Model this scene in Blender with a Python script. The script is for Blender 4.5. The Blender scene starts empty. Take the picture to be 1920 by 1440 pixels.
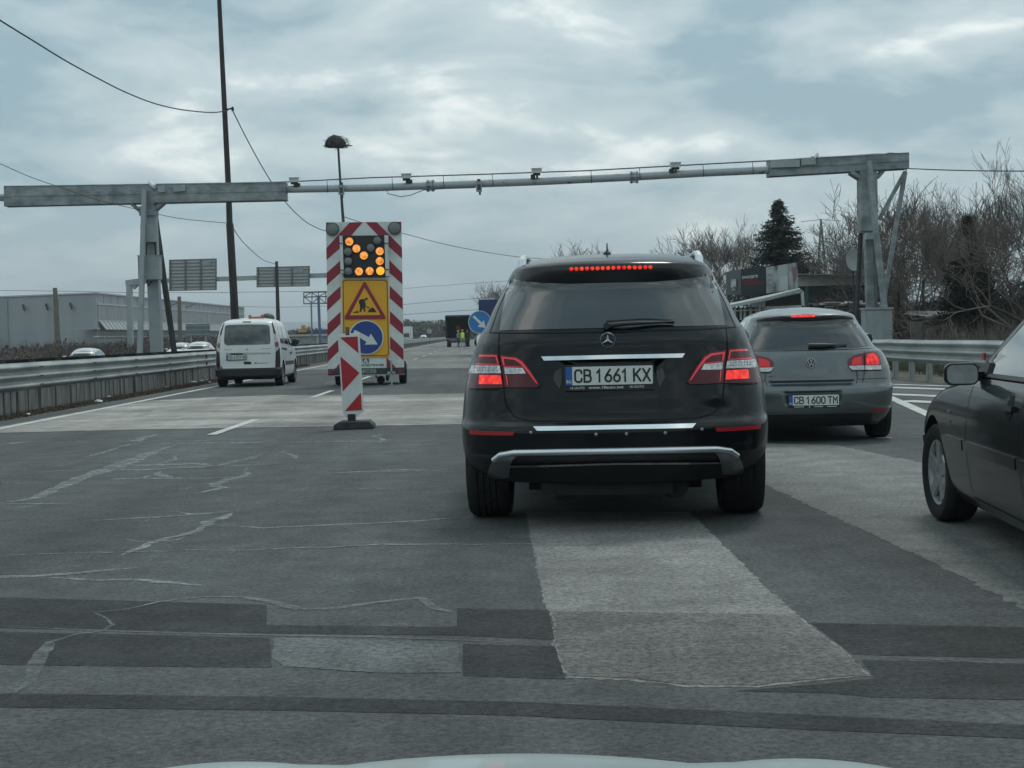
import bpy, bmesh, math, random
import numpy as np
from mathutils import Vector, Matrix, Euler
from mathutils.geometry import delaunay_2d_cdt
S = bpy.context.scene
HAZE = True
C = S.collection
R = math.radians
# ------------------------------------------------------------------ camera
F = 2900.0
CAMZ = 1.19
cam_d = bpy.data.cameras.new('camera')
cam = bpy.data.objects.new('camera', cam_d)
C.objects.link(cam)
cam_d.sensor_width = 36
cam_d.lens = F / 1920 * 36
cam_d.clip_start = 0.05
cam_d.clip_end = 20000
CM = Matrix.Rotation(R(-1.146), 4, 'Z') @ Matrix.Rotation(R(90 - 1.841), 4, 'X') @ Matrix.Rotation(R(-1.3), 4, 'Z')
cam.matrix_world = Matrix.Translation((0, 0, CAMZ)) @ CM
S.camera = cam
# ------------------------------------------------------------------ light
SUN_EL, SUN_AZ = 58, 25
world = bpy.data.worlds.new('World')
S.world = world
world.use_nodes = True
def build_world():
    nt = world.node_tree
    nt.nodes.clear()
    N = nt.nodes.new
    L = nt.links.new
    out = N('ShaderNodeOutputWorld')
    bg = N('ShaderNodeBackground')
    L(bg.outputs[0], out.inputs[0])
    sky = N('ShaderNodeTexSky')
    sky.sky_type = 'NISHITA'
    sky.sun_disc = False
    sky.sun_elevation = R(SUN_EL)
    sky.sun_rotation = R(SUN_AZ)
    sks = N('ShaderNodeVectorMath'); sks.operation = 'SCALE'; sks.inputs[3].default_value = 0.10
    L(sky.outputs[0], sks.inputs[0])
    tc = N('ShaderNodeTexCoord')
    sep = N('ShaderNodeSeparateXYZ')
    L(tc.outputs['Generated'], sep.inputs[0])
    def m(op, a, b=None, clamp=False):
        n = N('ShaderNodeMath'); n.operation = op; n.use_clamp = clamp
        for i, q in enumerate((a, b)):
            if q is None: continue
            if isinstance(q, (int, float)): n.inputs[i].default_value = q
            else: L(q, n.inputs[i])
        return n.outputs[0]
    z = m('MAXIMUM', sep.outputs[2], 0.0)
    zz = m('ADD', z, 0.24)
    cx = m('DIVIDE', sep.outputs[0], zz)
    cy = m('DIVIDE', sep.outputs[1], zz)
    cmb = N('ShaderNodeCombineXYZ')
    L(cx, cmb.inputs[0]); L(cy, cmb.inputs[1])
    def noise(scale, detail, rough, loc, dist=0.0, st=(1, 1, 1)):
        mp = N('ShaderNodeMapping'); mp.inputs['Location'].default_value = loc
        mp.inputs['Scale'].default_value = st
        L(cmb.outputs[0], mp.inputs[0])
        n = N('ShaderNodeTexNoise'); n.inputs['Scale'].default_value = scale
        n.inputs['Detail'].default_value = detail; n.inputs['Roughness'].default_value = rough
        n.inputs['Distortion'].default_value = dist
        L(mp.outputs[0], n.inputs[0])
        return n.outputs[0]
    a = noise(2.3, 8, 0.55, (33.2, 32.3, 0), 0.35)
    b = noise(0.85, 3, 0.5, (32.0, 7.7, 0))
    c = noise(6.5, 8, 0.6, (1.1, 9.2, 0), 0.3)
    t = m('ADD', m('MULTIPLY', a, 0.55), m('ADD', m('MULTIPLY', b, 0.33), m('MULTIPLY', c, 0.12)))
    rp = N('ShaderNodeValToRGB')
    L(t, rp.inputs[0])
    e = rp.color_ramp.elements
    e[0].position = 0.435; e[0].color = (0.235, 0.340, 0.385, 1)
    e[1].position = 0.59; e[1].color = (0.76, 0.80, 0.77, 1)
    q = rp.color_ramp.elements.new(0.47); q.color = (0.325, 0.420, 0.450, 1)
    q = rp.color_ramp.elements.new(0.54); q.color = (0.460, 0.540, 0.550, 1)
    # towards the horizon the layer closes up to an even pale grey
    hz = m('MULTIPLY', m('SUBTRACT', 0.13, z), 9.0, True)
    hz = m('MULTIPLY', hz, 0.55)
    mx = N('ShaderNodeMix'); mx.data_type = 'RGBA'
    L(hz, mx.inputs[0]); L(rp.outputs[0], mx.inputs[6]); mx.inputs[7].default_value = (0.370, 0.445, 0.460, 1)
    m2 = N('ShaderNodeMix'); m2.data_type = 'RGBA'
    m2.inputs[0].default_value = 0.93
    L(sks.outputs[0], m2.inputs[6]); L(mx.outputs[2], m2.inputs[7])
    # an overcast sky is brighter overhead than at the horizon
    st = m('ADD', m('MULTIPLY', m('SUBTRACT', z, 0.30, True), 0.70), 1.40)
    L(m2.outputs[2], bg.inputs[0]); L(st, bg.inputs[1])
build_world()
sd = bpy.data.lights.new('sun', 'SUN')
sd.energy = 1.1
sd.angle = R(14)
sd.color = (1.0, 0.965, 0.92)
sun = bpy.data.objects.new('sun', sd)
C.objects.link(sun)
sun.rotation_euler = (R(90 - SUN_EL), 0, R(180 - SUN_AZ))
S.view_settings.view_transform = 'Standard'
S.view_settings.look = 'None'
S.view_settings.exposure = 0.0
S.view_settings.gamma = 1.0
S.render.film_transparent = False
try:
    S.cycles.max_bounces = 6; S.cycles.transparent_max_bounces = 12
    S.cycles.volume_bounces = 0
    S.cycles.use_denoising = True
except Exception: pass
# ------------------------------------------------------------------ helpers
CM3 = CM.to_3x3()
def ray(px, py):
    return CM3 @ Vector(((px - 960) / F, (720 - py) / F, -1))
def P(px, py, Y):
    d = ray(px, py)
    return Vector((0, 0, CAMZ)) + d * (Y / d.y)
def G(px, py, z=0.0):
    d = ray(px, py)
    return Vector((0, 0, CAMZ)) + d * ((z - CAMZ) / d.z)
def pchip(tab):
    xs = np.array([t[0] for t in tab], float); ys = np.array([t[1] for t in tab], float)
    h = np.diff(xs); d = np.diff(ys) / h
    mm = np.zeros(len(xs))
    for i in range(1, len(xs) - 1):
        if d[i-1] * d[i] > 0:
            w1 = 2 * h[i] + h[i-1]; w2 = h[i] + 2 * h[i-1]
            mm[i] = (w1 + w2) / (w1 / d[i-1] + w2 / d[i])
    mm[0] = d[0]; mm[-1] = d[-1]
    def f(x):
        if x <= xs[0]: return float(ys[0])
        if x >= xs[-1]: return float(ys[-1])
        i = int(np.searchsorted(xs, x) - 1)
        t = (x - xs[i]) / h[i]
        return float(ys[i] * (2*t**3 - 3*t*t + 1) + h[i]*mm[i]*(t**3 - 2*t*t + t) + ys[i+1]*(3*t*t - 2*t**3) + h[i]*mm[i+1]*(t**3 - t*t))
    return f
def sstep(a, b, x):
    t = min(1, max(0, (x - a) / (b - a))); return t*t*(3 - 2*t)
def tag(o, label, cat=None, group=None, kind=None):
    if label: o['label'] = label
    if cat: o['category'] = cat
    if group: o['group'] = group
    if kind: o['kind'] = kind
    return o
def empty(name, label, cat, loc=(0, 0, 0), rz=0, group=None):
    o = bpy.data.objects.new(name, None); C.objects.link(o)
    o.location = loc; o.rotation_euler = (0, 0, rz)
    o.empty_display_size = 0.2
    return tag(o, label, cat, group)
class MB:
    def __init__(s): s.v = []; s.f = []; s.m = []
    def add(s, vs, fs, mi=0):
        k = len(s.v)
        s.v += [tuple(v) for v in vs]
        for f in fs: s.f.append([i + k for i in f]); s.m.append(mi)
        return s
    def box(s, c, d, mi=0, rot=None):
        x, y, z = d[0] / 2, d[1] / 2, d[2] / 2
        vs = [Vector((a*x, b*y, e*z)) for a in (-1, 1) for b in (-1, 1) for e in (-1, 1)]
        if rot is not None:
            Mx = rot if isinstance(rot, Matrix) else Euler(rot).to_matrix()
            vs = [Mx @ v for v in vs]
        vs = [v + Vector(c) for v in vs]
        return s.add(vs, [(0, 1, 3, 2), (4, 6, 7, 5), (0, 4, 5, 1), (2, 3, 7, 6), (0, 2, 6, 4), (1, 5, 7, 3)], mi)
    def bx(s, x0, x1, y0, y1, z0, z1, mi=0):
        return s.box(((x0+x1)/2, (y0+y1)/2, (z0+z1)/2), (x1-x0, y1-y0, z1-z0), mi)
    def beam(s, a, b, w, h, mi=0, up=(0, 0, 1)):
        a = Vector(a); b = Vector(b); d = (b - a); L = d.length; d.normalize()
        u = Vector(up); r = d.cross(u)
        if r.length < 1e-4: r = d.cross(Vector((1, 0, 0)))
        r.normalize(); u = r.cross(d)
        vs = []
        for p in (a, b):
            for i, j in ((-1, -1), (1, -1), (1, 1), (-1, 1)):
                vs.append(p + r * (i * w / 2) + u * (j * h / 2))
        return s.add(vs, [(0, 1, 2, 3), (7, 6, 5, 4), (0, 4, 5, 1), (1, 5, 6, 2), (2, 6, 7, 3), (3, 7, 4, 0)], mi)
    def tube(s, pts, rad, n=8, mi=0, cap=True):
        pts = [Vector(p) for p in pts]
        if not isinstance(rad, (list, tuple)): rad = [rad] * len(pts)
        k = len(s.v); prev = None
        for i, p in enumerate(pts):
            d = (pts[min(i+1, len(pts)-1)] - pts[max(i-1, 0)])
            if d.length < 1e-9: d = Vector((0, 0, 1))
            d.normalize()
            if prev is None:
                r = d.cross(Vector((0, 0, 1)))
                if r.length < 1e-3: r = d.cross(Vector((0, 1, 0)))
            else: r = prev - d * prev.dot(d)
            r.normalize(); prev = r; u = d.cross(r)
            for j in range(n):
                a = 2 * math.pi * j / n
                s.v.append(tuple(p + (r * math.cos(a) + u * math.sin(a)) * rad[i]))
        for i in range(len(pts) - 1):
            for j in range(n):
                a = k + i*n + j; b = k + i*n + (j+1) % n
                s.f.append([a, b, b + n, a + n]); s.m.append(mi)
        if cap and n > 2:
            s.f.append([k + j for j in range(n)][::-1]); s.m.append(mi)
            s.f.append([k + (len(pts)-1)*n + j for j in range(n)]); s.m.append(mi)
        return s
    def lathe(s, prof, c, ax=(0, 0, 1), n=24, mi=0):
        ax = Vector(ax).normalized(); r = ax.cross(Vector((0, 0, 1)))
        if r.length < 1e-3: r = Vector((1, 0, 0))
        r.normalize(); u = ax.cross(r); c = Vector(c); k = len(s.v)
        for (rr, h) in prof:
            for j in range(n):
                a = 2 * math.pi * j / n
                s.v.append(tuple(c + ax * h + (r * math.cos(a) + u * math.sin(a)) * max(rr, 1e-5)))
        for i in range(len(prof) - 1):
            for j in range(n):
                a = k + i*n + j; b = k + i*n + (j+1) % n
                s.f.append([a, b, b + n, a + n]); s.m.append(mi)
        return s
    def prism(s, poly, fn, t0, t1, mi=0):
        """poly 2D; fn(u, v, t) -> 3D"""
        n = len(poly)
        vs = [fn(u, v, t0) for u, v in poly] + [fn(u, v, t1) for u, v in poly]
        fs = [list(range(n)), list(range(2*n - 1, n - 1, -1))] + [[i, (i+1) % n, n + (i+1) % n, n + i] for i in range(n)]
        return s.add(vs, fs, mi)
    def build(s, name, mats, parent=None, smooth=True, angle=35, bevel=0, norm=True):
        me = bpy.data.meshes.new(name)
        me.from_pydata(s.v, [], s.f)
        if not isinstance(mats, (list, tuple)): mats = [mats]
        for mt in mats: me.materials.append(mt)
        me.polygons.foreach_set('material_index', s.m)
        if norm:
            bm = bmesh.new(); bm.from_mesh(me)
            bmesh.ops.recalc_face_normals(bm, faces=bm.faces)
            bm.to_mesh(me); bm.free()
        if smooth:
            me.polygons.foreach_set('use_smooth', [True] * len(me.polygons))
            me.set_sharp_from_angle(angle=R(angle))
        me.update()
        o = bpy.data.objects.new(name, me); C.objects.link(o)
        if parent is not None: o.parent = parent
        if bevel:
            b = o.modifiers.new('bevel', 'BEVEL'); b.width = bevel; b.segments = 2; b.limit_method = 'ANGLE'; b.angle_limit = R(40)
        return o
# ------------------------------------------------------------------ materials
MATS = {}
def mat(name, col=(0.5, 0.5, 0.5), rough=0.5, metal=0.0, coat=0.0, em=None, es=1.0, var=0.0, scale=4.0, bump=0.0, bscale=40.0, col2=None, spec=None, stretch=(1, 1, 1), contrast=(0.35, 0.65), rvar=0.0, coord='Object', detail=5, trans=0, alpha=1, dust=0):
    if name in MATS: return MATS[name]
    mt = bpy.data.materials.new(name); mt.use_nodes = True
    nt = mt.node_tree; b = nt.nodes['Principled BSDF']; N = nt.nodes.new; L = nt.links.new
    b.inputs['Base Color'].default_value = (*col, 1); b.inputs['Roughness'].default_value = rough
    b.inputs['Metallic'].default_value = metal; b.inputs['Coat Weight'].default_value = coat
    b.inputs['Coat Roughness'].default_value = 0.04
    if spec is not None: b.inputs['Specular IOR Level'].default_value = spec
    if trans: b.inputs['Transmission Weight'].default_value = trans
    if alpha < 1: b.inputs['Alpha'].default_value = alpha
    if em: b.inputs['Emission Color'].default_value = (*em, 1); b.inputs['Emission Strength'].default_value = es
    tc = N('ShaderNodeTexCoord'); mp = N('ShaderNodeMapping'); mp.inputs['Scale'].default_value = stretch
    L(tc.outputs[coord], mp.inputs[0])
    if var or col2:
        n = N('ShaderNodeTexNoise'); n.inputs['Scale'].default_value = scale; n.inputs['Detail'].default_value = detail
        n.inputs['Roughness'].default_value = 0.6
        L(mp.outputs[0], n.inputs[0])
        rp = N('ShaderNodeValToRGB'); L(n.outputs[0], rp.inputs[0])
        rp.color_ramp.elements[0].position = contrast[0]; rp.color_ramp.elements[1].position = contrast[1]
        c2 = col2 or tuple(c * (1 + var) for c in col)
        c1 = col if col2 else tuple(c * (1 - var) for c in col)
        rp.color_ramp.elements[0].color = (*c1, 1); rp.color_ramp.elements[1].color = (*c2, 1)
        L(rp.outputs[0], b.inputs['Base Color'])
        if rvar:
            mr = N('ShaderNodeMapRange'); mr.inputs[3].default_value = max(0, rough - rvar); mr.inputs[4].default_value = min(1, rough + rvar)
            L(n.outputs[0], mr.inputs[0]); L(mr.outputs[0], b.inputs['Roughness'])
    if bump:
        n2 = N('ShaderNodeTexNoise'); n2.inputs['Scale'].default_value = bscale; n2.inputs['Detail'].default_value = 3
        L(mp.outputs[0], n2.inputs[0])
        bp = N('ShaderNodeBump'); bp.inputs['Strength'].default_value = bump; bp.inputs['Distance'].default_value = 0.02
        L(n2.outputs[0], bp.inputs['Height']); L(bp.outputs[0], b.inputs['Normal'])
    if dust:  # road film: grows towards the ground, broken up by noise
        sp = N('ShaderNodeSeparateXYZ'); L(tc.outputs['Object'], sp.inputs[0])
        mz = N('ShaderNodeMapRange'); mz.inputs[1].default_value = 0.95; mz.inputs[2].default_value = 0.15; mz.inputs[3].default_value = 0.02; mz.inputs[4].default_value = dust
        L(sp.outputs[2], mz.inputs[0])
        nd = N('ShaderNodeTexNoise'); nd.inputs['Scale'].default_value = 5; nd.inputs['Detail'].default_value = 9; nd.inputs['Roughness'].default_value = .7; L(tc.outputs['Object'], nd.inputs[0])
        mm = N('ShaderNodeMath'); mm.operation = 'MULTIPLY'; L(mz.outputs[0], mm.inputs[0]); L(nd.outputs[0], mm.inputs[1])
        mx = N('ShaderNodeMix'); mx.data_type = 'RGBA'; L(mm.outputs[0], mx.inputs[0]); src = b.inputs['Base Color'].links[0].from_socket; L(src, mx.inputs[6]); mx.inputs[7].default_value = (.055, .053, .048, 1); L(mx.outputs[2], b.inputs['Base Color'])
        cr_ = N('ShaderNodeMapRange'); cr_.inputs[3].default_value = 0.03; cr_.inputs[4].default_value = 0.12; L(nd.outputs[0], cr_.inputs[0]); L(cr_.outputs[0], b.inputs['Coat Roughness'])
    MATS[name] = mt
    return mt
def asphalt(name, dark, light, big=0.5, spk=0.6, tint=(1, 1, 1), stretch=(1, 0.35, 1), rough=0.85, lo=0.36, hi=0.64, alpha=None):
    """aggregate speckle over slow wear patches"""
    mt = bpy.data.materials.new(name); mt.use_nodes = True
    nt = mt.node_tree; b = nt.nodes['Principled BSDF']; N = nt.nodes.new; L = nt.links.new
    tc = N('ShaderNodeTexCoord'); mp = N('ShaderNodeMapping'); mp.inputs['Scale'].default_value = stretch
    L(tc.outputs['Object'], mp.inputs[0])
    n1 = N('ShaderNodeTexNoise'); n1.inputs['Scale'].default_value = big; n1.inputs['Detail'].default_value = 8; n1.inputs['Roughness'].default_value = 0.65
    L(mp.outputs[0], n1.inputs[0])
    rp = N('ShaderNodeValToRGB'); L(n1.outputs[0], rp.inputs[0])
    rp.color_ramp.elements[0].position = lo; rp.color_ramp.elements[1].position = hi
    rp.color_ramp.elements[0].color = (*[dark * t for t in tint], 1); rp.color_ramp.elements[1].color = (*[light * t for t in tint], 1)
    n2 = N('ShaderNodeTexNoise'); n2.inputs['Scale'].default_value = 34; n2.inputs['Detail'].default_value = 7; n2.inputs['Roughness'].default_value = 0.92
    L(tc.outputs['Object'], n2.inputs[0])
    n3 = N('ShaderNodeTexVoronoi'); n3.inputs['Scale'].default_value = 55
    L(tc.outputs['Object'], n3.inputs[0])
    mr = N('ShaderNodeMapRange'); mr.inputs[1].default_value = 0.40; mr.inputs[2].default_value = 0.60; mr.inputs[3].default_value = 1 - spk; mr.inputs[4].default_value = 1 + spk
    L(n2.outputs[0], mr.inputs[0])
    mp5 = N('ShaderNodeMapping'); mp5.inputs['Scale'].default_value = (1.1, .05, 1); L(tc.outputs['Object'], mp5.inputs[0])
    n5 = N('ShaderNodeTexNoise'); n5.inputs['Scale'].default_value = 1.0; n5.inputs['Detail'].default_value = 4; L(mp5.outputs[0], n5.inputs[0])
    m5 = N('ShaderNodeMapRange'); m5.inputs[1].default_value = .35; m5.inputs[2].default_value = .65; m5.inputs[3].default_value = .84; m5.inputs[4].default_value = 1.16; L(n5.outputs[0], m5.inputs[0])
    n6 = N('ShaderNodeTexNoise'); n6.inputs['Scale'].default_value = 3.2; n6.inputs['Detail'].default_value = 8; n6.inputs['Roughness'].default_value = .7; L(tc.outputs['Object'], n6.inputs[0])
    m6 = N('ShaderNodeMapRange'); m6.inputs[1].default_value = .32; m6.inputs[2].default_value = .66; m6.inputs[3].default_value = .74; m6.inputs[4].default_value = 1.24; L(n6.outputs[0], m6.inputs[0])
    m7 = N('ShaderNodeMath'); m7.operation = 'MULTIPLY'; L(m5.outputs[0], m7.inputs[0]); L(m6.outputs[0], m7.inputs[1])
    m8 = N('ShaderNodeMath'); m8.operation = 'MULTIPLY'; L(m7.outputs[0], m8.inputs[0]); L(mr.outputs[0], m8.inputs[1])
    sc = N('ShaderNodeVectorMath'); sc.operation = 'SCALE'
    L(rp.outputs[0], sc.inputs[0]); L(m8.outputs[0], sc.inputs[3])
    L(sc.outputs[0], b.inputs['Base Color'])
    b.inputs['Roughness'].default_value = rough
    b.inputs['Specular IOR Level'].default_value = 0.25
    bp = N('ShaderNodeBump'); bp.inputs['Strength'].default_value = 0.5; bp.inputs['Distance'].default_value = 0.006
    ad = N('ShaderNodeMath'); ad.operation = 'ADD'; L(n2.outputs[0], ad.inputs[0]); L(n3.outputs[0], ad.inputs[1])
    L(ad.outputs[0], bp.inputs['Height']); L(bp.outputs[0], b.inputs['Normal'])
    if alpha:
        n4 = N('ShaderNodeTexNoise'); n4.inputs['Scale'].default_value = alpha[2]; n4.inputs['Detail'].default_value = 7; n4.inputs['Roughness'].default_value = 0.75
        L(tc.outputs['Object'], n4.inputs[0]); m4 = N('ShaderNodeMapRange'); m4.inputs[1].default_value = .38; m4.inputs[2].default_value = .60
        m4.inputs[3].default_value = alpha[0]; m4.inputs[4].default_value = alpha[1]; L(n4.outputs[0], m4.inputs[0])
        at = N('ShaderNodeAttribute'); at.attribute_name = 'edge'; ma = N('ShaderNodeMath'); ma.operation = 'MULTIPLY'
        if name.startswith('dark'): L(m4.outputs[0], ma.inputs[0]); L(at.outputs['Fac'], ma.inputs[1]); L(ma.outputs[0], b.inputs['Alpha'])
        else: L(m4.outputs[0], b.inputs['Alpha'])
    return mt
black_paint = mat('black_paint', (0.002, 0.004, 0.006), 0.30, 0.0, 0.5, var=0.3, scale=3, spec=0.08, dust=.3)
green_paint = mat('green_black_paint', (0.002, 0.006, 0.007), 0.3, 0.0, 0.55, var=0.3, scale=3, spec=0.03, dust=.10)
grey_paint = mat('grey_paint', (0.125, 0.143, 0.15), 0.36, 0.75, 0.8, var=0.10, scale=2, dust=.5)
white_paint = mat('white_paint', (0.62, 0.64, 0.63), 0.35, 0.0, 0.5, var=0.04, scale=2)
dull_white = mat('dull_white', (0.55, 0.57, 0.56), 0.6, var=0.08, scale=3)
glass_dark = mat('dark_glass', (0.004, 0.006, 0.007), 0.03, 0.0, 1.0, spec=0.5, col2=(.016, .020, .022), scale=2.4, contrast=(.45, .70), detail=3)
glass_car = mat('tinted_glass', (0.015, 0.02, 0.022), 0.04, 0.0, 1.0, spec=0.8)
chrome = mat('chrome', (0.72, 0.76, 0.78), 0.12, 1.0)
satin = mat('satin_metal', (0.30, 0.33, 0.34), 0.4, 0.9)
rubber = mat('rubber', (0.012, 0.013, 0.014), 0.8, bump=0.3, bscale=60, var=0.3, scale=20)
plastic = mat('black_plastic', (0.012, 0.013, 0.015), 0.5, var=0.2, scale=8)
greyplastic = mat('grey_plastic', (0.035, 0.04, 0.043), 0.55, var=0.15, scale=6)
gap = mat('panel_gap', (0.002, 0.002, 0.002), 0.9)
red_dark = mat('dark_red_lens', (0.085, 0.006, 0.014), 0.2, 0, 0.25, spec=.3)
red_mid = mat('red_lens', (0.52, 0.02, 0.035), 0.2, 0, 0.3, em=(.60, .03, .045), es=.35)
clear_lens = mat('clear_lens', (0.48, 0.48, 0.48), 0.12, 0.5, 1.0, var=0.35, scale=60)
def lit_mat(name, c1, c2, es, scale):
    mt = bpy.data.materials.new(name); mt.use_nodes = True
    nt = mt.node_tree; b = nt.nodes['Principled BSDF']; N = nt.nodes.new; L = nt.links.new
    b.inputs['Base Color'].default_value = (0.3, 0.01, 0.01, 1); b.inputs['Roughness'].default_value = 0.2
    tc = N('ShaderNodeTexCoord'); v = N('ShaderNodeTexVoronoi'); v.inputs['Scale'].default_value = scale
    L(tc.outputs['Object'], v.inputs[0]); rp = N('ShaderNodeValToRGB'); L(v.outputs[0], rp.inputs[0])
    rp.color_ramp.elements[0].color = (*c1, 1); rp.color_ramp.elements[1].color = (*c2, 1); rp.color_ramp.elements[1].position = 0.8
    L(rp.outputs[0], b.inputs['Emission Color']); b.inputs['Emission Strength'].default_value = es
    return mt
red_lit = lit_mat('lit_red', (1.0, 0.10, 0.03), (0.62, 0.0, 0.012), 1.0, 28)
amber_lit = lit_mat('lit_amber', (1.0, 0.60, 0.15), (0.66, 0.17, 0.012), 1.05, 24)
amber_hot = lit_mat('lit_amber_bright', (1.0, 0.40, 0.02), (1.0, 0.50, 0.03), 1.1, 20)
lamp_off = mat('unlit_lamp', (0.15, 0.165, 0.16), 0.35, var=0.3, scale=60)
steel = mat('galvanised_steel', (0.25, 0.29, 0.30), 0.5, 0.25, col2=(0.36, 0.40, 0.40), scale=1.3, stretch=(1, 1, 0.4), bump=0.05, rvar=0.1)
rail_steel = mat('rail_steel', (0.19, 0.21, 0.205), 0.45, 0.3, col2=(0.38, 0.405, 0.395), scale=1.3, stretch=(1, 0.6, 2), rvar=0.12, detail=9)
dark_steel = mat('dark_steel', (0.045, 0.05, 0.052), 0.7, 0.2, var=0.4, scale=3)
gantry_paint = mat('gantry_paint', (0.13, 0.16, 0.17), 0.55, 0.1, col2=(0.30, 0.335, 0.335), scale=1.9, stretch=(1, 1, 1.6), contrast=(0.36, 0.66), detail=10)
gantry_dark = mat('gantry_shadow_paint', (0.105, 0.125, 0.13), 0.6, 0.1, var=0.25, scale=2)
pipe_mat = mat('rust_spotted_pipe', (0.33, 0.37, 0.375), 0.5, 0.1, col2=(0.085, 0.06, 0.045), scale=2.6, contrast=(0.60, 0.66), stretch=(1, 2, 2), detail=8)
box_grey = mat('cabinet_grey', (0.25, 0.285, 0.295), 0.5, var=0.10, scale=1.5)
wood_pole = mat('dark_pole', (0.040, 0.036, 0.034), 0.85, var=0.4, scale=2, stretch=(8, 8, 0.5), bump=0.3, bscale=8)
conc_pole = mat('stained_concrete_pole', (0.20, 0.19, 0.165), 0.9, col2=(0.14, 0.115, 0.09), scale=1.0)
concrete = mat('stained_concrete', (0.085, 0.088, 0.082), 0.9, col2=(0.20, 0.205, 0.195), scale=1.7, stretch=(1, 3.0, 0.6), bump=0.4, bscale=12, detail=9, contrast=(0.38, 0.68))
sign_red = mat('reflective_red', (0.24, 0.012, 0.03), 0.45)
sign_red2 = mat('bright_reflective_red', (0.36, 0.012, 0.022), 0.4)
sign_white = mat('reflective_white', (0.46, 0.49, 0.475), 0.5, col2=(.62, .65, .63), scale=2.2, detail=9, contrast=(.3, .55))
sign_yellow = mat('sign_yellow', (0.72, 0.36, 0.015), 0.45)
sign_black = mat('sign_black', (0.012, 0.014, 0.016), 0.5)
sign_blue = mat('sign_blue', (0.012, 0.045, 0.22), 0.4)
sign_blue2 = mat('sign_light_blue', (0.02, 0.16, 0.42), 0.4)
plate_white = mat('plate_white', (0.60, 0.64, 0.61), 0.4)
plate_blue = mat('plate_blue', (0.02, 0.09, 0.35), 0.4)
green_ink = mat('green_ink', (0.02, 0.09, 0.06), 0.5)
paint_mark = mat('worn_road_paint', (0.36, 0.365, 0.33), 0.7, col2=(0.56, 0.57, 0.53), scale=2.0, detail=9)
# ------------------------------------------------------------------ text
def text_geo(s, w, h=None, bold=0.0, spacing=1.0):
    cu = bpy.data.curves.new('t', 'FONT'); cu.body = s; cu.size = 1; cu.offset = bold; cu.space_character = spacing
    cu.resolution_u = 3
    o = bpy.data.objects.new('t', cu); C.objects.link(o)
    dg = bpy.context.evaluated_depsgraph_get()
    me = bpy.data.meshes.new_from_object(o.evaluated_get(dg))
    vs = np.array([v.co[:2] for v in me.vertices]); fs = [list(p.vertices) for p in me.polygons]
    bpy.data.objects.remove(o); bpy.data.curves.remove(cu); bpy.data.meshes.remove(me)
    mn, mx = vs.min(0), vs.max(0); sx = w / (mx[0] - mn[0]); sz = sx if h is None else h / (mx[1] - mn[1])
    vs = (vs - (mn + mx) / 2) * (sx, sz)
    return vs, fs
GL = {
 'C': [[(1, 1.5), (.96, 1.8), (.75, 2), (.3, 2), (.05, 1.78), (0, 1.5), (0, .5), (.05, .22), (.3, 0), (.75, 0), (.96, .2), (1, .5)]],
 'B': [[(0, 0), (0, 2)], [(0, 2), (.6, 2), (.86, 1.85), (.9, 1.55), (.86, 1.25), (.62, 1.08), (0, 1.08)], [(.55, 1.08), (.9, .95), (1, .6), (.95, .2), (.68, 0), (0, 0)]],
 '1': [[(.1, 1.55), (.55, 2), (.55, 0)]],
 '6': [[(.8, 2), (.35, 1.35), (.08, .85), (0, .5), (.1, .18), (.38, 0), (.65, 0), (.92, .18), (1, .55), (.9, .95), (.62, 1.12), (.35, 1.08), (.08, .85)]],
 '0': [[(.5, 2), (.2, 1.92), (.02, 1.6), (0, 1.2), (0, .8), (.02, .4), (.2, .08), (.5, 0), (.8, .08), (.98, .4), (1, .8), (1, 1.2), (.98, 1.6), (.8, 1.92), (.5, 2)]],
 'K': [[(0, 0), (0, 2)], [(.95, 2), (.05, .85)], [(.32, 1.2), (1, 0)]],
 'X': [[(0, 0), (1, 2)], [(0, 2), (1, 0)]],
 'T': [[(0, 2), (1, 2)], [(.5, 2), (.5, 0)]],
 'M': [[(0, 0), (0, 2), (.5, .9), (1, 2), (1, 0)]],
 'H': [[(0, 0), (0, 2)], [(1, 0), (1, 2)], [(0, 1.05), (1, 1.05)]],
 '4': [[(.6, 2), (0, .55), (1, .55)], [(.72, 1.1), (.72, 0)]],
 '7': [[(0, 2), (1, 2), (.35, 0)]],
}
def plate_text(mb, s, x0, x1, zc, h, y, th=.16):
    n = len(s); cw = (x1 - x0) / n; gw = cw * .70; lay = 0
    for i, ch in enumerate(s):
        for st in GL[ch]:
            pts = [Vector((x0 + cw*(i + .15) + p[0]*gw*(.8 if ch == '1' else 1), zc - h/2 + p[1]/2*h)) for p in st]; hw = h*th/2; L_ = []; Rr = []
            for k, q in enumerate(pts):
                d0 = (q - pts[k-1]).normalized() if k else (pts[1] - q).normalized(); d1 = (pts[k+1] - q).normalized() if k < len(pts)-1 else d0
                nn = Vector((-(d0 + d1).y, (d0 + d1).x)); nn = nn.normalized() if nn.length > 1e-6 else Vector((-d0.y, d0.x)); c = max(.45, nn.dot(Vector((-d0.y, d0.x))))
                e = q - (d0*hw if k == 0 else Vector((0, 0))) + (d0*hw if k == len(pts)-1 else Vector((0, 0)))
                L_.append(e + nn*hw/c); Rr.append(e - nn*hw/c)
            yy = y - .0002*lay; lay = (lay + 1) % 3; m_ = len(pts)
            mb.add([(a.x, yy, a.y) for a in L_] + [(a.x, yy, a.y) for a in Rr], [(k, k+1, m_+k+1, m_+k) for k in range(m_-1)])
def add_text(mb, s, c, w, h=None, mi=0, bold=0.0, spacing=1.0, fn=None):
    """text in the local xz plane facing -y, centred on c"""
    vs, fs = text_geo(s, w, h, bold, spacing)
    if fn is None: pts = [(c[0] + x, c[1], c[2] + z) for x, z in vs]
    else: pts = [fn(x, z) for x, z in vs]
    mb.add(pts, fs, mi)
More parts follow.
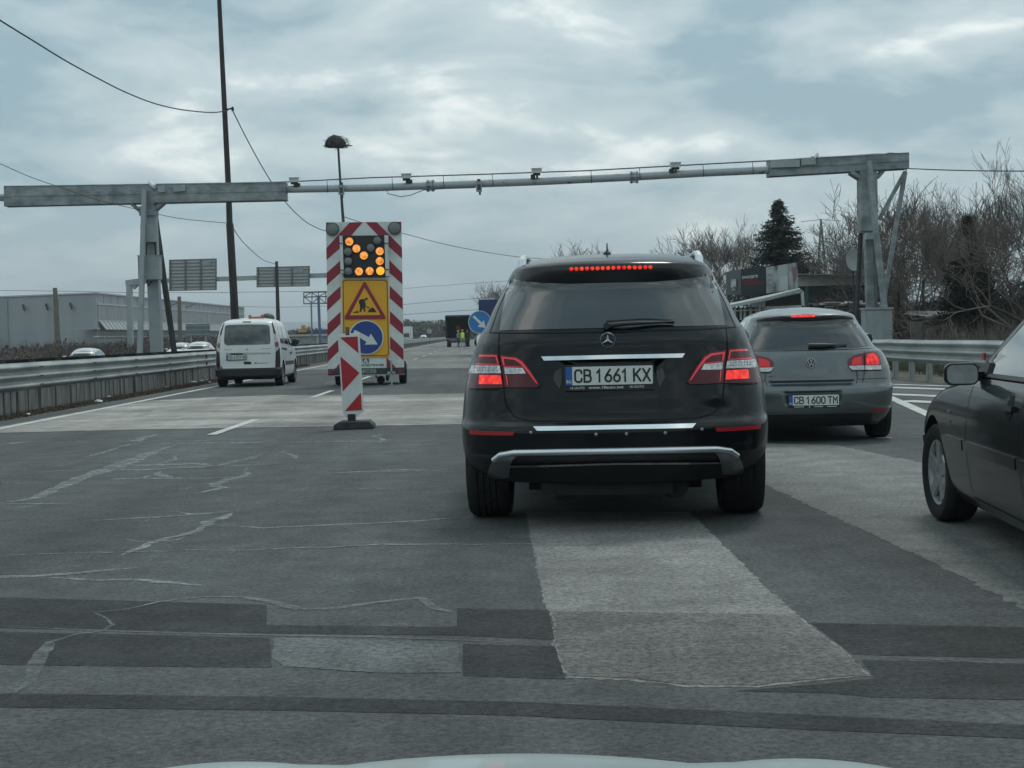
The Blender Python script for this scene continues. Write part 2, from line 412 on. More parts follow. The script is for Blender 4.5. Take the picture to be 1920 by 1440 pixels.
def disc(mb, c, r, y0, y1, n=24, mi=0):
    mb.prism([(c[0] + r*math.cos(2*math.pi*i/n), c[1] + r*math.sin(2*math.pi*i/n)) for i in range(n)], lambda u, v, t: (u, t, v), y0, y1, mi)
def rrect(x0, x1, z0, z1, r, n=5):
    out = []
    for cx, cz, a0 in ((x1-r, z1-r, 0), (x0+r, z1-r, 90), (x0+r, z0+r, 180), (x1-r, z0+r, 270)):
        for i in range(n + 1):
            a = R(a0 + 90 * i / n); out.append((cx + r*math.cos(a), cz + r*math.sin(a)))
    return out
def flat(mb, poly, y0, y1, mi=0):
    mb.prism(poly, lambda u, v, t: (u, t, v), y0, y1, mi)
# ------------------------------------------------------------------ setting: ground and roads
def terrain():
    mb = MB()
    xs = [-9000, -3000, -800, -200, -60, -24, -11.6, -10.6, -9.9, -7.0, 8.6, 11.5, 16, 40, 200, 800, 3000, 9000]
    hz = {-9000: -.4, -3000: -.4, -800: -.4, -200: -.4, -60: -.3, -24: -.42, -11.6: -.42, -10.6: -.3, -9.9: -.03, -7.0: -.02, 8.6: -.02, 11.5: .03, 16: -.1, 40: -.2, 200: -.3, 800: -.4, 3000: -.4, 9000: -.4}
    ys = [-200, -20, 0, 20, 40, 60, 100, 200, 400, 800, 2000, 9000]
    for y in ys:
        for x in xs: mb.v.append((x, y, hz[x]))
    n = len(xs)
    for j in range(len(ys) - 1):
        for i in range(n - 1):
            mb.f.append([j*n+i, j*n+i+1, (j+1)*n+i+1, (j+1)*n+i]); mb.m.append(0)
    m = mat('dry_verge', (0.055, 0.048, 0.038), 0.95, col2=(0.115, 0.105, 0.082), scale=0.7, detail=10, bump=0.6, bscale=6)
    tag(mb.build('ground', m, smooth=False, norm=False), None, None, None, 'structure')
terrain()
ZN = [0]
def sheet(name, poly, z, m, kind='structure', jag=0.0, step=0.12, seed=1, thick=0.0, soft=0):
    rnd = random.Random(seed)
    pts = []
    if z > 0: ZN[0] += 1; z += .00006 * ZN[0]
    n = len(poly)
    for i in range(n):
        a = Vector(poly[i][:2]); b = Vector(poly[(i+1) % n][:2])
        k = max(1, int((b - a).length / step)) if jag else 1
        for j in range(k):
            p = a.lerp(b, j / k)
            if jag and j: d_ = (b - a).normalized(); p += Vector((-d_.y, d_.x)) * max(-2*jag, min(2*jag, rnd.gauss(0, jag)))
            pts.append(p)
    me = bpy.data.meshes.new(name)
    if not soft:
        n_ = len(pts)
        ov, _, of, *_r = delaunay_2d_cdt([Vector((p.x, p.y)) for p in pts], [(i, (i+1) % n_) for i in range(n_)], [], 1, 1e-6)
        fs_ = []
        for f_ in of:
            a_ = sum(ov[f_[i]].x*ov[f_[(i+1) % len(f_)]].y - ov[f_[(i+1) % len(f_)]].x*ov[f_[i]].y for i in range(len(f_)))
            fs_.append(list(f_) if a_ > 0 else list(f_)[::-1])
        me.from_pydata([(v.x, v.y, z) for v in ov], [], fs_); me.materials.append(m)
        o = bpy.data.objects.new(name, me); C.objects.link(o)
        if kind: o['kind'] = kind
        return o
    bm = bmesh.new()
    f = bm.faces.new([bm.verts.new((p.x, p.y, z)) for p in pts])
    if f.normal.z < 0: bmesh.ops.reverse_faces(bm, faces=[f])
    outer = set()
    if soft:
        outer = set(v.index for v in bm.verts); bm.verts.index_update(); outer = set(range(len(bm.verts)))
        bmesh.ops.inset_region(bm, faces=bm.faces[:], thickness=soft, use_even_offset=True, use_boundary=True)
        bm.verts.index_update()
        bv = set(v.index for v in bm.verts if any(len(e.link_faces) == 1 for e in v.link_edges))
    bmesh.ops.triangulate(bm, faces=bm.faces)
    bm.verts.index_update(); nv = len(bm.verts)
    if soft: bv = set(v.index for v in bm.verts if any(len(e.link_faces) == 1 for e in v.link_edges))
    bm.to_mesh(me); bm.free(); me.materials.append(m)
    if soft:
        a_ = me.attributes.new('edge', 'FLOAT', 'POINT'); a_.data.foreach_set('value', [0.0 if i in bv else 1.0 for i in range(nv)])
    o = bpy.data.objects.new(name, me); C.objects.link(o)
    if kind: o['kind'] = kind
    return o
TINT = (0.93, 1.0, 1.0)
a_main = asphalt('asphalt', 0.060, 0.100, 0.45, 0.55, TINT)
a_old = asphalt('old_asphalt', 0.145, 0.205, 0.5, 0.5, (0.98, 1, 0.95))
a_worn = asphalt('worn_sandy_asphalt', 0.16, 0.33, 0.6, 0.3, (1.03, 1, 0.92), (0.5, 0.9, 1), lo=0.36, hi=0.62)
a_dark = asphalt('dark_reflection_asphalt', 0.035, 0.052, 0.6, 0.6, TINT, alpha=(.70, .98, 3))  # dark tone of the windscreen reflections, put into road colour
a_mid = asphalt('mid_reflection_asphalt', 0.095, 0.135, 0.6, 0.6, TINT)  # lighter tone inside the windscreen reflections, as road colour
a_coarse = asphalt('milled_asphalt', 0.16, 0.24, 0.7, 0.6, (1.0, 1, 0.95), (1, 1, 1))
a_coarse2 = asphalt('milled_asphalt_reflection', 0.10, 0.16, 0.7, 0.65, (1.03, 1, 0.95), (1, 1, 1))  # milled surface, darkened by a painted windscreen reflection
seal = asphalt('crack_sealer', 0.24, 0.33, 2.0, 0.3, TINT, alpha=(.15, .80, 9))
seal2 = asphalt('faint_crack_sealer', 0.16, 0.22, 2.0, 0.3, TINT, alpha=(.2, .8, 9))
sheet('road', [(-7.5, -40), (9.0, -40), (9.0, 60), (8.0, 900), (-7.5, 900)], 0.0, a_main)
sheet('opposite_road', [(-23, -40), (-11.8, -40), (-11.8, 900), (-23, 900)], -0.40, a_old)
def gp(l, o=(0, 0), s=1.0): return [G(o[0] + x / s, o[1] + y / s) for x, y in l]
# far carriageway ahead, lighter worn surface
sheet('far_road_surface', [(-7.3, 60), (8.2, 52), (7.6, 800), (-7.3, 800)], 0.002, asphalt('far_asphalt', 0.13, 0.20, 0.25, 0.25, (1, 1, 0.95), (0.5, 0.25, 1)), jag=0.05, step=1)
sheet('worn_band', gp([(-120, 818), (0, 812), (250, 806), (560, 801), (870, 796), (1100, 790), (1240, 790), (1240, 740), (870, 738), (700, 741), (530, 741), (400, 745), (280, 752), (120, 778), (0, 800), (-120, 822)]), 0.004, a_worn, jag=0.02, step=0.15)
# light strip crossing under the two right cars
sheet('light_strip', gp([(1425, 905), (1560, 967), (1730, 1046), (1930, 1146), (2300, 1340), (2400, 1000), (2000, 905), (1830, 866), (1735, 869), (1650, 852), (1560, 834), (1440, 832), (1300, 838), (1300, 870)]), 0.001, a_old, jag=0.012, step=0.06, seed=4)
sheet('milled_patch', gp([(985, 960), (1020, 1130), (1036, 1160), (1036, 1205), (1060, 1272), (1175, 1276), (1290, 1289), (1420, 1290), (1540, 1276), (1632, 1268), (1590, 1225), (1505, 1160), (1440, 1105), (1375, 1040), (1320, 985), (1290, 960)]), 0.001, a_coarse, jag=0.006, step=0.03, seed=6)
# windscreen reflections of the dashboard, coloured onto the road as strips, with sealed joints
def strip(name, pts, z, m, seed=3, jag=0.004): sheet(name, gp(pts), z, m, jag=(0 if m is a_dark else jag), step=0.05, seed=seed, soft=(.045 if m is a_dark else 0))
strip('dark_reflection', [(-60, 1119), (250, 1127), (500, 1134), (500, 1188), (250, 1184), (-60, 1176)], 0.001, a_dark)
strip('dark_reflection', [(-60, 1184), (250, 1190), (505, 1196), (510, 1252), (250, 1250), (-60, 1246)], 0.001, a_dark, 5)
strip('dark_reflection', [(500, 1172), (860, 1176), (860, 1192), (500, 1188)], 0.001, a_dark, 6)
strip('dark_reflection', [(857, 1141), (1028, 1144), (1040, 1200), (857, 1192)], 0.001, a_dark, 7)
strip('dark_reflection', [(868, 1208), (1040, 1212), (1060, 1274), (868, 1268)], 0.001, a_dark, 8)
strip('dark_reflection', [(1520, 1168), (1980, 1178), (1980, 1236), (1600, 1228)], 0.001, a_dark, 9)
strip('dark_reflection', [(1615, 1238), (1980, 1246), (1980, 1314), (1640, 1308), (1545, 1300), (1380, 1296), (1545, 1282), (1640, 1272)], 0.001, a_dark, 10)
strip('mid_reflection', [(515, 1196), (858, 1205), (866, 1262), (700, 1262), (530, 1250), (510, 1230)], 0.001, a_mid, 11)  # paler rectangle of the dashboard reflection, painted on the road
strip('dark_reflection', [(-60, 1300), (500, 1307), (960, 1316), (1500, 1340), (1980, 1362), (1980, 1388), (1500, 1368), (960, 1342), (500, 1332), (-60, 1326)], 0.001, a_dark, 12, 0.006)
sheet('milled_patch_reflection', gp([(1033, 1147), (1490, 1153), (1585, 1225), (1627, 1266), (1540, 1272), (1420, 1286), (1290, 1285), (1175, 1272), (1064, 1268), (1042, 1205), (1042, 1160)]), 0.002, a_coarse2, jag=0.006, step=0.03, seed=16)  # dashboard reflection across the milled patch, put into its colour
def ribbon(name, pts, w, z, m, seed=1, wob=0.0, wv=0.35, step=0.08):
    """a ground ribbon along ground points, width w (m)"""
    rnd = random.Random(seed)
    P_ = []
    for i in range(len(pts) - 1):
        a, b = Vector(pts[i][:2]), Vector(pts[i+1][:2]); k = max(1, int((b - a).length / step))
        for j in range(k): P_.append(a.lerp(b, j / k))
    P_.append(Vector(pts[-1][:2]))
    mb = MB(); ww = w; n = len(P_)
    for i, p in enumerate(P_):
        d = P_[min(i+1, n-1)] - P_[max(i-1, 0)]
        d.normalize(); nn = Vector((-d.y, d.x))
        ww += rnd.gauss(0, w * wv * 0.5); ww = min(w*1.8, max(w*0.35, ww))
        if not wv: ww = w
        c = p + nn * rnd.gauss(0, wob)
        e = 1.0 if not wv else min(1, 0.15 + min(i, n-1-i) * 0.3)
        mb.v += [(*(c + nn*ww/2*e), z), (*(c - nn*ww/2*e), z)]
        if i: mb.f.append([2*i-2, 2*i-1, 2*i+1, 2*i]); mb.m.append(0)
    o = mb.build(name, m, smooth=False)
    o['kind'] = 'structure'
    return o
o3 = ((0, 640), 2.1333)
def ck(pts, w, seed): ribbon('sealed_crack', gp(pts, *o3), w * .75, 0.0025, seal, seed, 0.012, 0.35, 0.12)
ck([(5, 648), (60, 640), (130, 630), (230, 590), (330, 545), (440, 510), (560, 465), (620, 440), (700, 415)], 0.17, 1)
ck([(440, 512), (560, 515), (700, 508), (860, 500), (1100, 492), (1300, 488)], 0.12, 2)
ck([(300, 556), (430, 552), (560, 550), (700, 548), (860, 548), (1000, 542), (1140, 538)], 0.10, 3)
ck([(560, 552), (610, 535)], 0.16, 4)
ck([(650, 520), (640, 535), (700, 548)], 0.14, 5)
ck([(860, 580), (885, 562), (915, 548)], 0.13, 6)
ck([(860, 582), (955, 586)], 0.10, 7)
ck([(480, 498), (620, 496), (780, 490), (855, 500)], 0.16, 8)
ck([(655, 680), (700, 684), (760, 692), (850, 686), (940, 678)], 0.07, 9)
ck([(560, 725), (620, 706), (740, 696)], 0.05, 10)
ck([(1040, 662), (1120, 648), (1200, 640), (1320, 628)], 0.06, 11)
ck([(505, 792), (550, 802), (640, 800), (720, 796), (735, 780)], 0.07, 12)
ck([(0, 565), (80, 568), (165, 566)], 0.14, 13)
ck([(0, 415), (90, 404), (200, 398)], 0.30, 14)
ck([(230, 405), (380, 398)], 0.22, 15)
ck([(505, 395), (560, 402), (560, 388), (640, 372)], 0.22, 16)
ck([(560, 410), (900, 406), (1300, 402), (1850, 398)], 0.16, 17)
ck([(700, 600), (780, 582)], 0.10, 21)
ck([(60, 670), (160, 654)], 0.07, 22)
ck([(860, 500), (1000, 470), (1040, 452)], 0.13, 23)
ck([(1300, 530), (1500, 522), (1850, 515)], 0.05, 24)
rn_ = random.Random(77)
for k in range(24):
    y0 = rn_.uniform(7.5, 19.5); x0 = rn_.uniform(-6.6, -.8); a_ = rn_.choice((0, 0, 1)); pts_ = [(x0, y0)]
    for j in range(rn_.randint(2, 5)): pts_.append((pts_[-1][0] + (rn_.uniform(.25, .8) if not a_ else rn_.uniform(-.2, .2)), pts_[-1][1] + (rn_.uniform(-.25, .25) if not a_ else rn_.uniform(.3, .9))))
    ribbon('sealed_crack', pts_, rn_.uniform(.025, .07), .0025 + .0003*(k % 4), seal, 50 + k, .012, .35, .10)
o4 = ((0, 1000), 2.0)
ribbon('sealed_joint', gp([(-20, 351), (400, 367), (1000, 383), (1400, 390), (1920, 410)], *o4), 0.016, 0.0025, seal2, 30, 0.001, 0.3)
ribbon('sealed_joint', gp([(1920, 410), (2100, 412), (2700, 432)], *o4), 0.016, 0.0025, seal2, 31, 0.001, 0.3)
ribbon('sealed_joint', [G(x, y) for x, y in [(1600, 1230), (1760, 1238), (2000, 1250)]], 0.016, 0.0030, seal2, 33, 0.001, 0.3)
ribbon('sealed_crack', gp([(60, 600), (110, 560), (140, 480), (190, 410), (290, 380), (390, 368), (420, 345), (400, 320), (350, 300), (480, 285), (600, 258), (760, 240), (900, 240), (1000, 255), (1120, 285), (1250, 285), (1400, 262), (1580, 244), (1620, 280), (1700, 300)], *o4), 0.035, 0.0032, seal2, 32, 0.002, 0.3, 0.04)
# painted lines
def line(name, p0, p1, w, z=0.008):
    return ribbon(name, [p0, p1], w, z, paint_mark, 1, 0, 0)
line('edge_line', (-6.9, -5), (-6.95, 900), 0.16)
for k in range(16):
    y0 = 19.6 + k * 12
    line('lane_line', (-3.42, y0 - (0 if k else 0)), (-3.38, y0 + 3.6), 0.13)
ribbon('faded_line', [G(250, 782), G(425, 745)], 0.2, 0.006, mat('faded_road_paint', (0.22, 0.225, 0.2), 0.8, var=0.2, scale=3), 5, 0.01, 0.4)
ribbon('gore_line', [G(1665, 744), G(1742, 778), G(1800, 806), G(1860, 838), G(1990, 905)], 0.17, 0.006, paint_mark, 1, 0, 0)
ribbon('gore_line', [G(1665, 744), G(1500, 682), G(1440, 662)], 0.17, 0.008, paint_mark, 1, 0, 0)
for a, b in (((1640, 726), (1850, 733)), ((1650, 739), (1850, 747)), ((1692, 752), (1860, 761))):
    ribbon('hatch_line', [G(*a), G(*b)], 0.42, 0.008, paint_mark, 1, 0, 0)
ribbon('edge_line', [G(1600, 719), G(1740, 723), G(1860, 727)], 0.25, 0.006, paint_mark, 2, 0, 0)
ribbon('lane_line', [G(1643, 822), G(1668, 821)], 0.14, 0.006, paint_mark, 2, 0, 0)
# ------------------------------------------------------------------ crash barriers
def rail_mesh(path, side, z0, z1, mt, name, parent, dz=0.0, ridges=3):
    """corrugated beam; side = +1 ridges point to +x"""
    mb = MB(); n = 26; prof = []
    for i in range(n + 1):
        t = i / n; z = z0 + (z1 - z0) * t
        d = 0.045 - 0.04 * math.cos(2 * math.pi * ridges * t)
        prof.append((d, z))
    prof = prof + [(d - 0.006, z) for d, z in reversed(prof)]
    k = len(prof); rnd = random.Random(3)
    for j, p in enumerate(path):
        wob = rnd.gauss(0, 0.004)
        for d, z in prof: mb.v.append((p[0] + side * (d + wob), p[1], z + dz + wob))
    for j in range(len(path) - 1):
        for i in range(k):
            mb.f.append([j*k+i, j*k+(i+1) % k, (j+1)*k+(i+1) % k, (j+1)*k+i]); mb.m.append(0)
    return mb.build(name, mt, parent, angle=60)
def barrier_left():
    t = empty('crash_barrier', 'long grey corrugated steel barrier over stained concrete in the median, left of the white van', 'crash barrier', (-8.3, 20, 0))
    path = [(0.0, y, 0) for y in np.arange(-14, 20, 2.0)] + [(0.0, y, 0) for y in np.arange(20, 90, 2.0)] + [(0.1, y, 0) for y in range(90, 500, 10)]
    rail_mesh(path, 1, 0.37, 0.875, rail_steel, 'rail', t)
    b = MB(); rnd = random.Random(5)
    y = -14
    while y < 80:
        w = rnd.uniform(0.30, 0.42)
        b.bx(-0.16, 0.05 + rnd.uniform(-0.02, 0.03), y, y + w - rnd.choice((0.03, 0.05, 0.09)), -0.05, 0.39 + rnd.uniform(-0.015, 0.0))
        y += w
    b.bx(-0.15, 0.015, -14, 480, -0.05, 0.375)
    b.build('concrete_base', concrete, t, smooth=False)
    j = MB()
    for k in range(-3, 24):
        yy = k * 4.0 + 1.1
        for zz in (0.46, 0.62, 0.79):
            j.box((0.095, yy + 0.07, zz), (0.03, 0.03, 0.02)); j.box((0.095, yy - 0.07, zz), (0.03, 0.03, 0.02))
    j.build('bolts', dark_steel, t, smooth=False)['kind'] = 'stuff'
    r = MB()
    r.box((0.10, 26.5, 0.73), (0.05, 0.02, 0.12)); r.build('reflector', mat('reflector_red', (0.12, 0.02, 0.02), 0.4), t, smooth=False)
    r = MB(); r.box((0.10, 26.5, 0.52), (0.05, 0.02, 0.09)); r.build('bracket', dark_steel, t, smooth=False)
    t2 = empty('crash_barrier', 'dark back of the second median barrier, showing just above the grey one', 'crash barrier', (-9.3, 20, 0))
    rail_mesh([(0, y, 0) for y in range(-34, 480, 4)], -1, 0.42, 0.91, dark_steel, 'rail', t2)
    p = MB()
    for y in range(-34, 120, 2): p.bx(0.0, 0.12, y, y + 0.06, -0.3, 0.89)
    p.build('post_row', dark_steel, t2, smooth=False)['kind'] = 'stuff'
barrier_left()
def barrier_right():
    t = empty('crash_barrier', 'grey corrugated steel barrier on short posts along the right shoulder', 'crash barrier', (9.45, 20, 0))
    path = [(0.0 + 0.012*math.sin(y*0.9), y, 0) for y in np.arange(-22, 60, 0.8)]
    rail_mesh(path, -1, 0.38, 0.875, rail_steel, 'rail', t)
    po = MB()
    po.bx(-0.0, 0.012, -0.07, 0.07, -0.5, 0.80); po.bx(0.0, 0.10, -0.07, -0.058, -0.5, 0.80); po.bx(0.0, 0.10, 0.058, 0.07, -0.5, 0.80)
    p0 = po.build('post', rail_steel, t, smooth=False)
    for k in range(34):
        o = p0 if k == 0 else p0.copy()
        if k: C.objects.link(o); o.parent = t
        o.location = (0.01, -10 + k * 1.33, 0)
    b = MB()
    for k in range(24):
        y = -10 + k * 1.33
        for z in (0.45, 0.63, 0.80): b.box((-0.012, y, z), (0.03, 0.035, 0.03))
    b.build('bolts', dark_steel, t, smooth=False)['kind'] = 'stuff'
    r = MB(); r.box((-0.08, 8.6, 0.58), (0.04, 0.12, 0.13)); r.build('reflector', sign_red2, t, smooth=False)
barrier_right()
# ------------------------------------------------------------------ toll camera gantry
def gantry():
    YL, YR = 58.0, 52.5
    def gy(px): return YL if px < 540 else YL + (YR - YL) * (px - 540) / 900.0
    def Q(px, py, dy=0.0): return P(px, py, gy(px) + dy)
    o = G(283, 700); base = Vector((P(283, 640, YL).x, YL, 0))
    t = empty('toll_camera_gantry', 'grey steel gantry with cameras and a long pipe beam spanning the whole road', 'gantry', base)
    def B(mb, name, mt, **k):
        mb.v = [tuple(Vector(v) - base) for v in mb.v]
        return mb.build(name, mt, t, **k)
    # box beams: two stacked channels each
    def chan(a0, a1, b0, b1, xl, xr, n):
        mb = MB()
        for (ya, yb, yc, yd, dp) in ((a0, a0 + (b0-a0)*.5, a1, a1 + (b1-a1)*.5, 0.0), (a0 + (b0-a0)*.5, b0, a1 + (b1-a1)*.5, b1, 0.10)):
            for s in (-0.30, 0.30):
                tl, bl, tr, br = Q(xl, ya), Q(xl, yb), Q(xr, yc), Q(xr, yd)
                off = Vector((0, s + (0 if s > 0 else -dp * 0), 0))
                mid0 = (tl + bl) / 2 + off; mid1 = (tr + br) / 2 + off
                h = (tl - bl).length
                mb.beam(mid0, mid1, 0.03, h * 0.98)
                for e in (tl, bl):
                    pass
                for (u0, u1) in ((tl, tr), (bl, br)):
                    sg = 1 if u0 is tl else -1
                    mb.beam(u0 + off * 0.85 - Vector((0, 0, 0.012*sg)), u1 + off * 0.85 - Vector((0, 0, 0.012*sg)), 0.16, 0.024, 0)
        for px in (xl + 1, xr - 1):
            f = (px - xl) / (xr - xl); yt = a0 + (a1 - a0)*f; yb_ = b0 + (b1-b0)*f
            mb.beam(Q(px, yt), Q(px, yb_), 0.62, 0.03, 0, up=(1, 0, 0))
        return mb
    B(chan(350, 343.5, 388, 375, 12, 538, 0), 'box_beam', gantry_paint, smooth=False)
    B(chan(302, 288, 332, 317, 1440, 1700, 0), 'box_beam', gantry_paint, smooth=False)
    p = MB()
    p.tube([Q(538, 355), Q(700, 352), Q(850, 346.5), Q(1020, 340), Q(1190, 331.5), Q(1320, 324), Q(1442, 318.5)], 0.135, 16)
    B(p, 'pipe_beam', pipe_mat)
    p = MB(); p.tube([Q(-300, 372), Q(12, 370.5)], 0.135, 16); B(p, 'pipe_beam', pipe_mat)
    for px, py in ((807, 348.5), (1189, 332.5)):
        fl = MB()
        c = Q(px, py); d = (Q(px + 10, py - .4) - Q(px - 10, py + .4)).normalized()
        for s in (-0.10, 0.10): fl.tube([c + d * (s - 0.02), c + d * (s + 0.02)], 0.215, 16)
        for a in range(8):
            v = Vector((0, math.cos(a*math.pi/4), math.sin(a*math.pi/4)))
            fl.beam(c - d*0.14 + v*0.18, c + d*0.14 + v*0.18, 0.04, 0.02)
        B(fl, 'pipe_flange', steel)
    c = MB()
    c.tube([Q(x, y, -0.1) for x, y in ((13, 354), (270, 347), (540, 341), (700, 333), (900, 327), (1100, 320), (1300, 309), (1440, 301.5), (1530, 296), (1640, 289), (1665, 289))], 0.024, 6)
    B(c, 'cable_conduit', mat('conduit', (0.11, 0.095, 0.095), 0.6))
    c = MB(); c.tube([Q(x, y, -0.12) for x, y in ((1520, 295.5), (1660, 289.5))], 0.03, 6); B(c, 'cable_tray', white_paint)
    c = MB(); c.tube([Q(x, y, -0.15) for x, y in ((1645, 292), (1668, 287), (1690, 288), (1700, 296), (1702, 310), (1698, 322))], 0.02, 6)
    for px, y0, y1 in ((613, 338, 362), (735, 333, 357), (831, 330, 354), (1108, 320, 344), (1199, 314, 338), (1318, 308, 332), (923, 326, 350), (1411, 303, 326)):
        k = MB(); k.tube([Q(px, y0, -0.16), Q(px + 1.5, y1, -0.16)], 0.011, 5); B(k, 'cable_clip', plastic)
    B(c, 'cable', plastic); c = MB()
    c.tube([Q(x, y, -0.15) for x, y in ((726, 358), (727, 363), (752, 369), (770, 366), (795, 356), (830, 354), (890, 352))], 0.014, 5)
    B(c, 'cable', plastic)
    # camera units
    for i, (px, py, fl_) in enumerate(((552, 338, 1), (762, 331, 1), (1006, 321, -1), (1266, 310, -1))):
        q = Q(px, py, -0.1)
        h = MB(); h.box(q + Vector((0, 0, 0.02)), (0.36, 0.30, 0.15), 0, (0.15, 0, 0)); h.box(q + Vector((0, -0.02, 0.115)), (0.40, 0.40, 0.02), 0, (0.15, 0, 0))
        cu = B(h, 'traffic_camera', white_paint, smooth=False)
        h = MB(); h.box(q + Vector((0.0, 0, -0.10)), (0.26, 0.22, 0.09)); h.box(q + Vector((0.13*fl_, 0, -0.18)), (0.16, 0.22, 0.12)); h.tube([q + Vector((0.02, 0, -0.12)), q + Vector((0.04, 0.05, -0.42))], 0.03, 8)
        h.box(q + Vector((0.0, -0.09, -0.2)), (0.05, 0.05, 0.09))
        k = B(h, 'mounting', plastic, smooth=False); k.parent = cu
    for px, py in ((640, 356), (898, 350)):
        q = Q(px, py, -0.22)
        h = MB(); h.box(q, (0.21, 0.14, 0.36)); B(h, 'sensor_box', box_grey, smooth=False)
        h = MB(); h.box(q + Vector((0, -0.075, -0.02)), (0.12, 0.01, 0.2)); h.box(q + Vector((0.0, 0, 0.22)), (0.12, 0.1, 0.1)); h.box(q + Vector((0.03, 0, -0.24)), (0.07, 0.07, 0.12)); B(h, 'sensor_face', dark_steel, smooth=False)
    for px, py, px2, py2 in ((281, 343, 290, 350), (1531, 289, 1524, 297)):
        h = MB(); a = Q(px, py, -0.25); b_ = Q(px2, py2, -0.45); h.tube([a, b_], 0.085, 12); cc = B(h, 'surveillance_camera', white_paint)
    for x0, x1, y0, y1 in ((1445, 1500, 300, 314), (1503, 1530, 296, 309), (296, 310, 348, 361), (325, 348, 346, 360)):
        h = MB(); h.beam(Q(x0, (y0+y1)/2 + .8, -0.36), Q(x1, (y0+y1)/2 - .8, -0.36), 0.10, 0.24)
        B(h, 'junction_box', steel, smooth=False)
    # left legs
    col = MB()
    c0 = Q(280, 390); foot = P(296, 700, YL); foot.z = 0
    col.beam(Q(283, 405), P(294.5, 664, YL), 0.42, 0.42, 0, (0, 1, 0)); col.beam(P(294.5, 664, YL), Vector((P(294.5, 664, YL).x + .02, YL, -0.3)), 0.42, 0.42, 0, (0, 1, 0))
    B(col, 'column', box_grey, smooth=False)
    kn = MB()
    kn.bx(Q(264, 400).x, Q(294, 400).x, YL - 0.32, YL + 0.32, Q(280, 405).z, Q(280, 388).z)
    kn.bx(Q(270, 350).x, Q(291, 350).x, YL - 0.34, YL + 0.34, Q(280, 388).z, Q(280, 352).z)
    for s in ((248, 383, 264, 397), (309, 379, 293, 393)): kn.beam(Q(s[0], s[1]), Q(s[2], s[3]), 0.5, 0.10)
    kn.tube([Q(268, 383), Q(268, 405)], 0.05, 6)
    B(kn, 'knee_bracket', gantry_paint, smooth=False)
    br = MB()
    for ax, ay, bx_, by_, w in ((271, 356, 262, 668, 0.17), ):
        a = Q(ax, ay, -0.45); b_ = P(bx_, by_, YL - 1.6); bb = b_ + (b_ - a).normalized() * 0.9
        br.beam(a, bb, w, w)
    B(br, 'brace', box_grey, smooth=False)
    br = MB(); a = Q(290, 400, 0.45); b_ = P(327, 662, YL + 1.4); br.beam(a, b_ + (b_ - a).normalized() * 0.9, 0.16, 0.16)
    B(br, 'brace', dark_steel, smooth=False)
    cb = MB(); a, b_ = P(265, 422, YL - .45), P(293, 454, YL - .45); cb.bx(a.x, b_.x, YL - .66, YL - .25, b_.z, a.z); B(cb, 'equipment_box', box_grey, smooth=False, bevel=.01)
    cb = MB(); a, b_ = P(261, 481, YL - .5), P(302, 524, YL - .5); cb.bx(a.x, b_.x, YL - .78, YL - .25, b_.z, a.z)
    cb.bx(a.x - .03, b_.x + .03, YL - .8, YL - .23, a.z, a.z + .03); B(cb, 'equipment_box', box_grey, smooth=False, bevel=.01)
    for tb in ([P(275, 455, YL - .4), P(274, 478, YL - .4)], [P(291, 455, YL - .4), P(292, 478, YL - .4)], [P(275, 526, YL-.4), P(278, 536, YL-.4), P(284, 528, YL-.4)]):
        cb = MB(); cb.tube(tb, .035, 6); B(cb, 'conduit', plastic)
    # right legs
    yr = gy(1640)
    co = MB()
    a, b_ = P(1613, 322, yr), P(1641, 434, yr)
    co.bx(P(1610, 330, yr).x, P(1641, 330, yr).x, yr - .28, yr + .28, P(1620, 434, yr).z, P(1620, 320, yr).z)
    B(co, 'column_sleeve', gantry_paint, smooth=False)
    co = MB(); co.beam(P(1628, 430, yr), P(1632, 578, yr), 0.27, 0.30, 0, (0, 1, 0)); co.beam(P(1632, 578, yr), Vector((P(1632, 578, yr).x + .04, yr, -0.2)), 0.27, 0.30, 0, (0, 1, 0))
    B(co, 'column', gantry_paint, smooth=False)
    kn = MB()
    kn.beam(P(1594, 324, yr), P(1613, 336, yr), 0.5, 0.10); kn.beam(P(1655, 320, yr), P(1643, 334, yr), 0.5, 0.10)
    B(kn, 'knee_bracket', gantry_paint, smooth=False)
    br = MB()
    a = P(1629, 302, yr - .5); m_ = P(1642, 430, yr - .9); b_ = P(1660, 590, yr - 1.2); br.beam(a, m_, .16, .14); br.beam(m_, b_, .16, .14); br.beam(b_, P(1672, 690, yr - 1.5), .16, .14)
    B(br, 'brace', gantry_paint, smooth=False)
    br = MB(); a = P(1614, 436, yr + .5); b_ = P(1605, 610, yr + .8); br.beam(a, b_ + (b_ - a) * .35, .11, .11); B(br, 'brace', dark_steel, smooth=False)
    br = MB(); a = P(1697, 322, yr); b_ = P(1661, 540, yr); br.beam(a, b_, .13, .13); br.beam(b_, P(1640, 640, yr), .13, .13); br.beam(P(1697, 322, yr), P(1648, 412, yr), .12, .12)
    B(br, 'brace', gantry_paint, smooth=False)
    br = MB(); br.beam(P(1639, 436, yr - .3), P(1644, 605, yr - .3), .09, .09); B(br, 'brace', gantry_dark, smooth=False)
    cb = MB(); a, b_ = P(1622, 437, yr - .3), P(1636, 449, yr - .3); cb.bx(a.x, b_.x, yr - .5, yr - .2, b_.z, a.z); B(cb, 'equipment_box', steel, smooth=False)
gantry()
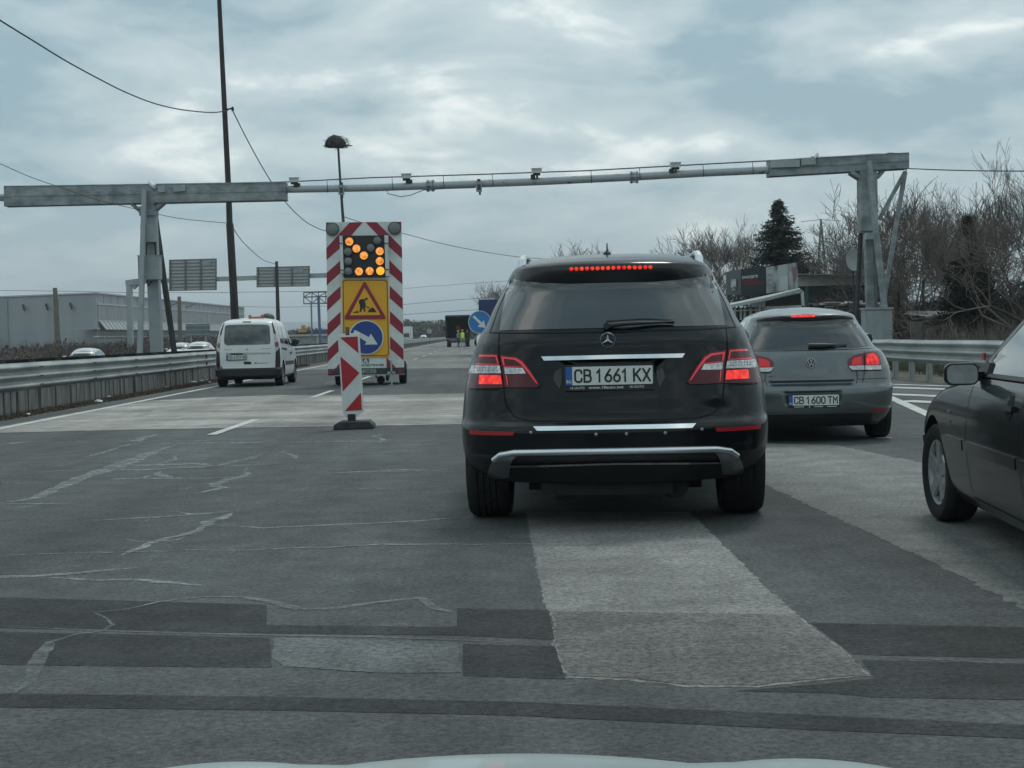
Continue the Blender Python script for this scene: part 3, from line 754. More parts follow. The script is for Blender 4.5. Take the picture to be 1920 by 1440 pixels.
def cabinet():
    yr = 49.5
    a, b_ = P(1619, 578, yr), P(1670, 640, yr)
    t = empty('roadside_cabinet', 'light grey metal cabinet at the foot of the right gantry leg', 'cabinet', ((a.x + b_.x)/2, yr, 0.0))
    w = (b_.x - a.x); z1 = a.z
    m = MB(); m.bx(-w/2, w/2, -.25, .35, -.2, z1 - .05); m.build('housing', box_grey, t, smooth=False, bevel=.01)
    m = MB(); m.bx(-w/2 - .03, w/2 + .03, -.30, .40, z1 - .05, z1 + .01); m.build('lid', steel, t, smooth=False)
    m = MB(); m.bx(-w/2 + .02, w/2 * .25, -.275, -.25, .55, z1 - .10); m.bx(-w/2+.02, w/2*.25, -.275, -.25, 0, .5); m.build('door', steel, t, smooth=False)
    m = MB(); m.bx(.08, .13, -.30, -.25, .35, .55); m.build('lock', dark_steel, t, smooth=False)
cabinet()
# ------------------------------------------------------------------ sign gantry further on
def sign_gantry():
    YA, YB = 138.0, 131.0
    base = Vector((P(243, 640, YA).x, YA, -.4))
    t = empty('sign_gantry', 'distant overhead sign gantry seen from behind, left of the arrow board', 'gantry', base)
    def gy(px): return YA + (YB - YA) * (px - 240) / 380.0
    def Q(px, py, dy=0): return P(px, py, gy(px) + dy)
    def B(mb, name, mt):
        mb.v = [tuple(Vector(v) - base) for v in mb.v]; return mb.build(name, mt, t, smooth=False)
    m = MB(); m.beam(Q(238, 531), Q(275, 526), .5, .5); m.beam(Q(275, 527.5), Q(450, 522), .42, .38); m.beam(Q(450, 522), Q(700, 513), .42, .38); B(m, 'beam', steel)
    m = MB(); m.beam(Q(242.5, 530), Q(245, 662), .48, .5, 0, (0, 1, 0)); m.beam(Q(250, 540), Q(262, 528), .3, .3); B(m, 'column', steel)
    m = MB(); m.beam(Q(690, 515), Vector((Q(690, 515).x, gy(690), 0)), .45, .5, 0, (0, 1, 0)); B(m, 'column', steel)
    for x0, x1, y0, y1 in ((317, 406.5, 487, 545), (481, 581, 501, 538)):
        m = MB(); a, b_, c, d = Q(x0, y0 + 1, -.4), Q(x1, y0 - 1.5, -.4), Q(x1, y1 - 2, -.4), Q(x0, y1, -.4)
        m.add([a, b_, c, d, *[v + Vector((0, .04, 0)) for v in (a, b_, c, d)]], [(0, 1, 2, 3), (7, 6, 5, 4), (0, 4, 5, 1), (1, 5, 6, 2), (2, 6, 7, 3), (3, 7, 4, 0)])
        s = B(m, 'sign_back', mat('sign_back_grey', (0.40, 0.42, 0.42), .5, .2))
        m = MB(); nh = 9 if y1 - y0 > 45 else 6
        for i in range(nh + 1):
            f = i / nh; m.beam(a.lerp(d, f) - Vector((0, .05, 0)), b_.lerp(c, f) - Vector((0, .05, 0)), .05, .085)
        for f in (0.02, .34, .66, .98): m.beam(a.lerp(b_, f) - Vector((0, .12, 0)), d.lerp(c, f) - Vector((0, .12, 0)), .1, .12, 0, (0, 1, 0))
        k = B(m, 'stiffener', mat('stiffener_grey', (.16, .175, .18), .6)); k.parent = s
        m = MB(); m.add([a.lerp(b_, .68) + Vector((0, -.08, -.15)), a.lerp(b_, .88) + Vector((0, -.08, -.15)), a.lerp(b_, .88) + Vector((0, -.08, -.6)), a.lerp(b_, .68) + Vector((0, -.08, -.6))], [(0, 1, 2, 3)])
        k = B(m, 'label_plate', box_grey); k.parent = s
sign_gantry()
# ------------------------------------------------------------------ poles
def pole(name, label, cat, pts, Y, rads, mt, zb=0.0, extra=None, group=None):
    ps = [P(x, y, Y) for x, y in pts]
    d = ps[-1] - ps[-2]; ft = ps[-1] + d * ((zb - 0.1 - ps[-1].z) / d.z) if ps[-1].z > zb else ps[-1]
    base = Vector((ft.x, ft.y, zb))
    t = empty(name, label, cat, base, 0, group)
    m = MB(); m.tube([p - base for p in ps] + [ft - base], rads + [rads[-1]], 12); m.build('shaft', mt, t)
    if extra: extra(t, base)
    return t
def tall_extra(t, base):
    m = MB(); a = P(424, 206, 62) - base; b_ = P(437, 204, 62) - base
    m.tube([a + Vector((0, -.1, 0)), b_ + Vector((0, -.1, 0))], .035, 6); m.tube([b_ + Vector((0, -.1, .06)), b_ + Vector((0, -.1, -.10))], .05, 8)
    m.build('insulator', plastic, t)
pole('street_pole', 'tall dark pole running out of the top of the picture behind the white van', 'pole', [(401, -140), (411, 0), (428, 345), (430.5, 418), (431, 421), (441, 600)], 62, [.07, .085, .115, .125, .15, .16], wood_pole, -.1, tall_extra)
pole('thin_pole', 'short thin dark pole standing right behind the white van', 'pole', [(518.5, 490), (521.5, 600)], 108, [.10, .14], wood_pole, -.4)
def lattice_extra(t, base):
    pass
pole('concrete_pole', 'stained concrete pole in front of the grey warehouse gable', 'pole', [(103, 540), (105, 570), (108, 640)], 120, [.17, .2, .24], conc_pole, -.4, group='concrete power poles by the warehouse')
pole('concrete_pole', 'slim brown pole against the long side of the warehouse, right of the gantry leg', 'pole', [(336, 556), (338, 640)], 150, [.17, .22], conc_pole, -.4, group='concrete power poles by the warehouse')
pole('concrete_pole', 'pole stub against the end of the warehouse, touching the tall dark pole', 'pole', [(434, 566), (437, 610)], 190, [.2, .24], conc_pole, -.4, group='concrete power poles by the warehouse')
def mast():
    Y = 100; ps = [P(634, 275, Y), P(638, 340, Y), P(644, 420, Y)]
    base = Vector((ps[2].x + .3, Y, -.1))
    t = empty('lamp_mast', 'slender dark mast rising behind the arrow board with a bird nest on top', 'mast', base)
    m = MB(); m.tube([p - base for p in ps] + [Vector((0, 0, 0))], [.07, .08, .10, .16], 10); m.build('shaft', dark_steel, t)
    m = MB(); c = P(633, 276, Y) - base
    m.tube([c + Vector((-.85, 0, .04)), c + Vector((.95, .1, .10))], .03, 6); m.tube([c + Vector((-.3, -.6, 0)), c + Vector((.3, .6, 0))], .03, 6); m.build('lamp_arm', dark_steel, t)
    n = empty('bird_nest', 'big ragged stick nest on top of the slender mast', 'nest', (c + base + Vector((0, 0, .0))))
    rnd = random.Random(8); m = MB(); cr = MB()
    prof = [(0, -.02), (.45, -.02), (.68, .10), (.66, .28), (.50, .52), (.28, .70), (0, .78)]
    cr.lathe(prof, (-.05, 0, 0), n=20)
    cr.v = [tuple(Vector(v) + Vector((rnd.uniform(-.05, .05), rnd.uniform(-.05, .05), rnd.uniform(-.04, .04))) + Vector((-.05 - v[2] * .15, 0, 0))) for v in cr.v]
    cr.build('nest_core', mat('nest', (.035, .034, .03), .95, var=.5, scale=6), n, smooth=False)
    for i in range(260):
        a = rnd.uniform(0, 6.283); r = rnd.uniform(.2, .72); z = rnd.uniform(-.02, .78) * (1.1 - r * .75)
        p = Vector((math.cos(a) * r - .05, math.sin(a) * r, z)); d = Vector((rnd.uniform(-1, 1), rnd.uniform(-1, 1), rnd.uniform(-.3, .3))) * .3
        m.tube([p - d, p + d], .012, 3)
    for dx, dz in ((.75, .12), (.85, .02), (.62, -.1)): m.tube([(.4, 0, .05), (dx, 0.05, dz + .05)], .03, 4)
    m.build('sticks', mat('sticks', (.06, .055, .045), .9, var=.5, scale=9), n, smooth=False)['kind'] = 'stuff'
mast()
def blue_mast():
    Y = 190; base = Vector((P(599, 640, Y).x, Y, -.4))
    t = empty('billboard_mast', 'empty steel billboard frame on a blue post, left of the arrow board', 'billboard', base)
    m = MB(); m.tube([P(597, 556, Y) - base, P(600, 632, Y) - base, Vector((0.1, 0, 0))], .17, 10); m.build('post', mat('blue_post', (.06, .12, .24), .5), t)
    m = MB(); m.tube([P(583.5, 565, Y) - base, P(585, 632, Y) - base], .10, 8); m.build('post', mat('blue_grey_post', (.13, .2, .28), .5), t)
    m = MB()
    def q(x, y, d=0): return P(x, y, Y + d) - base
    for y in (548, 556.5, 569): m.beam(q(569, y + .6), q(616, y - .6), .1, .14)
    for x in (569.5, 585, 597, 611): m.beam(q(x, 548), q(x, 569), .1, .12, 0, (0, 1, 0))
    for a, b_, c, d in ((570, 556, 584, 568), (584, 549, 597, 556), (597, 556, 611, 549), (597, 557, 610, 568), (597, 557, 587, 568), (570, 556, 583, 549)): m.beam(q(a, b_), q(c, d), .08, .1)
    m.build('frame', mat('blue_frame', (.07, .085, .105), .6), t, smooth=False)
blue_mast()
# ------------------------------------------------------------------ arrow board trailer
def board_trailer():
    Y0 = 38.6; X0 = P(685, 640, Y0).x
    t = empty('arrow_board_trailer', 'tall red and white striped trailer board with a lit amber arrow and road works signs', 'sign trailer', (X0, Y0, 0))
    def q(x, y):
        p = P(570 + x/3.6, 400 + y/3.6, Y0); return (p.x - X0, p.z)
    def L(l): return [q(*a) for a in l]
    m = MB(); flat(m, L([(148, 60), (657, 56), (675, 1045), (163, 1045)]), 0.0, 0.08)
    panel = m.build('panel', sign_white, t, smooth=False)
    m = MB()
    red = [[(152, 315), (150, 236), (308, 62), (397, 60), (248, 232)], [(148, 62), (190, 62), (150, 104)]]
    for k in range(4): y = 402 + k * 172.5; red.append([(153 + k*2.5, y + 84), (153 + k*2.5, y), (247, y - 84), (247, y - 2)])
    red.append([(215, 1044), (240, 1012), (250, 1044)])
    red += [[(415, 60), (492, 60), (661, 232), (663, 306), (575, 228)], [(618, 57), (657, 57), (658, 100)]]
    for k in range(4): y = 317 + k * 171; red.append([(577 + k*1.5, y), (664 + k*2.4, y + 86), (664 + k*2.4, y + 162), (577 + k*1.5, y + 84)])
    red.append([(556, 970), (618, 1040), (558, 1042)])
    for r in red: flat(m, L(r), -0.004, 0.001)
    o = m.build('stripes', sign_red, panel, smooth=False)
    # arrow display
    m = MB(); flat(m, L([(262, 152), (546, 150), (550, 432), (268, 434)]), -0.10, -0.002); disp = m.build('arrow_display', sign_black, t, smooth=False, bevel=.01)
    m = MB()
    for a in ([(242, 153), (262, 153), (272, 404), (250, 404)], [(544, 150), (570, 150), (574, 424), (553, 424)]): flat(m, L(a), -0.13, -0.003)
    m.build('display_bracket', sign_white, t, smooth=False)
    m = MB()
    for (x0, y0, x1, y1) in ((236, 205, 262, 205), (544, 204, 575, 204), (246, 384, 270, 384), (548, 380, 577, 380)): a = q(x0, y0); b_ = q(x1, y1); m.beam((a[0], -.15, a[1]), (b_[0], -.15, b_[1]), .02, .02)
    m.build('strap', dark_steel, t, smooth=False)
    s = 38.6 / 2900 / 3.6
    def lamp(x, y, r, mt, name='lamp', y0=-.135, par=disp, rim=plastic):
        c = q(x, y); m = MB(); m.lathe([(r*s*1.12, 0), (r*s*1.12, .05), (r*s, .055)], (c[0], y0 + .04, c[1]), (0, -1, 0), 20)
        o = m.build(name, rim, par)
        m = MB(); m.lathe([(r*s*1.0, .0), (r*s*.9, .012), (r*s*.5, .03), (0, .034)], (c[0], y0 - .006, c[1]), (0, -1, 0), 20)
        if par is disp: k = m.build('lamp_lens', mt, o)
        else: k = m.build('lamp_lens', mt, o)
    for x, y in ((309, 193), (357, 240), (407, 287), (374, 394), (446, 391), (514, 324), (514, 258)): lamp(x, y, 27, amber_lit)
    lamp(518, 390, 28, amber_hot)
    for x, y in ((497, 187), (452, 236), (299, 262), (302, 327), (302, 394)): lamp(x, y, 27, lamp_off)
    for x, y in ((193, 108), (613, 102)): lamp(x, y, 40, lamp_off, 'warning_lamp', -.06, t, mat('lamp_rim', (.06, .065, .065), .5))
    # yellow sign board
    def rr(x0, x1, y0, y1, r, dx=0):
        return [q(u + dx * (v - y0) / (y1 - y0), v) for u, v in rrect(x0, x1, y0, y1, r)]
    m = MB(); flat(m, rr(256, 568, 444, 969, 6, 10), -0.028, -0.002); yb = m.build('yellow_board', sign_yellow, t, smooth=False)
    m = MB()
    a = rr(261, 563, 449, 963, 22, 10); b_ = rr(266, 558, 454, 958, 20, 10)
    n = len(a)
    for i in range(n): m.add([(a[i][0], -.031, a[i][1]), (a[(i+1) % n][0], -.031, a[(i+1) % n][1]), (b_[(i+1) % n][0], -.031, b_[(i+1) % n][1]), (b_[i][0], -.031, b_[i][1])], [(0, 1, 2, 3)])
    m.build('border', sign_black, yb, smooth=False)
    def rtri(pts, r):
        out = []
        for i in range(3):
            p = Vector(pts[i]); d1 = (Vector(pts[i-1]) - p).normalized(); d2 = (Vector(pts[(i+1) % 3]) - p).normalized()
            for k in range(5):
                f = k / 4; out.append(tuple((p + d1 * r * (1-f)**2 + d2 * r * f**2)))
        return out
    m = MB(); flat(m, L(rtri([(410, 455), (558, 712), (268, 714)], 20)), -0.06, -0.030); tri = m.build('road_works_sign', sign_red, t, smooth=False)
    m = MB(); flat(m, L(rtri([(410, 502), (519, 686), (310, 689)], 5)), -0.064, -0.059); m.build('sign_face', sign_yellow, tri, smooth=False)
    m = MB()
    worker = [(372, 592), (378, 582), (402, 578), (410, 582), (412, 577), (418, 570), (427, 569), (431, 575), (430, 583), (424, 587), (419, 584), (414, 590), (411, 598), (418, 612), (417, 626), (436, 632), (447, 640), (446, 645), (432, 638), (414, 632), (411, 634), (416, 652), (415, 664), (404, 666), (404, 650), (396, 640), (392, 652), (388, 666), (374, 666), (377, 655), (380, 640), (378, 616), (373, 608)]
    flat(m, L(worker), -0.067, -0.0645)
    flat(m, L([(330, 672), (340, 664), (352, 663), (360, 656), (368, 664), (374, 672)]), -0.067, -0.0645)
    flat(m, L([(430, 668), (440, 650), (452, 644), (462, 634), (470, 638), (480, 650), (492, 668)]), -0.067, -0.0645)
    m.build('worker_symbol', sign_black, tri, smooth=False)
    c = q(421, 838)
    m = MB(); disc(m, c, 117*s, -.06, -.030, 40); bs = m.build('keep_right_sign', sign_white, t, smooth=False)
    m = MB(); disc(m, c, 110*s, -.064, -.059, 40); m.build('sign_face', sign_blue, bs, smooth=False)
    m = MB(); flat(m, L([(339, 792), (347, 787), (440, 836), (452, 811), (498, 885), (411, 886), (424, 868), (333, 812)]), -.068, -.0645); m.build('arrow_symbol', sign_white, bs, smooth=False)
    # logo and lettering
    m = MB(); flat(m, L([(395, 980), (438, 980), (438, 1011), (396, 1011)]), -.004, .001); lg = m.build('logo', green_ink, panel, smooth=False)
    m = MB(); flat(m, L([(399, 1009), (411, 983), (422, 983), (434, 1009), (421, 1009), (416, 998), (411, 1009)]), -.007, -.0045); m.build('logo_mark', sign_white, lg, smooth=False)
    m = MB(); cc = q(450, 1025); x0 = q(363, 1025)[0]; x1 = q(537, 1025)[0]
    add_text(m, 'МАГИСТРАЛИ', ((x0 + x1)/2, -.006, cc[1]), x1 - x0, .062, bold=.03); m.build('lettering', green_ink, panel, smooth=False)
    # chassis
    z = lambda y: q(400, y)[1]
    xl, xr = q(163, 1050)[0], q(680, 1050)[0]
    m = MB(); m.bx(xl, xr, -.04, .0, z(1092), z(1046)); m.bx(xl, xr, .0, .10, z(1060), z(1046)); m.bx(xl + .1, xr - .1, 0, 2.2, z(1092), z(1070))
    m.bx(-.05, .05, 2.2, 4.0, .42, .52); chs = m.build('chassis', mat('chassis_grey', (.045, .05, .052), .6, .3, var=.3, scale=5), t, smooth=False)
    m = MB(); m.bx(xl, xr, -.055, .02, z(1094), z(1088)); m.build('bumper_rail', steel, t, smooth=False)
    for x0_, x1_, y0_, y1_ in ((168, 203, 1060, 1088), (635, 668, 1054, 1080)):
        a = q(x0_, y1_); b_ = q(x1_, y0_); m = MB(); m.bx(a[0], b_[0], -.10, -.04, a[1], b_[1]); m.build('tail_light', mat('dull_red_lens', (.18, .015, .02), .3), t, smooth=False, bevel=.006)
    a = q(380, 1080); b_ = q(488, 1052); m = MB(); m.bx(a[0], b_[0], -.052, -.04, a[1], b_[1]); pl = m.build('license_plate', mat('dirty_plate', (.28, .30, .29), .6, var=.2, scale=12), t, smooth=False)
    m = MB(); add_text(m, 'C 2308 EC', ((a[0]+b_[0])/2, -.0535, (a[1]+b_[1])/2), (b_[0]-a[0])*.92, .065, bold=.02); m.build('lettering', sign_black, pl, smooth=False)
    for x0_, x1_ in ((193, 240), (634, 681)):
        a = q(x0_, 1165)[0]; b_ = q(x1_, 1165)[0]
        m = MB(); r = .29; m.lathe([(r*.55, -.08), (r*.9, -.09), (r, -.06), (r, .06), (r*.9, .09), (r*.55, .08)], ((a+b_)/2, .95, r), (1, 0, 0), 28); w = m.build('wheel', rubber, t)
        m = MB(); m.lathe([(r*.56, -.07), (r*.3, -.05), (0.0, -.05)], ((a+b_)/2, .95, r), (1, 0, 0), 20); m.lathe([(r*.56, .07), (r*.3, .05), (0.0, .05)], ((a+b_)/2, .95, r), (1, 0, 0), 20); m.build('rim', steel, w)
        m = MB(); m.lathe([(.34, -.11), (.34, .11), (.335, .11), (.335, -.11)], ((a+b_)/2, .95, r), (1, 0, 0), 28); m.v = [v for v in m.v];
    m = MB(); c = q(511, 1120); m.lathe([(0, -.04), (.075, -.04), (.085, -.02), (.085, .02), (.075, .04), (0, .04)], (c[0], 3.2, .10), (1, 0, 0), 20); m.build('jockey_wheel', rubber, t)
    m = MB(); m.tube([(c[0] + .06, 3.2, .1), (c[0] + .09, 3.2, .5)], .025, 8); m.build('jockey_post', steel, t)
    m = MB(); c = q(512, 1118); m.lathe([(0, -.035), (.085, -.035), (.1, -.015), (.1, .015), (.085, .035), (0, .035)], (c[0], .4, .12), (.15, 1, 0), 20); m.tube([(c[0] - .12, .4, .36), (c[0] - .12, .4, .2), (c[0], .4, .12)], .02, 6); m.build('spare_jockey_wheel', rubber, t)
    for x, w in ((590, .05), ):
        a = q(x, 990); b_ = q(x, 1160); m = MB(); m.beam((a[0], -.12, a[1]), (b_[0] + .02, -.12, b_[1]), .04, .05, 0, (0, 1, 0)); m.box((b_[0], -.12, b_[1] + .01), (.13, .13, .02)); m.beam((a[0] - .1, -.12, z(1080)), (a[0] + .1, -.12, z(1078)), .05, .05); m.build('stand_leg', steel, t, smooth=False)
board_trailer()
def delineator():
    Y0 = 20.3; b0 = P(662, 800, Y0); X0 = b0.x
    t = empty('traffic_delineator', 'red and white delineator panel on a black foot in front of the arrow board', 'delineator', (X0, Y0, 0))
    def q(x, y):
        p = P(570 + x/3.6, 400 + y/3.6, Y0); return (p.x - X0, p.z)
    def L(l): return [q(*a) for a in l]
    m = MB(); flat(m, L([(228, 820), (250, 814), (364, 808), (374, 812), (388, 1080), (405, 1335), (355, 1372), (338, 1386), (300, 1386), (262, 1350), (243, 1080)]), 0, .035)
    fr = m.build('panel', white_paint, t, smooth=False, bevel=.004)
    m = MB(); flat(m, L([(240, 835), (362, 830), (392, 1328), (272, 1335)]), -.003, 0); m.build('face', sign_white, fr, smooth=False)
    m = MB()
    for r in ([(243, 838), (362, 831), (368, 945)], [(246, 966), (375, 1077), (262, 1203)], [(384, 1210), (391, 1328), (276, 1334)]): flat(m, L(r), -.006, -.0032)
    m.build('arrows', sign_red2, fr, smooth=False)
    m = MB(); a = q(290, 790); m.bx(a[0]-.02, a[0]+.03, .0, .03, q(290, 822)[1], q(290, 768)[1]); m.build('tab', mat('brown_tab', (.12, .1, .08), .7), t, smooth=False)
    m = MB(); h = q(300, 1386)[1]; c = q(322, 1386)[0]
    m.bx(c - .05, c + .05, -.03, .07, .10, h + .06); m.build('socket', plastic, t, smooth=False)
    m = MB(); w = .26
    base = [(-w, 0), (w, 0), (w + .0, .055), (w - .06, .105), (-w + .08, .105), (-w, .06)]
    m.prism(base, lambda u, v, tt: (u + .02, tt, v), -.2, .24)
    m.build('rubber_foot', mat('grey_rubber', (.035, .037, .04), .8, var=.3, scale=9), t, smooth=False, bevel=.015)
delineator()
# ------------------------------------------------------------------ vehicles
def inside_depth(poly, x, z):
    """signed distance inside a convex ccw/cw polygon"""
    n = len(poly); best = 1e9
    ar = sum(poly[i][0]*poly[(i+1) % n][1] - poly[(i+1) % n][0]*poly[i][1] for i in range(n)); sg = 1 if ar > 0 else -1
    for i in range(n):
        ax, az = poly[i]; bx_, bz = poly[(i+1) % n]; l = math.hypot(bx_-ax, bz-az)
        d = sg * ((bx_-ax)*(z-az) - (bz-az)*(x-ax)) / l
        best = min(best, d)
    return best
class Car:
    def __init__(s, name, label, O, rz, w, yr, yf, b=0.5, bf=0.6, p=2.6, cat='car', group=None):
        s.root = empty(name, label, cat, (O[0], O[1], 0), rz, group)
        s.w, s.yr, s.yf = pchip(w), pchip(yr), pchip(yf); s.z0, s.z1 = w[0][0], w[-1][0]
        s.b, s.bf, s.p = b, bf, p; s.dents = []
        s.Mw = Matrix.Translation((O[0], O[1], 0)) @ Matrix.Rotation(rz, 4, 'Z'); s.Mi = s.Mw.inverted()
        s.o = s.Mi @ Vector((0, 0, CAMZ))
    def B(s, z): return min(s.b, .42*(s.yf(z) - s.yr(z)))
    def BF(s, z): return min(s.bf, .42*(s.yf(z) - s.yr(z)))
    def R(s, x, z):
        a = min(abs(x) / s.w(z), 0.9995)
        y = s.yr(z) + s.B(z) * (1 - (1 - a**s.p)**(1/s.p))
        for poly, dp, soft in s.dents:
            d = inside_depth(poly, x, z)
            if d > 0: y += dp * sstep(0, soft, d)
        return y
    def FR(s, x, z):
        a = min(abs(x) / s.w(z), 0.9995)
        return s.yf(z) - s.BF(z) * (1 - (1 - a**s.p)**(1/s.p))
    def X(s, y, z):
        w = s.w(z); b, bf = s.B(z), s.BF(z); d = max(s.yr(z) + b - y, y - (s.yf(z) - bf), 0)
        q = b if y < s.yr(z) + b else bf
        if d <= 0: return w
        k = min(1, d / q)
        return w * (1 - k**s.p)**(1/s.p) if k < 1 else 0.001
    def ray(s, px, py):
        d = s.Mi.to_3x3() @ ray(px, py); return d
    def trace(s, px, py):
        d = s.ray(px, py); y = 0.1
        for _ in range(14):
            t = (y - s.o.y) / d.y; x = s.o.x + d.x*t; z = s.o.z + d.z*t
            y = s.R(x, min(max(z, s.z0), s.z1))
        return (x, z)
    def at(s, px, py, y):
        d = s.ray(px, py); t = (y - s.o.y) / d.y; return s.o + d*t
    def L(s, pts, org=(0, 0), k=1.0): return [s.trace(org[0] + a/k, org[1] + b_/k) for a, b_ in pts]
    def rear(s, u, v, off): return (u, s.R(u, v) - off, v)
    def rear0(s, u, v, off):
        d = s.dents; s.dents = []; y = s.R(u, v); s.dents = d; return (u, y - off, v)
    def panel(s, mb, poly, off, th=0.01, mi=0, proj=None, step=0.04, closed=True):
        proj = proj or s.rear
        bm = bmesh.new(); pp = []
        for q in poly:
            if not pp or (abs(q[0]-pp[-1][0]) + abs(q[1]-pp[-1][1])) > 1e-5: pp.append(q)
        f = bm.faces.new([bm.verts.new((a, b_, 0)) for a, b_ in pp])
        if f.normal.z < 0: bmesh.ops.reverse_faces(bm, faces=[f])
        for ax in (0, 1):
            lo = min(q[ax] for q in pp); hi = max(q[ax] for q in pp); n = max(1, int(math.ceil((hi - lo) / step)))
            for i in range(1, n):
                c = lo + (hi - lo) * i / n
                no = (1, 0, 0) if ax == 0 else (0, 1, 0)
                bmesh.ops.bisect_plane(bm, geom=bm.verts[:] + bm.edges[:] + bm.faces[:], dist=1e-6, plane_co=(c, 0, 0) if ax == 0 else (0, c, 0), plane_no=no)
        bmesh.ops.triangulate(bm, faces=[f for f in bm.faces if len(f.verts) > 4])
        bm.verts.ensure_lookup_table(); bm.verts.index_update()
        n = len(bm.verts)
        vs = [proj(v.co.x, v.co.y, off) for v in bm.verts]
        fs = [[v.index for v in f.verts] for f in bm.faces]
        if th:
            vs += [proj(v.co.x, v.co.y, off - th) for v in bm.verts]
            for e in bm.edges:
                if len(e.link_faces) == 1: a, b_ = e.verts[0].index, e.verts[1].index; fs.append([a, b_, b_ + n, a + n])
        mb.add(vs, fs, mi); bm.free()
    def ribbon(s, mb, pts, w, off, mi=0, proj=None, th=0.0):
        proj = proj or s.rear; P_ = []
        for i in range(len(pts) - 1):
            a, b_ = Vector(pts[i]), Vector(pts[i+1]); k = max(1, int((b_ - a).length / 0.04))
            for j in range(k): P_.append(a.lerp(b_, j/k))
        P_.append(Vector(pts[-1])); vs = []; n = len(P_)
        for i, p in enumerate(P_):
            d = (P_[min(i+1, n-1)] - P_[max(i-1, 0)]).normalized(); nn = Vector((-d.y, d.x)) * w/2
            vs += [proj(p.x + nn.x, p.y + nn.y, off), proj(p.x - nn.x, p.y - nn.y, off)]
        mb.add(vs, [[2*i, 2*i+1, 2*i+3, 2*i+2] for i in range(n-1)], mi)
    def body(s, mt, dz=0.02, nr=72, ny=44, nf=24, matfn=None, name='body', arches=()):
        zs = list(np.arange(s.z0, s.z1, dz)) + [s.z1]
        if len(zs) > 2 and zs[-1] - zs[-2] < dz*.3: zs.pop(-2)
        mb = MB(); e = 2 / s.p
        for z in zs:
            w, yr, yf, sb, sbf = s.w(z), s.yr(z), s.yf(z), s.B(z), s.BF(z); ring = []
            for i in range(nr + 1):
                t = -math.pi/2 + math.pi * i / nr
                x = w * math.copysign(abs(math.sin(t))**e, t) if i not in (0, nr) else math.copysign(w, t)
                y = s.R(x, z) if i not in (0, nr) else yr + sb
                ring.append((x, y, z))
            for i in range(1, ny): ring.append((w, yr + sb + (yf - sbf - yr - sb) * i / ny, z))
            for i in range(nf + 1):
                t = math.pi/2 - math.pi * i / nf
                x = w * math.copysign(abs(math.sin(t))**e, t)
                ring.append((x, yf - sbf * (1 - abs(math.cos(t))**e), z))
            for i in range(1, ny): ring.append((-w, yf - sbf - (yf - sbf - yr - sb) * i / ny, z))
            mb.v += ring; k = len(ring)
        for j in range(len(zs) - 1):
            for i in range(k): mb.f.append([j*k+i, j*k+(i+1) % k, (j+1)*k+(i+1) % k, (j+1)*k+i]); mb.m.append(0)
        mb.f.append(list(range(k))[::-1]); mb.m.append(0)
        top = ring; cy = (s.yr(zs[-1]) + s.yf(zs[-1])) / 2; nz = len(zs)
        for q_, (sc, hz_) in enumerate(((.7, .004), (.4, .006), (.12, .007))):
            mb.v += [(p[0]*sc, cy + (p[1] - cy)*sc, p[2] + hz_) for p in top]
            for i in range(k): mb.f.append([(nz-1+q_)*k+i, (nz-1+q_)*k+(i+1) % k, (nz+q_)*k+(i+1) % k, (nz+q_)*k+i]); mb.m.append(0)
        mb.f.append([(nz+2)*k + i for i in range(k)]); mb.m.append(0)
        mts = mt if isinstance(mt, list) else [mt]
        if matfn:
            for i, f in enumerate(mb.f):
                c = sum((Vector(mb.v[j]) for j in f), Vector()) / len(f); mb.m[i] = matfn(c)
        o = mb.build(name, mts, s.root, angle=50)
        if arches:
            cut = MB()
            for (y, z, r, x0, x1) in arches:
                n = 40
                cut.prism([(y + r*math.cos(2*math.pi*i/n), z + r*math.sin(2*math.pi*i/n)) for i in range(n)], lambda u, v, t: (t, u, v), x0, x1)
            co = cut.build('cutter', gap, None, smooth=False)
            co.matrix_world = s.Mw; bpy.context.view_layer.update()
            md = o.modifiers.new('b', 'BOOLEAN'); md.operation = 'DIFFERENCE'; md.object = co; md.solver = 'EXACT'
            try: md.material_mode = 'TRANSFER'
            except Exception: pass
            dg = bpy.context.evaluated_depsgraph_get()
            me = bpy.data.meshes.new_from_object(o.evaluated_get(dg))
            o.modifiers.clear(); o.data = me; me.name = name
            bpy.data.objects.remove(co)
        s.bo = o
        return o
    def wheel(s, x, y, r, w, rim_mat=None, steer=0.0, spokes=7, rr=0.64, cover=False):
        side = 1 if x > 0 else -1
        m = MB(); n = 40
        prof = [(r*rr, -w*.42), (r*.80, -w*.52), (r*.93, -w*.50), (r*.985, -w*.40), (r, -w*.28)]
        for g in (-.22, -.07, .07, .22): prof += [(r, w*(g-.018)), (r*.978, w*(g-.012)), (r*.978, w*(g+.012)), (r, w*(g+.018))]
        prof += [(r, w*.28), (r*.985, w*.40), (r*.93, w*.50), (r*.80, w*.52), (r*rr, w*.42)]
        m.lathe(prof, (0, 0, 0), (side, 0, 0), n); m.lathe([(0.001, 0), (r*rr*1.0, 0)], (0, 0, 0), (side, 0, 0), n)
        o = m.build('wheel', rubber, s.root, angle=40); o.location = (x, y, r); o.rotation_euler = (0, 0, steer)
        m = MB(); m.lathe([(r*rr, w*.42), (r*rr*.94, w*.38), (r*rr*.90, w*.20), (r*rr*.88, 0.0)], (0, 0, 0), (side, 0, 0), n)
        m.lathe([(0.001, w*.36), (r*.17, w*.35), (r*.19, w*.22)], (0, 0, 0), (side, 0, 0), 20)
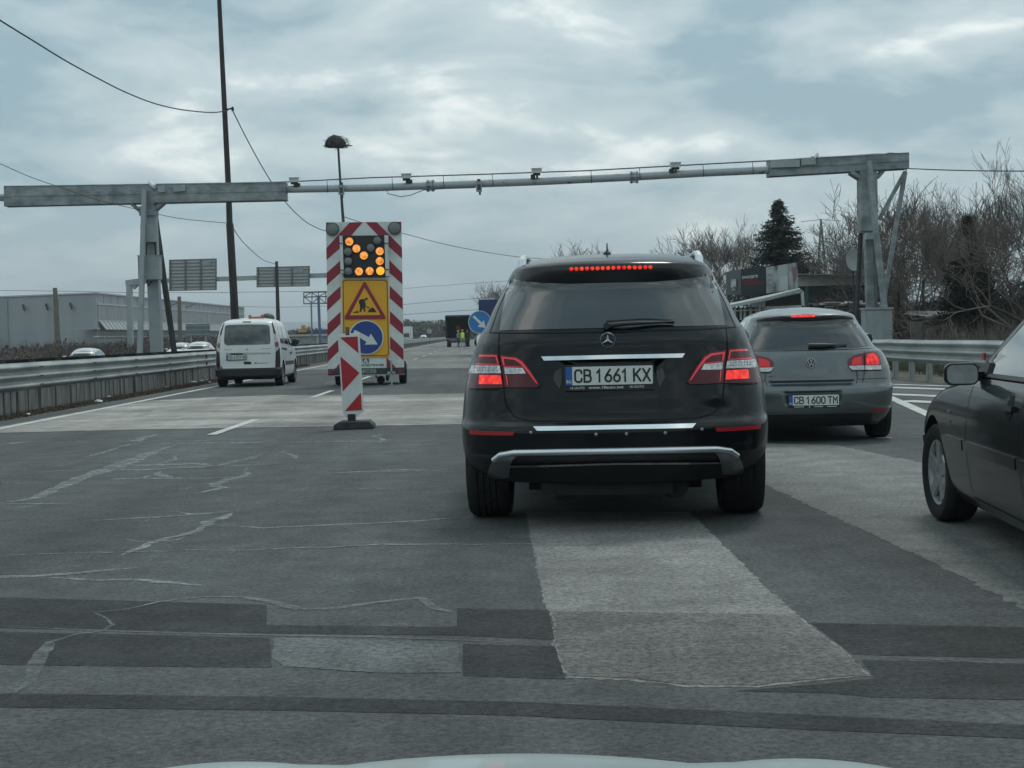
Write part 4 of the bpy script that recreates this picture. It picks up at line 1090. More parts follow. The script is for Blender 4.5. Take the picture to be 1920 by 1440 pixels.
        for i in range(spokes):
            a = 2*math.pi*i/spokes + .2; c = math.cos(a); d = math.sin(a); q = math.cos(a + .22); q2 = math.sin(a + .22)
            x0 = side*w*.33
            m.beam((x0, c*r*.12, d*r*.12), (side*w*.37, q*r*rr*.93, q2*r*rr*.93), r*(.24 if cover else .13), .02, 0, up=(side, 0, 0))
        if cover: m.lathe([(0.001, w*.32), (r*rr*.55, w*.35), (r*rr*.60, w*.30)], (0, 0, 0), (side, 0, 0), 30)
        m.build('rim', rim_mat or satin, o, angle=40)
        return o
def mir(p): return p + [(-x, z) for x, z in reversed(p)]
def flip(p): return [(-x, z) for x, z in p]
def shiftc(poly, c):  # recentre on the car's own axis
    return [(x - c, z) for x, z in poly]
def plate(car, c, w, h, txt, frame=0.012, foot=0.03, off=0.012, foot_text=None, small=None):
    """licence plate on the rear face centred at (x,z)"""
    x, z = c
    y = min(car.R(x + i*w/2, z + dz) for i in (-1, 0, 1) for dz in (-h/2 - foot - .004, -h/2, 0, h/2)) - off - .003
    m = MB(); flat(m, [(a + x, b_ + z) for a, b_ in rrect(-w/2 - frame, w/2 + frame, -h/2 - foot, h/2 + frame, .012)], y - .006, y + .05)
    fr = m.build('license_plate', sign_black, car.root, smooth=False)
    m = MB(); flat(m, [(a + x, b_ + z) for a, b_ in rrect(-w/2, w/2, -h/2, h/2, .006)], y - .009, y - .0055); m.build('plate_face', plate_white, fr, smooth=False)
    m = MB(); flat(m, [(x - w/2, z - h/2), (x - w/2 + w*.075, z - h/2), (x - w/2 + w*.075, z + h/2), (x - w/2, z + h/2)], y - .0105, y - .0085)
    m.build('country_band', plate_blue, fr, smooth=False)
    m = MB()
    add_text(m, 'BG', (x - w/2 + w*.0375, y - .0115, z - h*.30), w*.058, h*.17, bold=.01)
    a, b_, c_ = txt
    k = w * .925; x0 = x - w/2 + w*.075
    if small: m.build('country_letters', plate_white, fr, smooth=False)
    else: m.build('country_letters', plate_white, fr, smooth=False)
    m = MB()
    for s_, u0, u1 in ((a, .02, .25), (b_, .29, .715), (c_, .75, .98)):
        plate_text(m, s_, x0 + k*u0, x0 + k*u1, z, h*.64, y - .0115)
    m.build('lettering', sign_black, fr, smooth=False)
    if foot_text: foot_text(fr, x, y, z)
    return fr
# ---- black SUV -------------------------------------------------------
def suv():
    th = R(-4.6)
    Y = 9.15; c = P(1150, 700, Y)
    w = [(.28, .80), (.36, .90), (.48, .955), (.62, .963), (.80, .950), (.95, .925), (1.05, .895), (1.12, .870), (1.20, .838), (1.24, .812), (1.35, .768), (1.50, .695), (1.58, .655), (1.62, .625), (1.66, .575), (1.685, .50), (1.70, .42), (1.712, .30), (1.72, .16)]
    yr = [(.28, .16), (.36, .08), (.44, .0), (.60, .0), (.635, .015), (.66, .055), (.80, .085), (.95, .115), (1.05, .125), (1.12, .135), (1.20, .19), (1.30, .28), (1.46, .43), (1.50, .455), (1.56, .435), (1.60, .425), (1.62, .45), (1.65, .56), (1.68, .78), (1.70, 1.0), (1.72, 1.35)]
    yf = [(.28, 4.65), (.5, 4.8), (.8, 4.78), (.95, 4.62), (1.05, 4.2), (1.12, 3.5), (1.2, 3.2), (1.5, 2.75), (1.62, 2.45), (1.69, 2.25), (1.72, 2.0)]
    car = Car('suv', 'black SUV with its brake lights on, filling the centre of the lane ahead', (c.x, Y), th, w, yr, yf, .62, .8, 2.5)
    K = ((850, 440), 2.618)
    T = lambda l: car.L(l, *K)
    cx = 0.5 * (car.trace(850 + 215/2.618, 440 + 465/2.618)[0] + car.trace(850 + 1325/2.618, 440 + 448/2.618)[0])
    # plate recess
    rec = [(-.345, 1.052), (.345, 1.052), (.21, .905), (.17, .868), (-.17, .868), (-.21, .905)]
    car.dents.append((rec, .045, .035))
    arches = [(.95, .37, .42, .62, 1.2), (.95, .37, .42, -1.2, -.62), (3.86, .37, .42, .62, 1.2), (3.86, .37, .42, -1.2, -.62)]
    car.body([black_paint, plastic], .012, 120, 40, 24, lambda c_: 1 if c_.z < .46 else 0, arches=arches)
    r = car.root
    # rear glass
    half = T([(215, 470), (228, 385), (248, 285), (268, 212), (330, 228), (420, 236), (560, 239)])
    half = [(x - cx, z) for x, z in half]; half = [(min(x, 0), z) for x, z in half]
    zt = half[-1][1]
    m = MB(); car.panel(m, half + [(-a, b_) for a, b_ in reversed(half)], .004, .02); g = m.build('rear_window', glass_dark, r)
    m = MB(); e = [(x, z) for x, z in half[:1]]
    m = MB()
    ol = [(-.835 + .03, 1.205), (-.60, 1.197), (0, 1.192), (.60, 1.197), (.835 - .03, 1.205)]
    car.ribbon(m, ol, .008, .003)
    for sg in (-1, 1):
        car.ribbon(m, [(sg*.70, 1.20), (sg*.70, 1.07), (sg*.675, 1.03), (sg*.665, .86)], .007, .0045)
        car.ribbon(m, [(sg*.668, .855), (sg*.655, .76), (sg*.60, .69), (sg*.50, .665), (0, .66)], .007, .003)
        car.ribbon(m, [(sg*.70, .853), (sg*.93, .85)], .007, .003)
        car.ribbon(m, [(sg*.958, .515), (sg*.72, .50)], .007, .003)
        car.ribbon(m, [(sg*.765, 1.205), (sg*.71, 1.38), (sg*.645, 1.54)], .006, .003)
    m.build('panel_gaps', gap, r, smooth=False)
    # spoiler underside and high brake light
    sp = T([(272, 200), (300, 188), (400, 165), (560, 150), (760, 143)]); sp = [(min(x - cx, 0), z) for x, z in sp]
    lo = T([(760, 236), (560, 239), (420, 236), (330, 228), (276, 210)]); lo = [(min(x - cx, 0), z) for x, z in lo]
    lo[0] = (0, lo[0][1]); sp[-1] = (0, sp[-1][1])
    left = sp + lo
    poly = sp[:-1] + [(-x, z) for x, z in reversed(sp[:-1])] + [(-x, z) for x, z in reversed(lo)][:-1] + lo[0:]
    poly = sp[:-1] + [(-x, z) for x, z in reversed(sp)][1:] + [(-x, z) for x, z in reversed(lo[1:])] + lo[1:]
    m = MB(); car.panel(m, poly, .009, .02); m.build('spoiler', mat('spoiler_black', (.004, .005, .006), .35, 0, .4), r)
    m = MB()
    zb = car.trace(850 + 758/2.618, 440 + 164/2.618)[1]
    for i in range(16):
        x = -.245 + .49 * i / 15; y = car.R(x, zb); m.lathe([(.0125, 0), (.011, .008), (.0, .011)], (x, y - .009, zb), (0, -1, 0), 10)
    m.build('high_brake_light', red_lit, r)
    # tail lights (traced on the left one)
    Z = ((860, 640), 12.0)
    Tz = lambda l: [(x - cx, z) for x, z in car.L(l, *Z)]
    outer = Tz([(90, 1035), (165, 930), (225, 700), (265, 530), (320, 400), (400, 300), (480, 268), (830, 282), (895, 640), (955, 1040)])
    inner = Tz([(870, 300), (1240, 340), (1400, 430), (1560, 640), (1690, 840), (1780, 980), (1720, 1035), (980, 1037), (930, 700)])
    parts_ = dict(
        red_strip=(red_mid, [Tz([(420, 300), (800, 308), (850, 500), (820, 500), (775, 345), (400, 345)]), Tz([(905, 340), (1230, 375), (1370, 455), (1530, 660), (1720, 945), (1690, 950), (1500, 700), (1330, 500), (1200, 415), (960, 388), (985, 540), (950, 540)]), Tz([(1000, 760), (1040, 985), (1060, 985), (1030, 760)]), Tz([(330, 490), (840, 510), (845, 525), (325, 520)]), Tz([(960, 548), (1380, 572), (1390, 585), (965, 565)])]),
        clear_lens=(clear_lens, [Tz([(262, 530), (868, 545), (903, 712), (205, 700), (222, 640)]), Tz([(962, 580), (1385, 600), (1455, 722), (990, 735)])]),
        brake_lamp=(red_lit, [Tz([(415, 752), (885, 762), (925, 960), (398, 955)])]))
    for sg in (1, -1):
        fz = (lambda p: p) if sg == 1 else flip
        for nm, pol in (('tail_light', outer), ('tail_light', inner)):
            m = MB(); car.panel(m, fz(pol), .012, .03, step=.03); tl = m.build(nm, red_dark, r)
            for pn, (mt_, ps) in parts_.items():
                m = MB(); k = 0
                for q in ps:
                    cxq = sum(a for a, _ in q) / len(q); xo = sorted(a for a, _ in pol)
                    if xo[0] - .01 <= cxq <= xo[-1] + .01 and (abs(cxq) > .69) == (pol is outer):
                        car.panel(m, fz(q), .0155 if pn != 'red_strip' else .017, .006, step=.03); k += 1
                if k: m.build(pn, mt_, tl)
            if pol is outer:
                m = MB()
                for i in range(8):
                    for j in range(2):
                        q = Tz([(370 + 62*i, 595 + 55*j)])[0]; x, z = fz([q])[0]; m.lathe([(.0045, 0), (0, .002)], (x, car.R(x, z) - .0165, z), (0, -1, 0), 8)
                m.build('reflector_dots', lamp_off, tl)
    # chrome trim
    q = [(x - cx, z) for x, z in T([(418, 598), (432, 618), (760, 609), (760, 590)])]
    h = [q[0], q[1], (0, q[2][1]), (0, q[3][1])]
    m = MB(); car.panel(m, [h[0], h[1], h[2], (-h[1][0], h[1][1]), (-h[0][0], h[0][1]), h[3]], .014, .02, proj=car.rear0); m.build('chrome_trim', chrome, r)
    q = [(x - cx, z) for x, z in T([(378, 940), (398, 962), (760, 955), (760, 934)])]
    m = MB(); car.panel(m, [q[0], q[1], (0, q[2][1]), (-q[1][0], q[1][1]), (-q[0][0], q[0][1]), (0, q[3][1])], .012, .02); m.build('load_sill_trim', chrome, r)
    W = ((860, 620), 3.31)
    TW = lambda l: [(x - cx, z) for x, z in car.L(l, *W)]
    up = TW([(168, 908), (178, 840), (205, 785), (245, 752), (330, 738), (600, 733)]); dn = TW([(600, 757), (350, 770), (318, 800), (305, 835), (298, 912)])
    zc1, zc0 = TW([(930, 728)])[0][1], TW([(930, 754)])[0][1]
    poly = up + [(0, zc1)] + [(-x, z) for x, z in reversed(up)] + [(-x, z) for x, z in reversed(dn)] + [(0, zc0)] + dn
    m = MB(); car.panel(m, poly, .022, .03, step=.03); m.build('skid_frame', mat('brushed_silver', (.42, .45, .46), .30, 1.0), r)
    m = MB(); tp = [(-x, z) for x, z in reversed(up)]; pth = up[2:] + [(0, zc1)] + tp[:-2]
    m.tube([car.rear(x, z - .018, .032) for x, z in pth], .020, 12); m.build('skid_top_bar', mat('bright_silver', (.62, .66, .68), .28, .85), r)
    lp = TW([(300, 842), (600, 836)]); lz = TW([(930, 826)])[0][1]; lb = TW([(330, 905), (600, 898)]); lbz = TW([(930, 885)])[0][1]
    poly = lp + [(0, lz)] + [(-x, z) for x, z in reversed(lp)] + [(-x, z) for x, z in reversed(lb)] + [(0, lbz)] + list(reversed(lb[::-1]))[::-1]
    poly = lp + [(0, lz)] + [(-x, z) for x, z in reversed(lp)] + [(-x, z) for x, z in lb] + [(0, lbz)] + lb[::-1]
    m = MB(); car.panel(m, poly, .016, .03); m.build('skid_plate', mat('dull_silver', (.035, .038, .04), .4, .6), r)
    m = MB(); car.ribbon(m, [lp[0], lp[1], (0, lz), (-lp[1][0], lp[1][1]), (-lp[0][0], lp[0][1])], .012, .020); m.build('skid_edge', chrome, r)
    for sg in (-1, 1):
        m = MB(); car.panel(m, [(sg*.60, .605), (sg*.895, .605), (sg*.89, .580), (sg*.61, .582)], .006, .01); m.build('reflector', sign_red2, r)
    m = MB()
    for x, z in ((-.11, .585), (.07, .585), (.30, .585), (-.5, .60), (.52, .6)): m.lathe([(.010, 0), (0, .003)], (x, car.R(x, z) - .003, z), (0, -1, 0), 10)
    m.build('parking_sensor', satin, r)
    # emblem: ring and three arms
    ex, ez = car.trace(850 + 758/2.618, 440 + 518/2.618); ex -= 0
    y = min(car.R(ex, ez + d_) for d_ in (-.047, 0, .047)) - .004; m = MB(); n = 32; R0, R1 = .047, .040
    for i in range(n):
        a, b_ = 2*math.pi*i/n, 2*math.pi*(i+1)/n
        for (ra, rb, ya, yb) in ((R0, R1, -.012, -.014), ):
            v = [(ex + ra*math.sin(a), y - .004, ez + ra*math.cos(a)), (ex + ra*math.sin(b_), y - .004, ez + ra*math.cos(b_)), (ex + (R0+R1)/2*math.sin(b_), y - .014, ez + (R0+R1)/2*math.cos(b_)), (ex + (R0+R1)/2*math.sin(a), y - .014, ez + (R0+R1)/2*math.cos(a)), (ex + rb*math.sin(b_), y - .004, ez + rb*math.cos(b_)), (ex + rb*math.sin(a), y - .004, ez + rb*math.cos(a))]
            m.add(v, [(0, 1, 2, 3), (3, 2, 4, 5)])
    for k in range(3):
        a = 2*math.pi*k/3; d = Vector((math.sin(a), math.cos(a))); nn = Vector((d.y, -d.x))
        p0 = Vector((ex, ez)); t_ = p0 + d*.042; l_ = p0 + nn*.0075; r_ = p0 - nn*.0075
        m.add([(l_.x, y - .005, l_.y), (t_.x, y - .007, t_.y), (r_.x, y - .005, r_.y), (p0.x, y - .015, p0.y)], [(0, 1, 3), (3, 1, 2)])
    m.build('emblem', mat('bright_silver', (.62, .66, .68), .28, .85), r, smooth=False)
    def ft(fr, x, y, z):
        m = MB()
        add_text(m, '18 /AUTO', (x - .19, y - .0075, z - .072), .085, .014, bold=.01); add_text(m, 'www.18auto.net', (x - .02, y - .0075, z - .070), .21, .017, bold=.015); add_text(m, '18 /AUTO', (x + .165, y - .0075, z - .070), .085, .014, bold=.01)
        m.build('frame_lettering', plate_white, fr, smooth=False)
    pc = car.trace(1142, 703.3)
    plate(car, pc, .52, .110, ('CB', '1661', 'KX'), .012, .034, .0, ft)
    # plate niche sides
    for sg in (-1, 1):
        m = MB(); car.panel(m, [(pc[0] + sg*.285, pc[1] + .05), (pc[0] + sg*.325, pc[1] + .03), (pc[0] + sg*.335, pc[1] - .02), (pc[0] + sg*.30, pc[1] - .075), (pc[0] + sg*.285, pc[1] - .03)], .003, .01)
        m.build('plate_niche', mat('niche_black', (.03, .035, .038), .3), r)
    # wiper
    a, b_, c_ = car.trace(850 + 752/2.618, 440 + 448/2.618), car.trace(850 + 840/2.618, 440 + 438/2.618), car.trace(850 + 1085/2.618, 440 + 427/2.618)
    m = MB()
    def r3(q, o): return Vector((q[0], car.R(*q) - o, q[1]))
    m.tube([r3(a, .03), r3(b_, .045), r3(c_, .03)], [.016, .013, .006], 8); m.tube([r3(a, .0), r3(a, .05)], .020, 12); m.tube([r3(car.trace(850 + 750/2.618, 440 + 425/2.618), .02), r3(car.trace(850 + 940/2.618, 440 + 413/2.618), .025), r3(car.trace(850 + 1085/2.618, 440 + 422/2.618), .02)], .006, 6)
    m.build('wiper', plastic, r)
    # roof rails, antenna
    for sg in (-1, 1):
        m = MB(); m.tube([(sg*.565, .80, 1.60), (sg*.57, .83, 1.655), (sg*.565, .92, 1.685), (sg*.56, 1.1, 1.697), (sg*.56, 2.2, 1.70), (sg*.57, 2.6, 1.64)], [.030, .026, .022, .018, .018, .02], 10); m.build('roof_rail', mat('rail_silver', (.62, .65, .67), .35, .7), r)
    q = car.at(1138.5, 476, 1.05); m = MB(); m.lathe([(.028, -.02), (.024, .012), (.010, .022), (.006, .03), (.0035, .075), (.001, .078)], (q.x, 1.05, q.z - .005), (0, -.12, 1), 12); m.build('antenna', plastic, r)
    # mirrors
    for sg in (-1, 1):
        m = MB()
        m.lathe([(0, -.085), (.05, -.08), (.085, -.05), (.095, 0), (.09, .05), (.06, .07), (0, .075)], (0, 0, 0), (0, 1, 0), 20)
        m.v = [(sg*(.965 + v[0]*1.15), 2.95 + v[1], 1.135 + v[2]*.85) for v in m.v]; mo = m.build('side_mirror', black_paint, r)
        m = MB(); m.prism(rrect(.885, 1.045, 1.075, 1.195, .035), lambda u, v, t: (sg*u, t, v), 2.862, 2.868); m.build('mirror_glass', mat('mirror', (.6, .63, .65), .03, 1.0), mo, smooth=False)
        m = MB(); m.box((sg*.86, 2.98, 1.06), (.10, .06, .05)); k = m.build('mirror_arm', plastic, mo, smooth=False)
    # side glass
    for sg in (-1, 1):
        pr = lambda u, v, o: (sg*(car.X(u, v) + o), u, v)
        m = MB(); car.panel(m, [(.95, 1.25), (3.0, 1.25), (2.72, 1.50), (2.45, 1.56), (1.2, 1.56), (1.0, 1.5)], .004, .01, proj=pr, step=.08); m.build('side_window', glass_dark, r)
    # underbody, exhaust, wheels
    m = MB(); m.bx(-.55, .55, .7, 4.5, .19, .34); m.bx(-.45, .35, .22, .6, .20, .30); m.tube([(-.3, .3, .24), (-.3, 1.5, .24)], .09, 12); m.tube([(.36, .3, .25), (.36, 1.5, .25)], .09, 12); m.tube([(-.7, .95, .33), (.7, .95, .33)], .07, 10)
    m.build('underbody', mat('underbody', (.01, .011, .012), .8, var=.4, scale=6), r, smooth=False)
    for sg in (-1, 1):
        car.wheel(sg*.812, .95, .372, .27, spokes=5); car.wheel(sg*.812, 3.86, .372, .27, spokes=5)
suv()
# ---- grey hatchback --------------------------------------------------
def hatchback():
    Y = 15.75; c = P(1523, 700, Y)
    w = [(.17, .74), (.25, .82), (.40, .872), (.60, .885), (.75, .868), (.85, .835), (.93, .795), (.975, .735), (1.10, .665), (1.26, .575), (1.31, .545), (1.35, .48), (1.385, .37), (1.41, .22)]
    yr = [(.17, .10), (.25, .04), (.36, .0), (.50, -.01), (.56, .0), (.60, .035), (.66, .055), (.80, .085), (.93, .12), (.975, .15), (1.10, .25), (1.25, .36), (1.275, .355), (1.295, .345), (1.315, .355), (1.34, .42), (1.37, .62), (1.395, .9), (1.41, 1.2)]
    yf = [(.17, 4.0), (.4, 4.18), (.6, 4.12), (.75, 3.95), (.88, 3.4), (.95, 3.05), (1.1, 2.75), (1.3, 2.35), (1.385, 2.05), (1.41, 1.8)]
    car = Car('hatchback', 'metallic grey hatchback with brake lights on, right of the black SUV', (c.x, Y), R(-5.2), w, yr, yf, .50, .7, 2.5)
    K = ((1340, 540), 4.8); T = lambda l: [(x, z) for x, z in car.L(l, *K)]
    cx = car.trace(1340 + 873/4.8, 540 + 672/4.8)[0]
    TC = lambda l: [(x - cx, z) for x, z in T(l)]
    car.dents.append(([(-.44, .648), (.44, .648), (.42, .588), (-.42, .588)], .03, .022))
    car.dents.append(([(-.30, .545), (.30, .545), (.27, .395), (-.27, .395)], .022, .02))
    arch = [(.80, .32, .36, .55, 1.2), (.80, .32, .36, -1.2, -.55), (3.38, .32, .36, .55, 1.2), (3.38, .32, .36, -1.2, -.55)]
    car.body([grey_paint, plastic], .012, 110, 40, 24, lambda c_: 1 if (c_.z < .30 and c_.y < .7 and abs(c_.x) < .62) or c_.z < .20 else 0, arches=arch)
    r = car.root
    h = TC([(875, 283), (1150, 284), (1240, 288), (1262, 296), (1330, 410), (1386, 522), (1300, 533), (875, 549)]); h = [(max(x, 0), z) for x, z in h]; h[0] = (0, h[0][1]); h[-1] = (0, h[-1][1])
    m = MB(); car.panel(m, h + [(-x, z) for x, z in reversed(h[1:-1])], .004, .02, step=.03); m.build('rear_window', glass_dark, r)
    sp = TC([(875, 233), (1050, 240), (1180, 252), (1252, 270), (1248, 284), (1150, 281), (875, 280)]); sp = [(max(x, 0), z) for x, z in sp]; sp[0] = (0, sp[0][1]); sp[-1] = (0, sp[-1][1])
    m = MB(); car.panel(m, sp + [(-x, z) for x, z in reversed(sp[1:-1])], .006, .02, step=.03); m.build('spoiler', mat('spoiler_band', (.01, .011, .012), .5), r)  # black band under the roof lip
    q = TC([(690, 242), (800, 240), (910, 240), (905, 260), (695, 264)]); m = MB(); car.panel(m, q, .012, .01, step=.03); m.build('high_brake_light', red_lit, r)
    lt = TC([(1203, 662), (1215, 635), (1245, 612), (1300, 594), (1375, 578), (1432, 568), (1470, 585), (1490, 625), (1502, 690), (1506, 736), (1240, 741), (1218, 715)])
    def circ(x, y, rx, ry): return TC([(x + rx*math.cos(a*math.pi/12), y + ry*math.sin(a*math.pi/12)) for a in range(24)])
    for sg in (1, -1):
        fz = (lambda p: p) if sg == 1 else flip
        m = MB(); car.panel(m, fz(lt), .010, .03, step=.025); tl = m.build('tail_light', mat('smoked_red_lens', (.13, .008, .018), .2, 0, .3), r)
        m = MB(); car.panel(m, fz(TC([(1368, 640), (1376, 594), (1430, 583), (1464, 598), (1484, 640), (1488, 684), (1374, 690)])), .0135, .006, step=.02); m.build('brake_lamp', lit_mat('lit_red_soft', (.95, .05, .03), (.30, .0, .01), 1.0, 22), tl)
        m = MB(); car.panel(m, fz(TC([(1238, 650), (1262, 628), (1326, 612), (1330, 688), (1240, 692)])), .0135, .006, step=.02); m.build('tail_lamp', mat('dim_red_lit', (.3, .01, .01), .2, em=(.30, .008, .015), es=.7), tl)
        m = MB(); car.panel(m, fz(TC([(1210, 700), (1503, 692), (1504, 732), (1243, 737), (1220, 716)])), .0135, .006, step=.02); m.build('clear_lens', clear_lens, tl)
        m = MB(); car.panel(m, fz(TC([(1285, 704), (1330, 702), (1330, 728), (1285, 730)])), .017, .004); m.build('reversing_lens', sign_white, tl)
        m = MB(); car.ribbon(m, fz(TC([(1238, 745), (1505, 740)])), .006, .008); car.ribbon(m, fz(TC([(1352, 575), (1356, 740), (1342, 840)])), .006, .0175); m.build('light_edge', gap, tl, smooth=False)
        m = MB(); car.panel(m, fz(TC([(1418, 1092), (1536, 1088), (1530, 1113), (1442, 1117)])), .006, .01); m.build('reflector', sign_red2, r)
    m = MB()
    car.ribbon(m, [(-.70, .962), (-.4, .957), (0, .955), (.4, .957), (.70, .962)], .006, .003)
    for sg in (-1, 1): car.ribbon(m, [(sg*.47, .65), (sg*.465, .76)], .006, .003); car.ribbon(m, [(sg*.47, .65), (sg*.80, .648)], .005, .003); car.ribbon(m, [(sg*.45, .6), (sg*.47, .65)], .005, .003)
    car.ribbon(m, [(-.44, .592), (.44, .592)], .008, -.02)
    m.build('panel_gaps', gap, r, smooth=False)
    # round emblem with stacked V and W strokes
    ez = TC([(873, 672)])[0][1]; y = min(car.R(0, ez + d_) for d_ in (-.05, 0, .05)) - .002; ez = TC([(873, 672)])[0][1]
    m = MB(); m.lathe([(.050, 0), (.048, .008), (.045, .010)], (0, y, ez), (0, -1, 0), 28); m.lathe([(.045, .010), (0.001, .010)], (0, y, ez), (0, -1, 0), 28, 1)
    def st(a, b_):
        m.beam((a[0]*.043, y - .0125, ez + a[1]*.043), (b_[0]*.043, y - .0125, ez + b_[1]*.043), .0075, .004, 0, up=(0, 1, 0))
    st((-.38, .95), (0, .12)); st((.38, .95), (0, .12)); st((-.78, .55), (-.36, -.78)); st((-.36, -.78), (0, .0)); st((0, 0), (.36, -.78)); st((.36, -.78), (.78, .55))
    m.lathe([(.050, .008), (.050, .013), (.044, .013), (.044, .008)], (0, y, ez), (0, -1, 0), 28)
    m.build('emblem', [mat('bright_silver', (.62, .66, .68), .28, .85), plastic], r, smooth=False)
    m = MB(); zc = TC([(470, 800)])[0]; add_text(m, 'GOLF', (-.385, car.R(-.385, zc[1]) - .004, zc[1]), .11, .020, bold=.02); q = TC([(1290, 780)])[0]; add_text(m, 'TSI', (q[0], car.R(*q) - .004, q[1]), .05, .018, bold=.02)
    m.build('badge', chrome, r, smooth=False)
    pc = car.trace(1340 + 890/4.8, 540 + 1008/4.8)
    def ft(fr, x, y, z):
        m = MB()
        for x0, x1 in ((-.20, -.10), (.0, .09), (.13, .23)): m.bx(x + x0, x + x1, y - .0075, y - .006, z - .070, z - .064)
        m.add([(x - .055, y - .0075, z - .072), (x - .035, y - .0075, z - .072), (x - .045, y - .0075, z - .058)], [(0, 1, 2)])
        m.build('frame_lettering', plate_white, fr, smooth=False)
    plate(car, pc, .505, .105, ('CB', '1600', 'TM'), .010, .024, .004, ft)
    def r3(q, o): return Vector((q[0], car.R(*q) - o, q[1]))
    m = MB(); a, b_, c_ = T([(845, 520), (1090, 512), (1188, 512)]); m.tube([r3(a, .02), r3(((a[0]+b_[0])/2, a[1]), .04), r3(b_, .035)], [.030, .026, .012], 10); m.tube([r3(b_, .03), r3(c_, .02)], .007, 6); m.build('wiper', plastic, r)
    m = MB(); car.panel(m, [(-.52, .30), (.52, .30), (.58, .21), (.62, .18), (-.62, .18), (-.58, .21)], .004, .01); m.build('lower_valance', plastic, r)
    for sg in (-1, 1):
        pr = lambda u, v, o: (sg*(car.X(u, v) + o), u, v)
        m = MB(); car.panel(m, [(.85, 1.0), (2.9, .985), (2.5, 1.22), (2.25, 1.27), (1.1, 1.27), (.95, 1.2)], .004, .01, proj=pr, step=.08); m.build('side_window', glass_dark, r)
        m = MB(); m.lathe([(0, -.07), (.06, -.065), (.085, -.03), (.085, .03), (.05, .06), (0, .065)], (0, 0, 0), (0, 1, 0), 18)
        m.v = [(sg*(.93 + v[0]*1.1), 2.55 + v[1], 1.045 + v[2]*.8) for v in m.v]; mo = m.build('side_mirror', grey_paint, r)
        m = MB(); m.prism(rrect(.855, 1.005, .99, 1.10, .03), lambda u, v, t: (sg*u, t, v), 2.475, 2.481); m.build('mirror_glass', glass_dark, mo, smooth=False)
        car.wheel(sg*.775, .80, .315, .215); car.wheel(sg*.775, 3.38, .315, .215)
    m = MB(); m.bx(-.6, .6, .3, 3.9, .16, .3); m.build('underbody', MATS['underbody'], r, smooth=False)
hatchback()
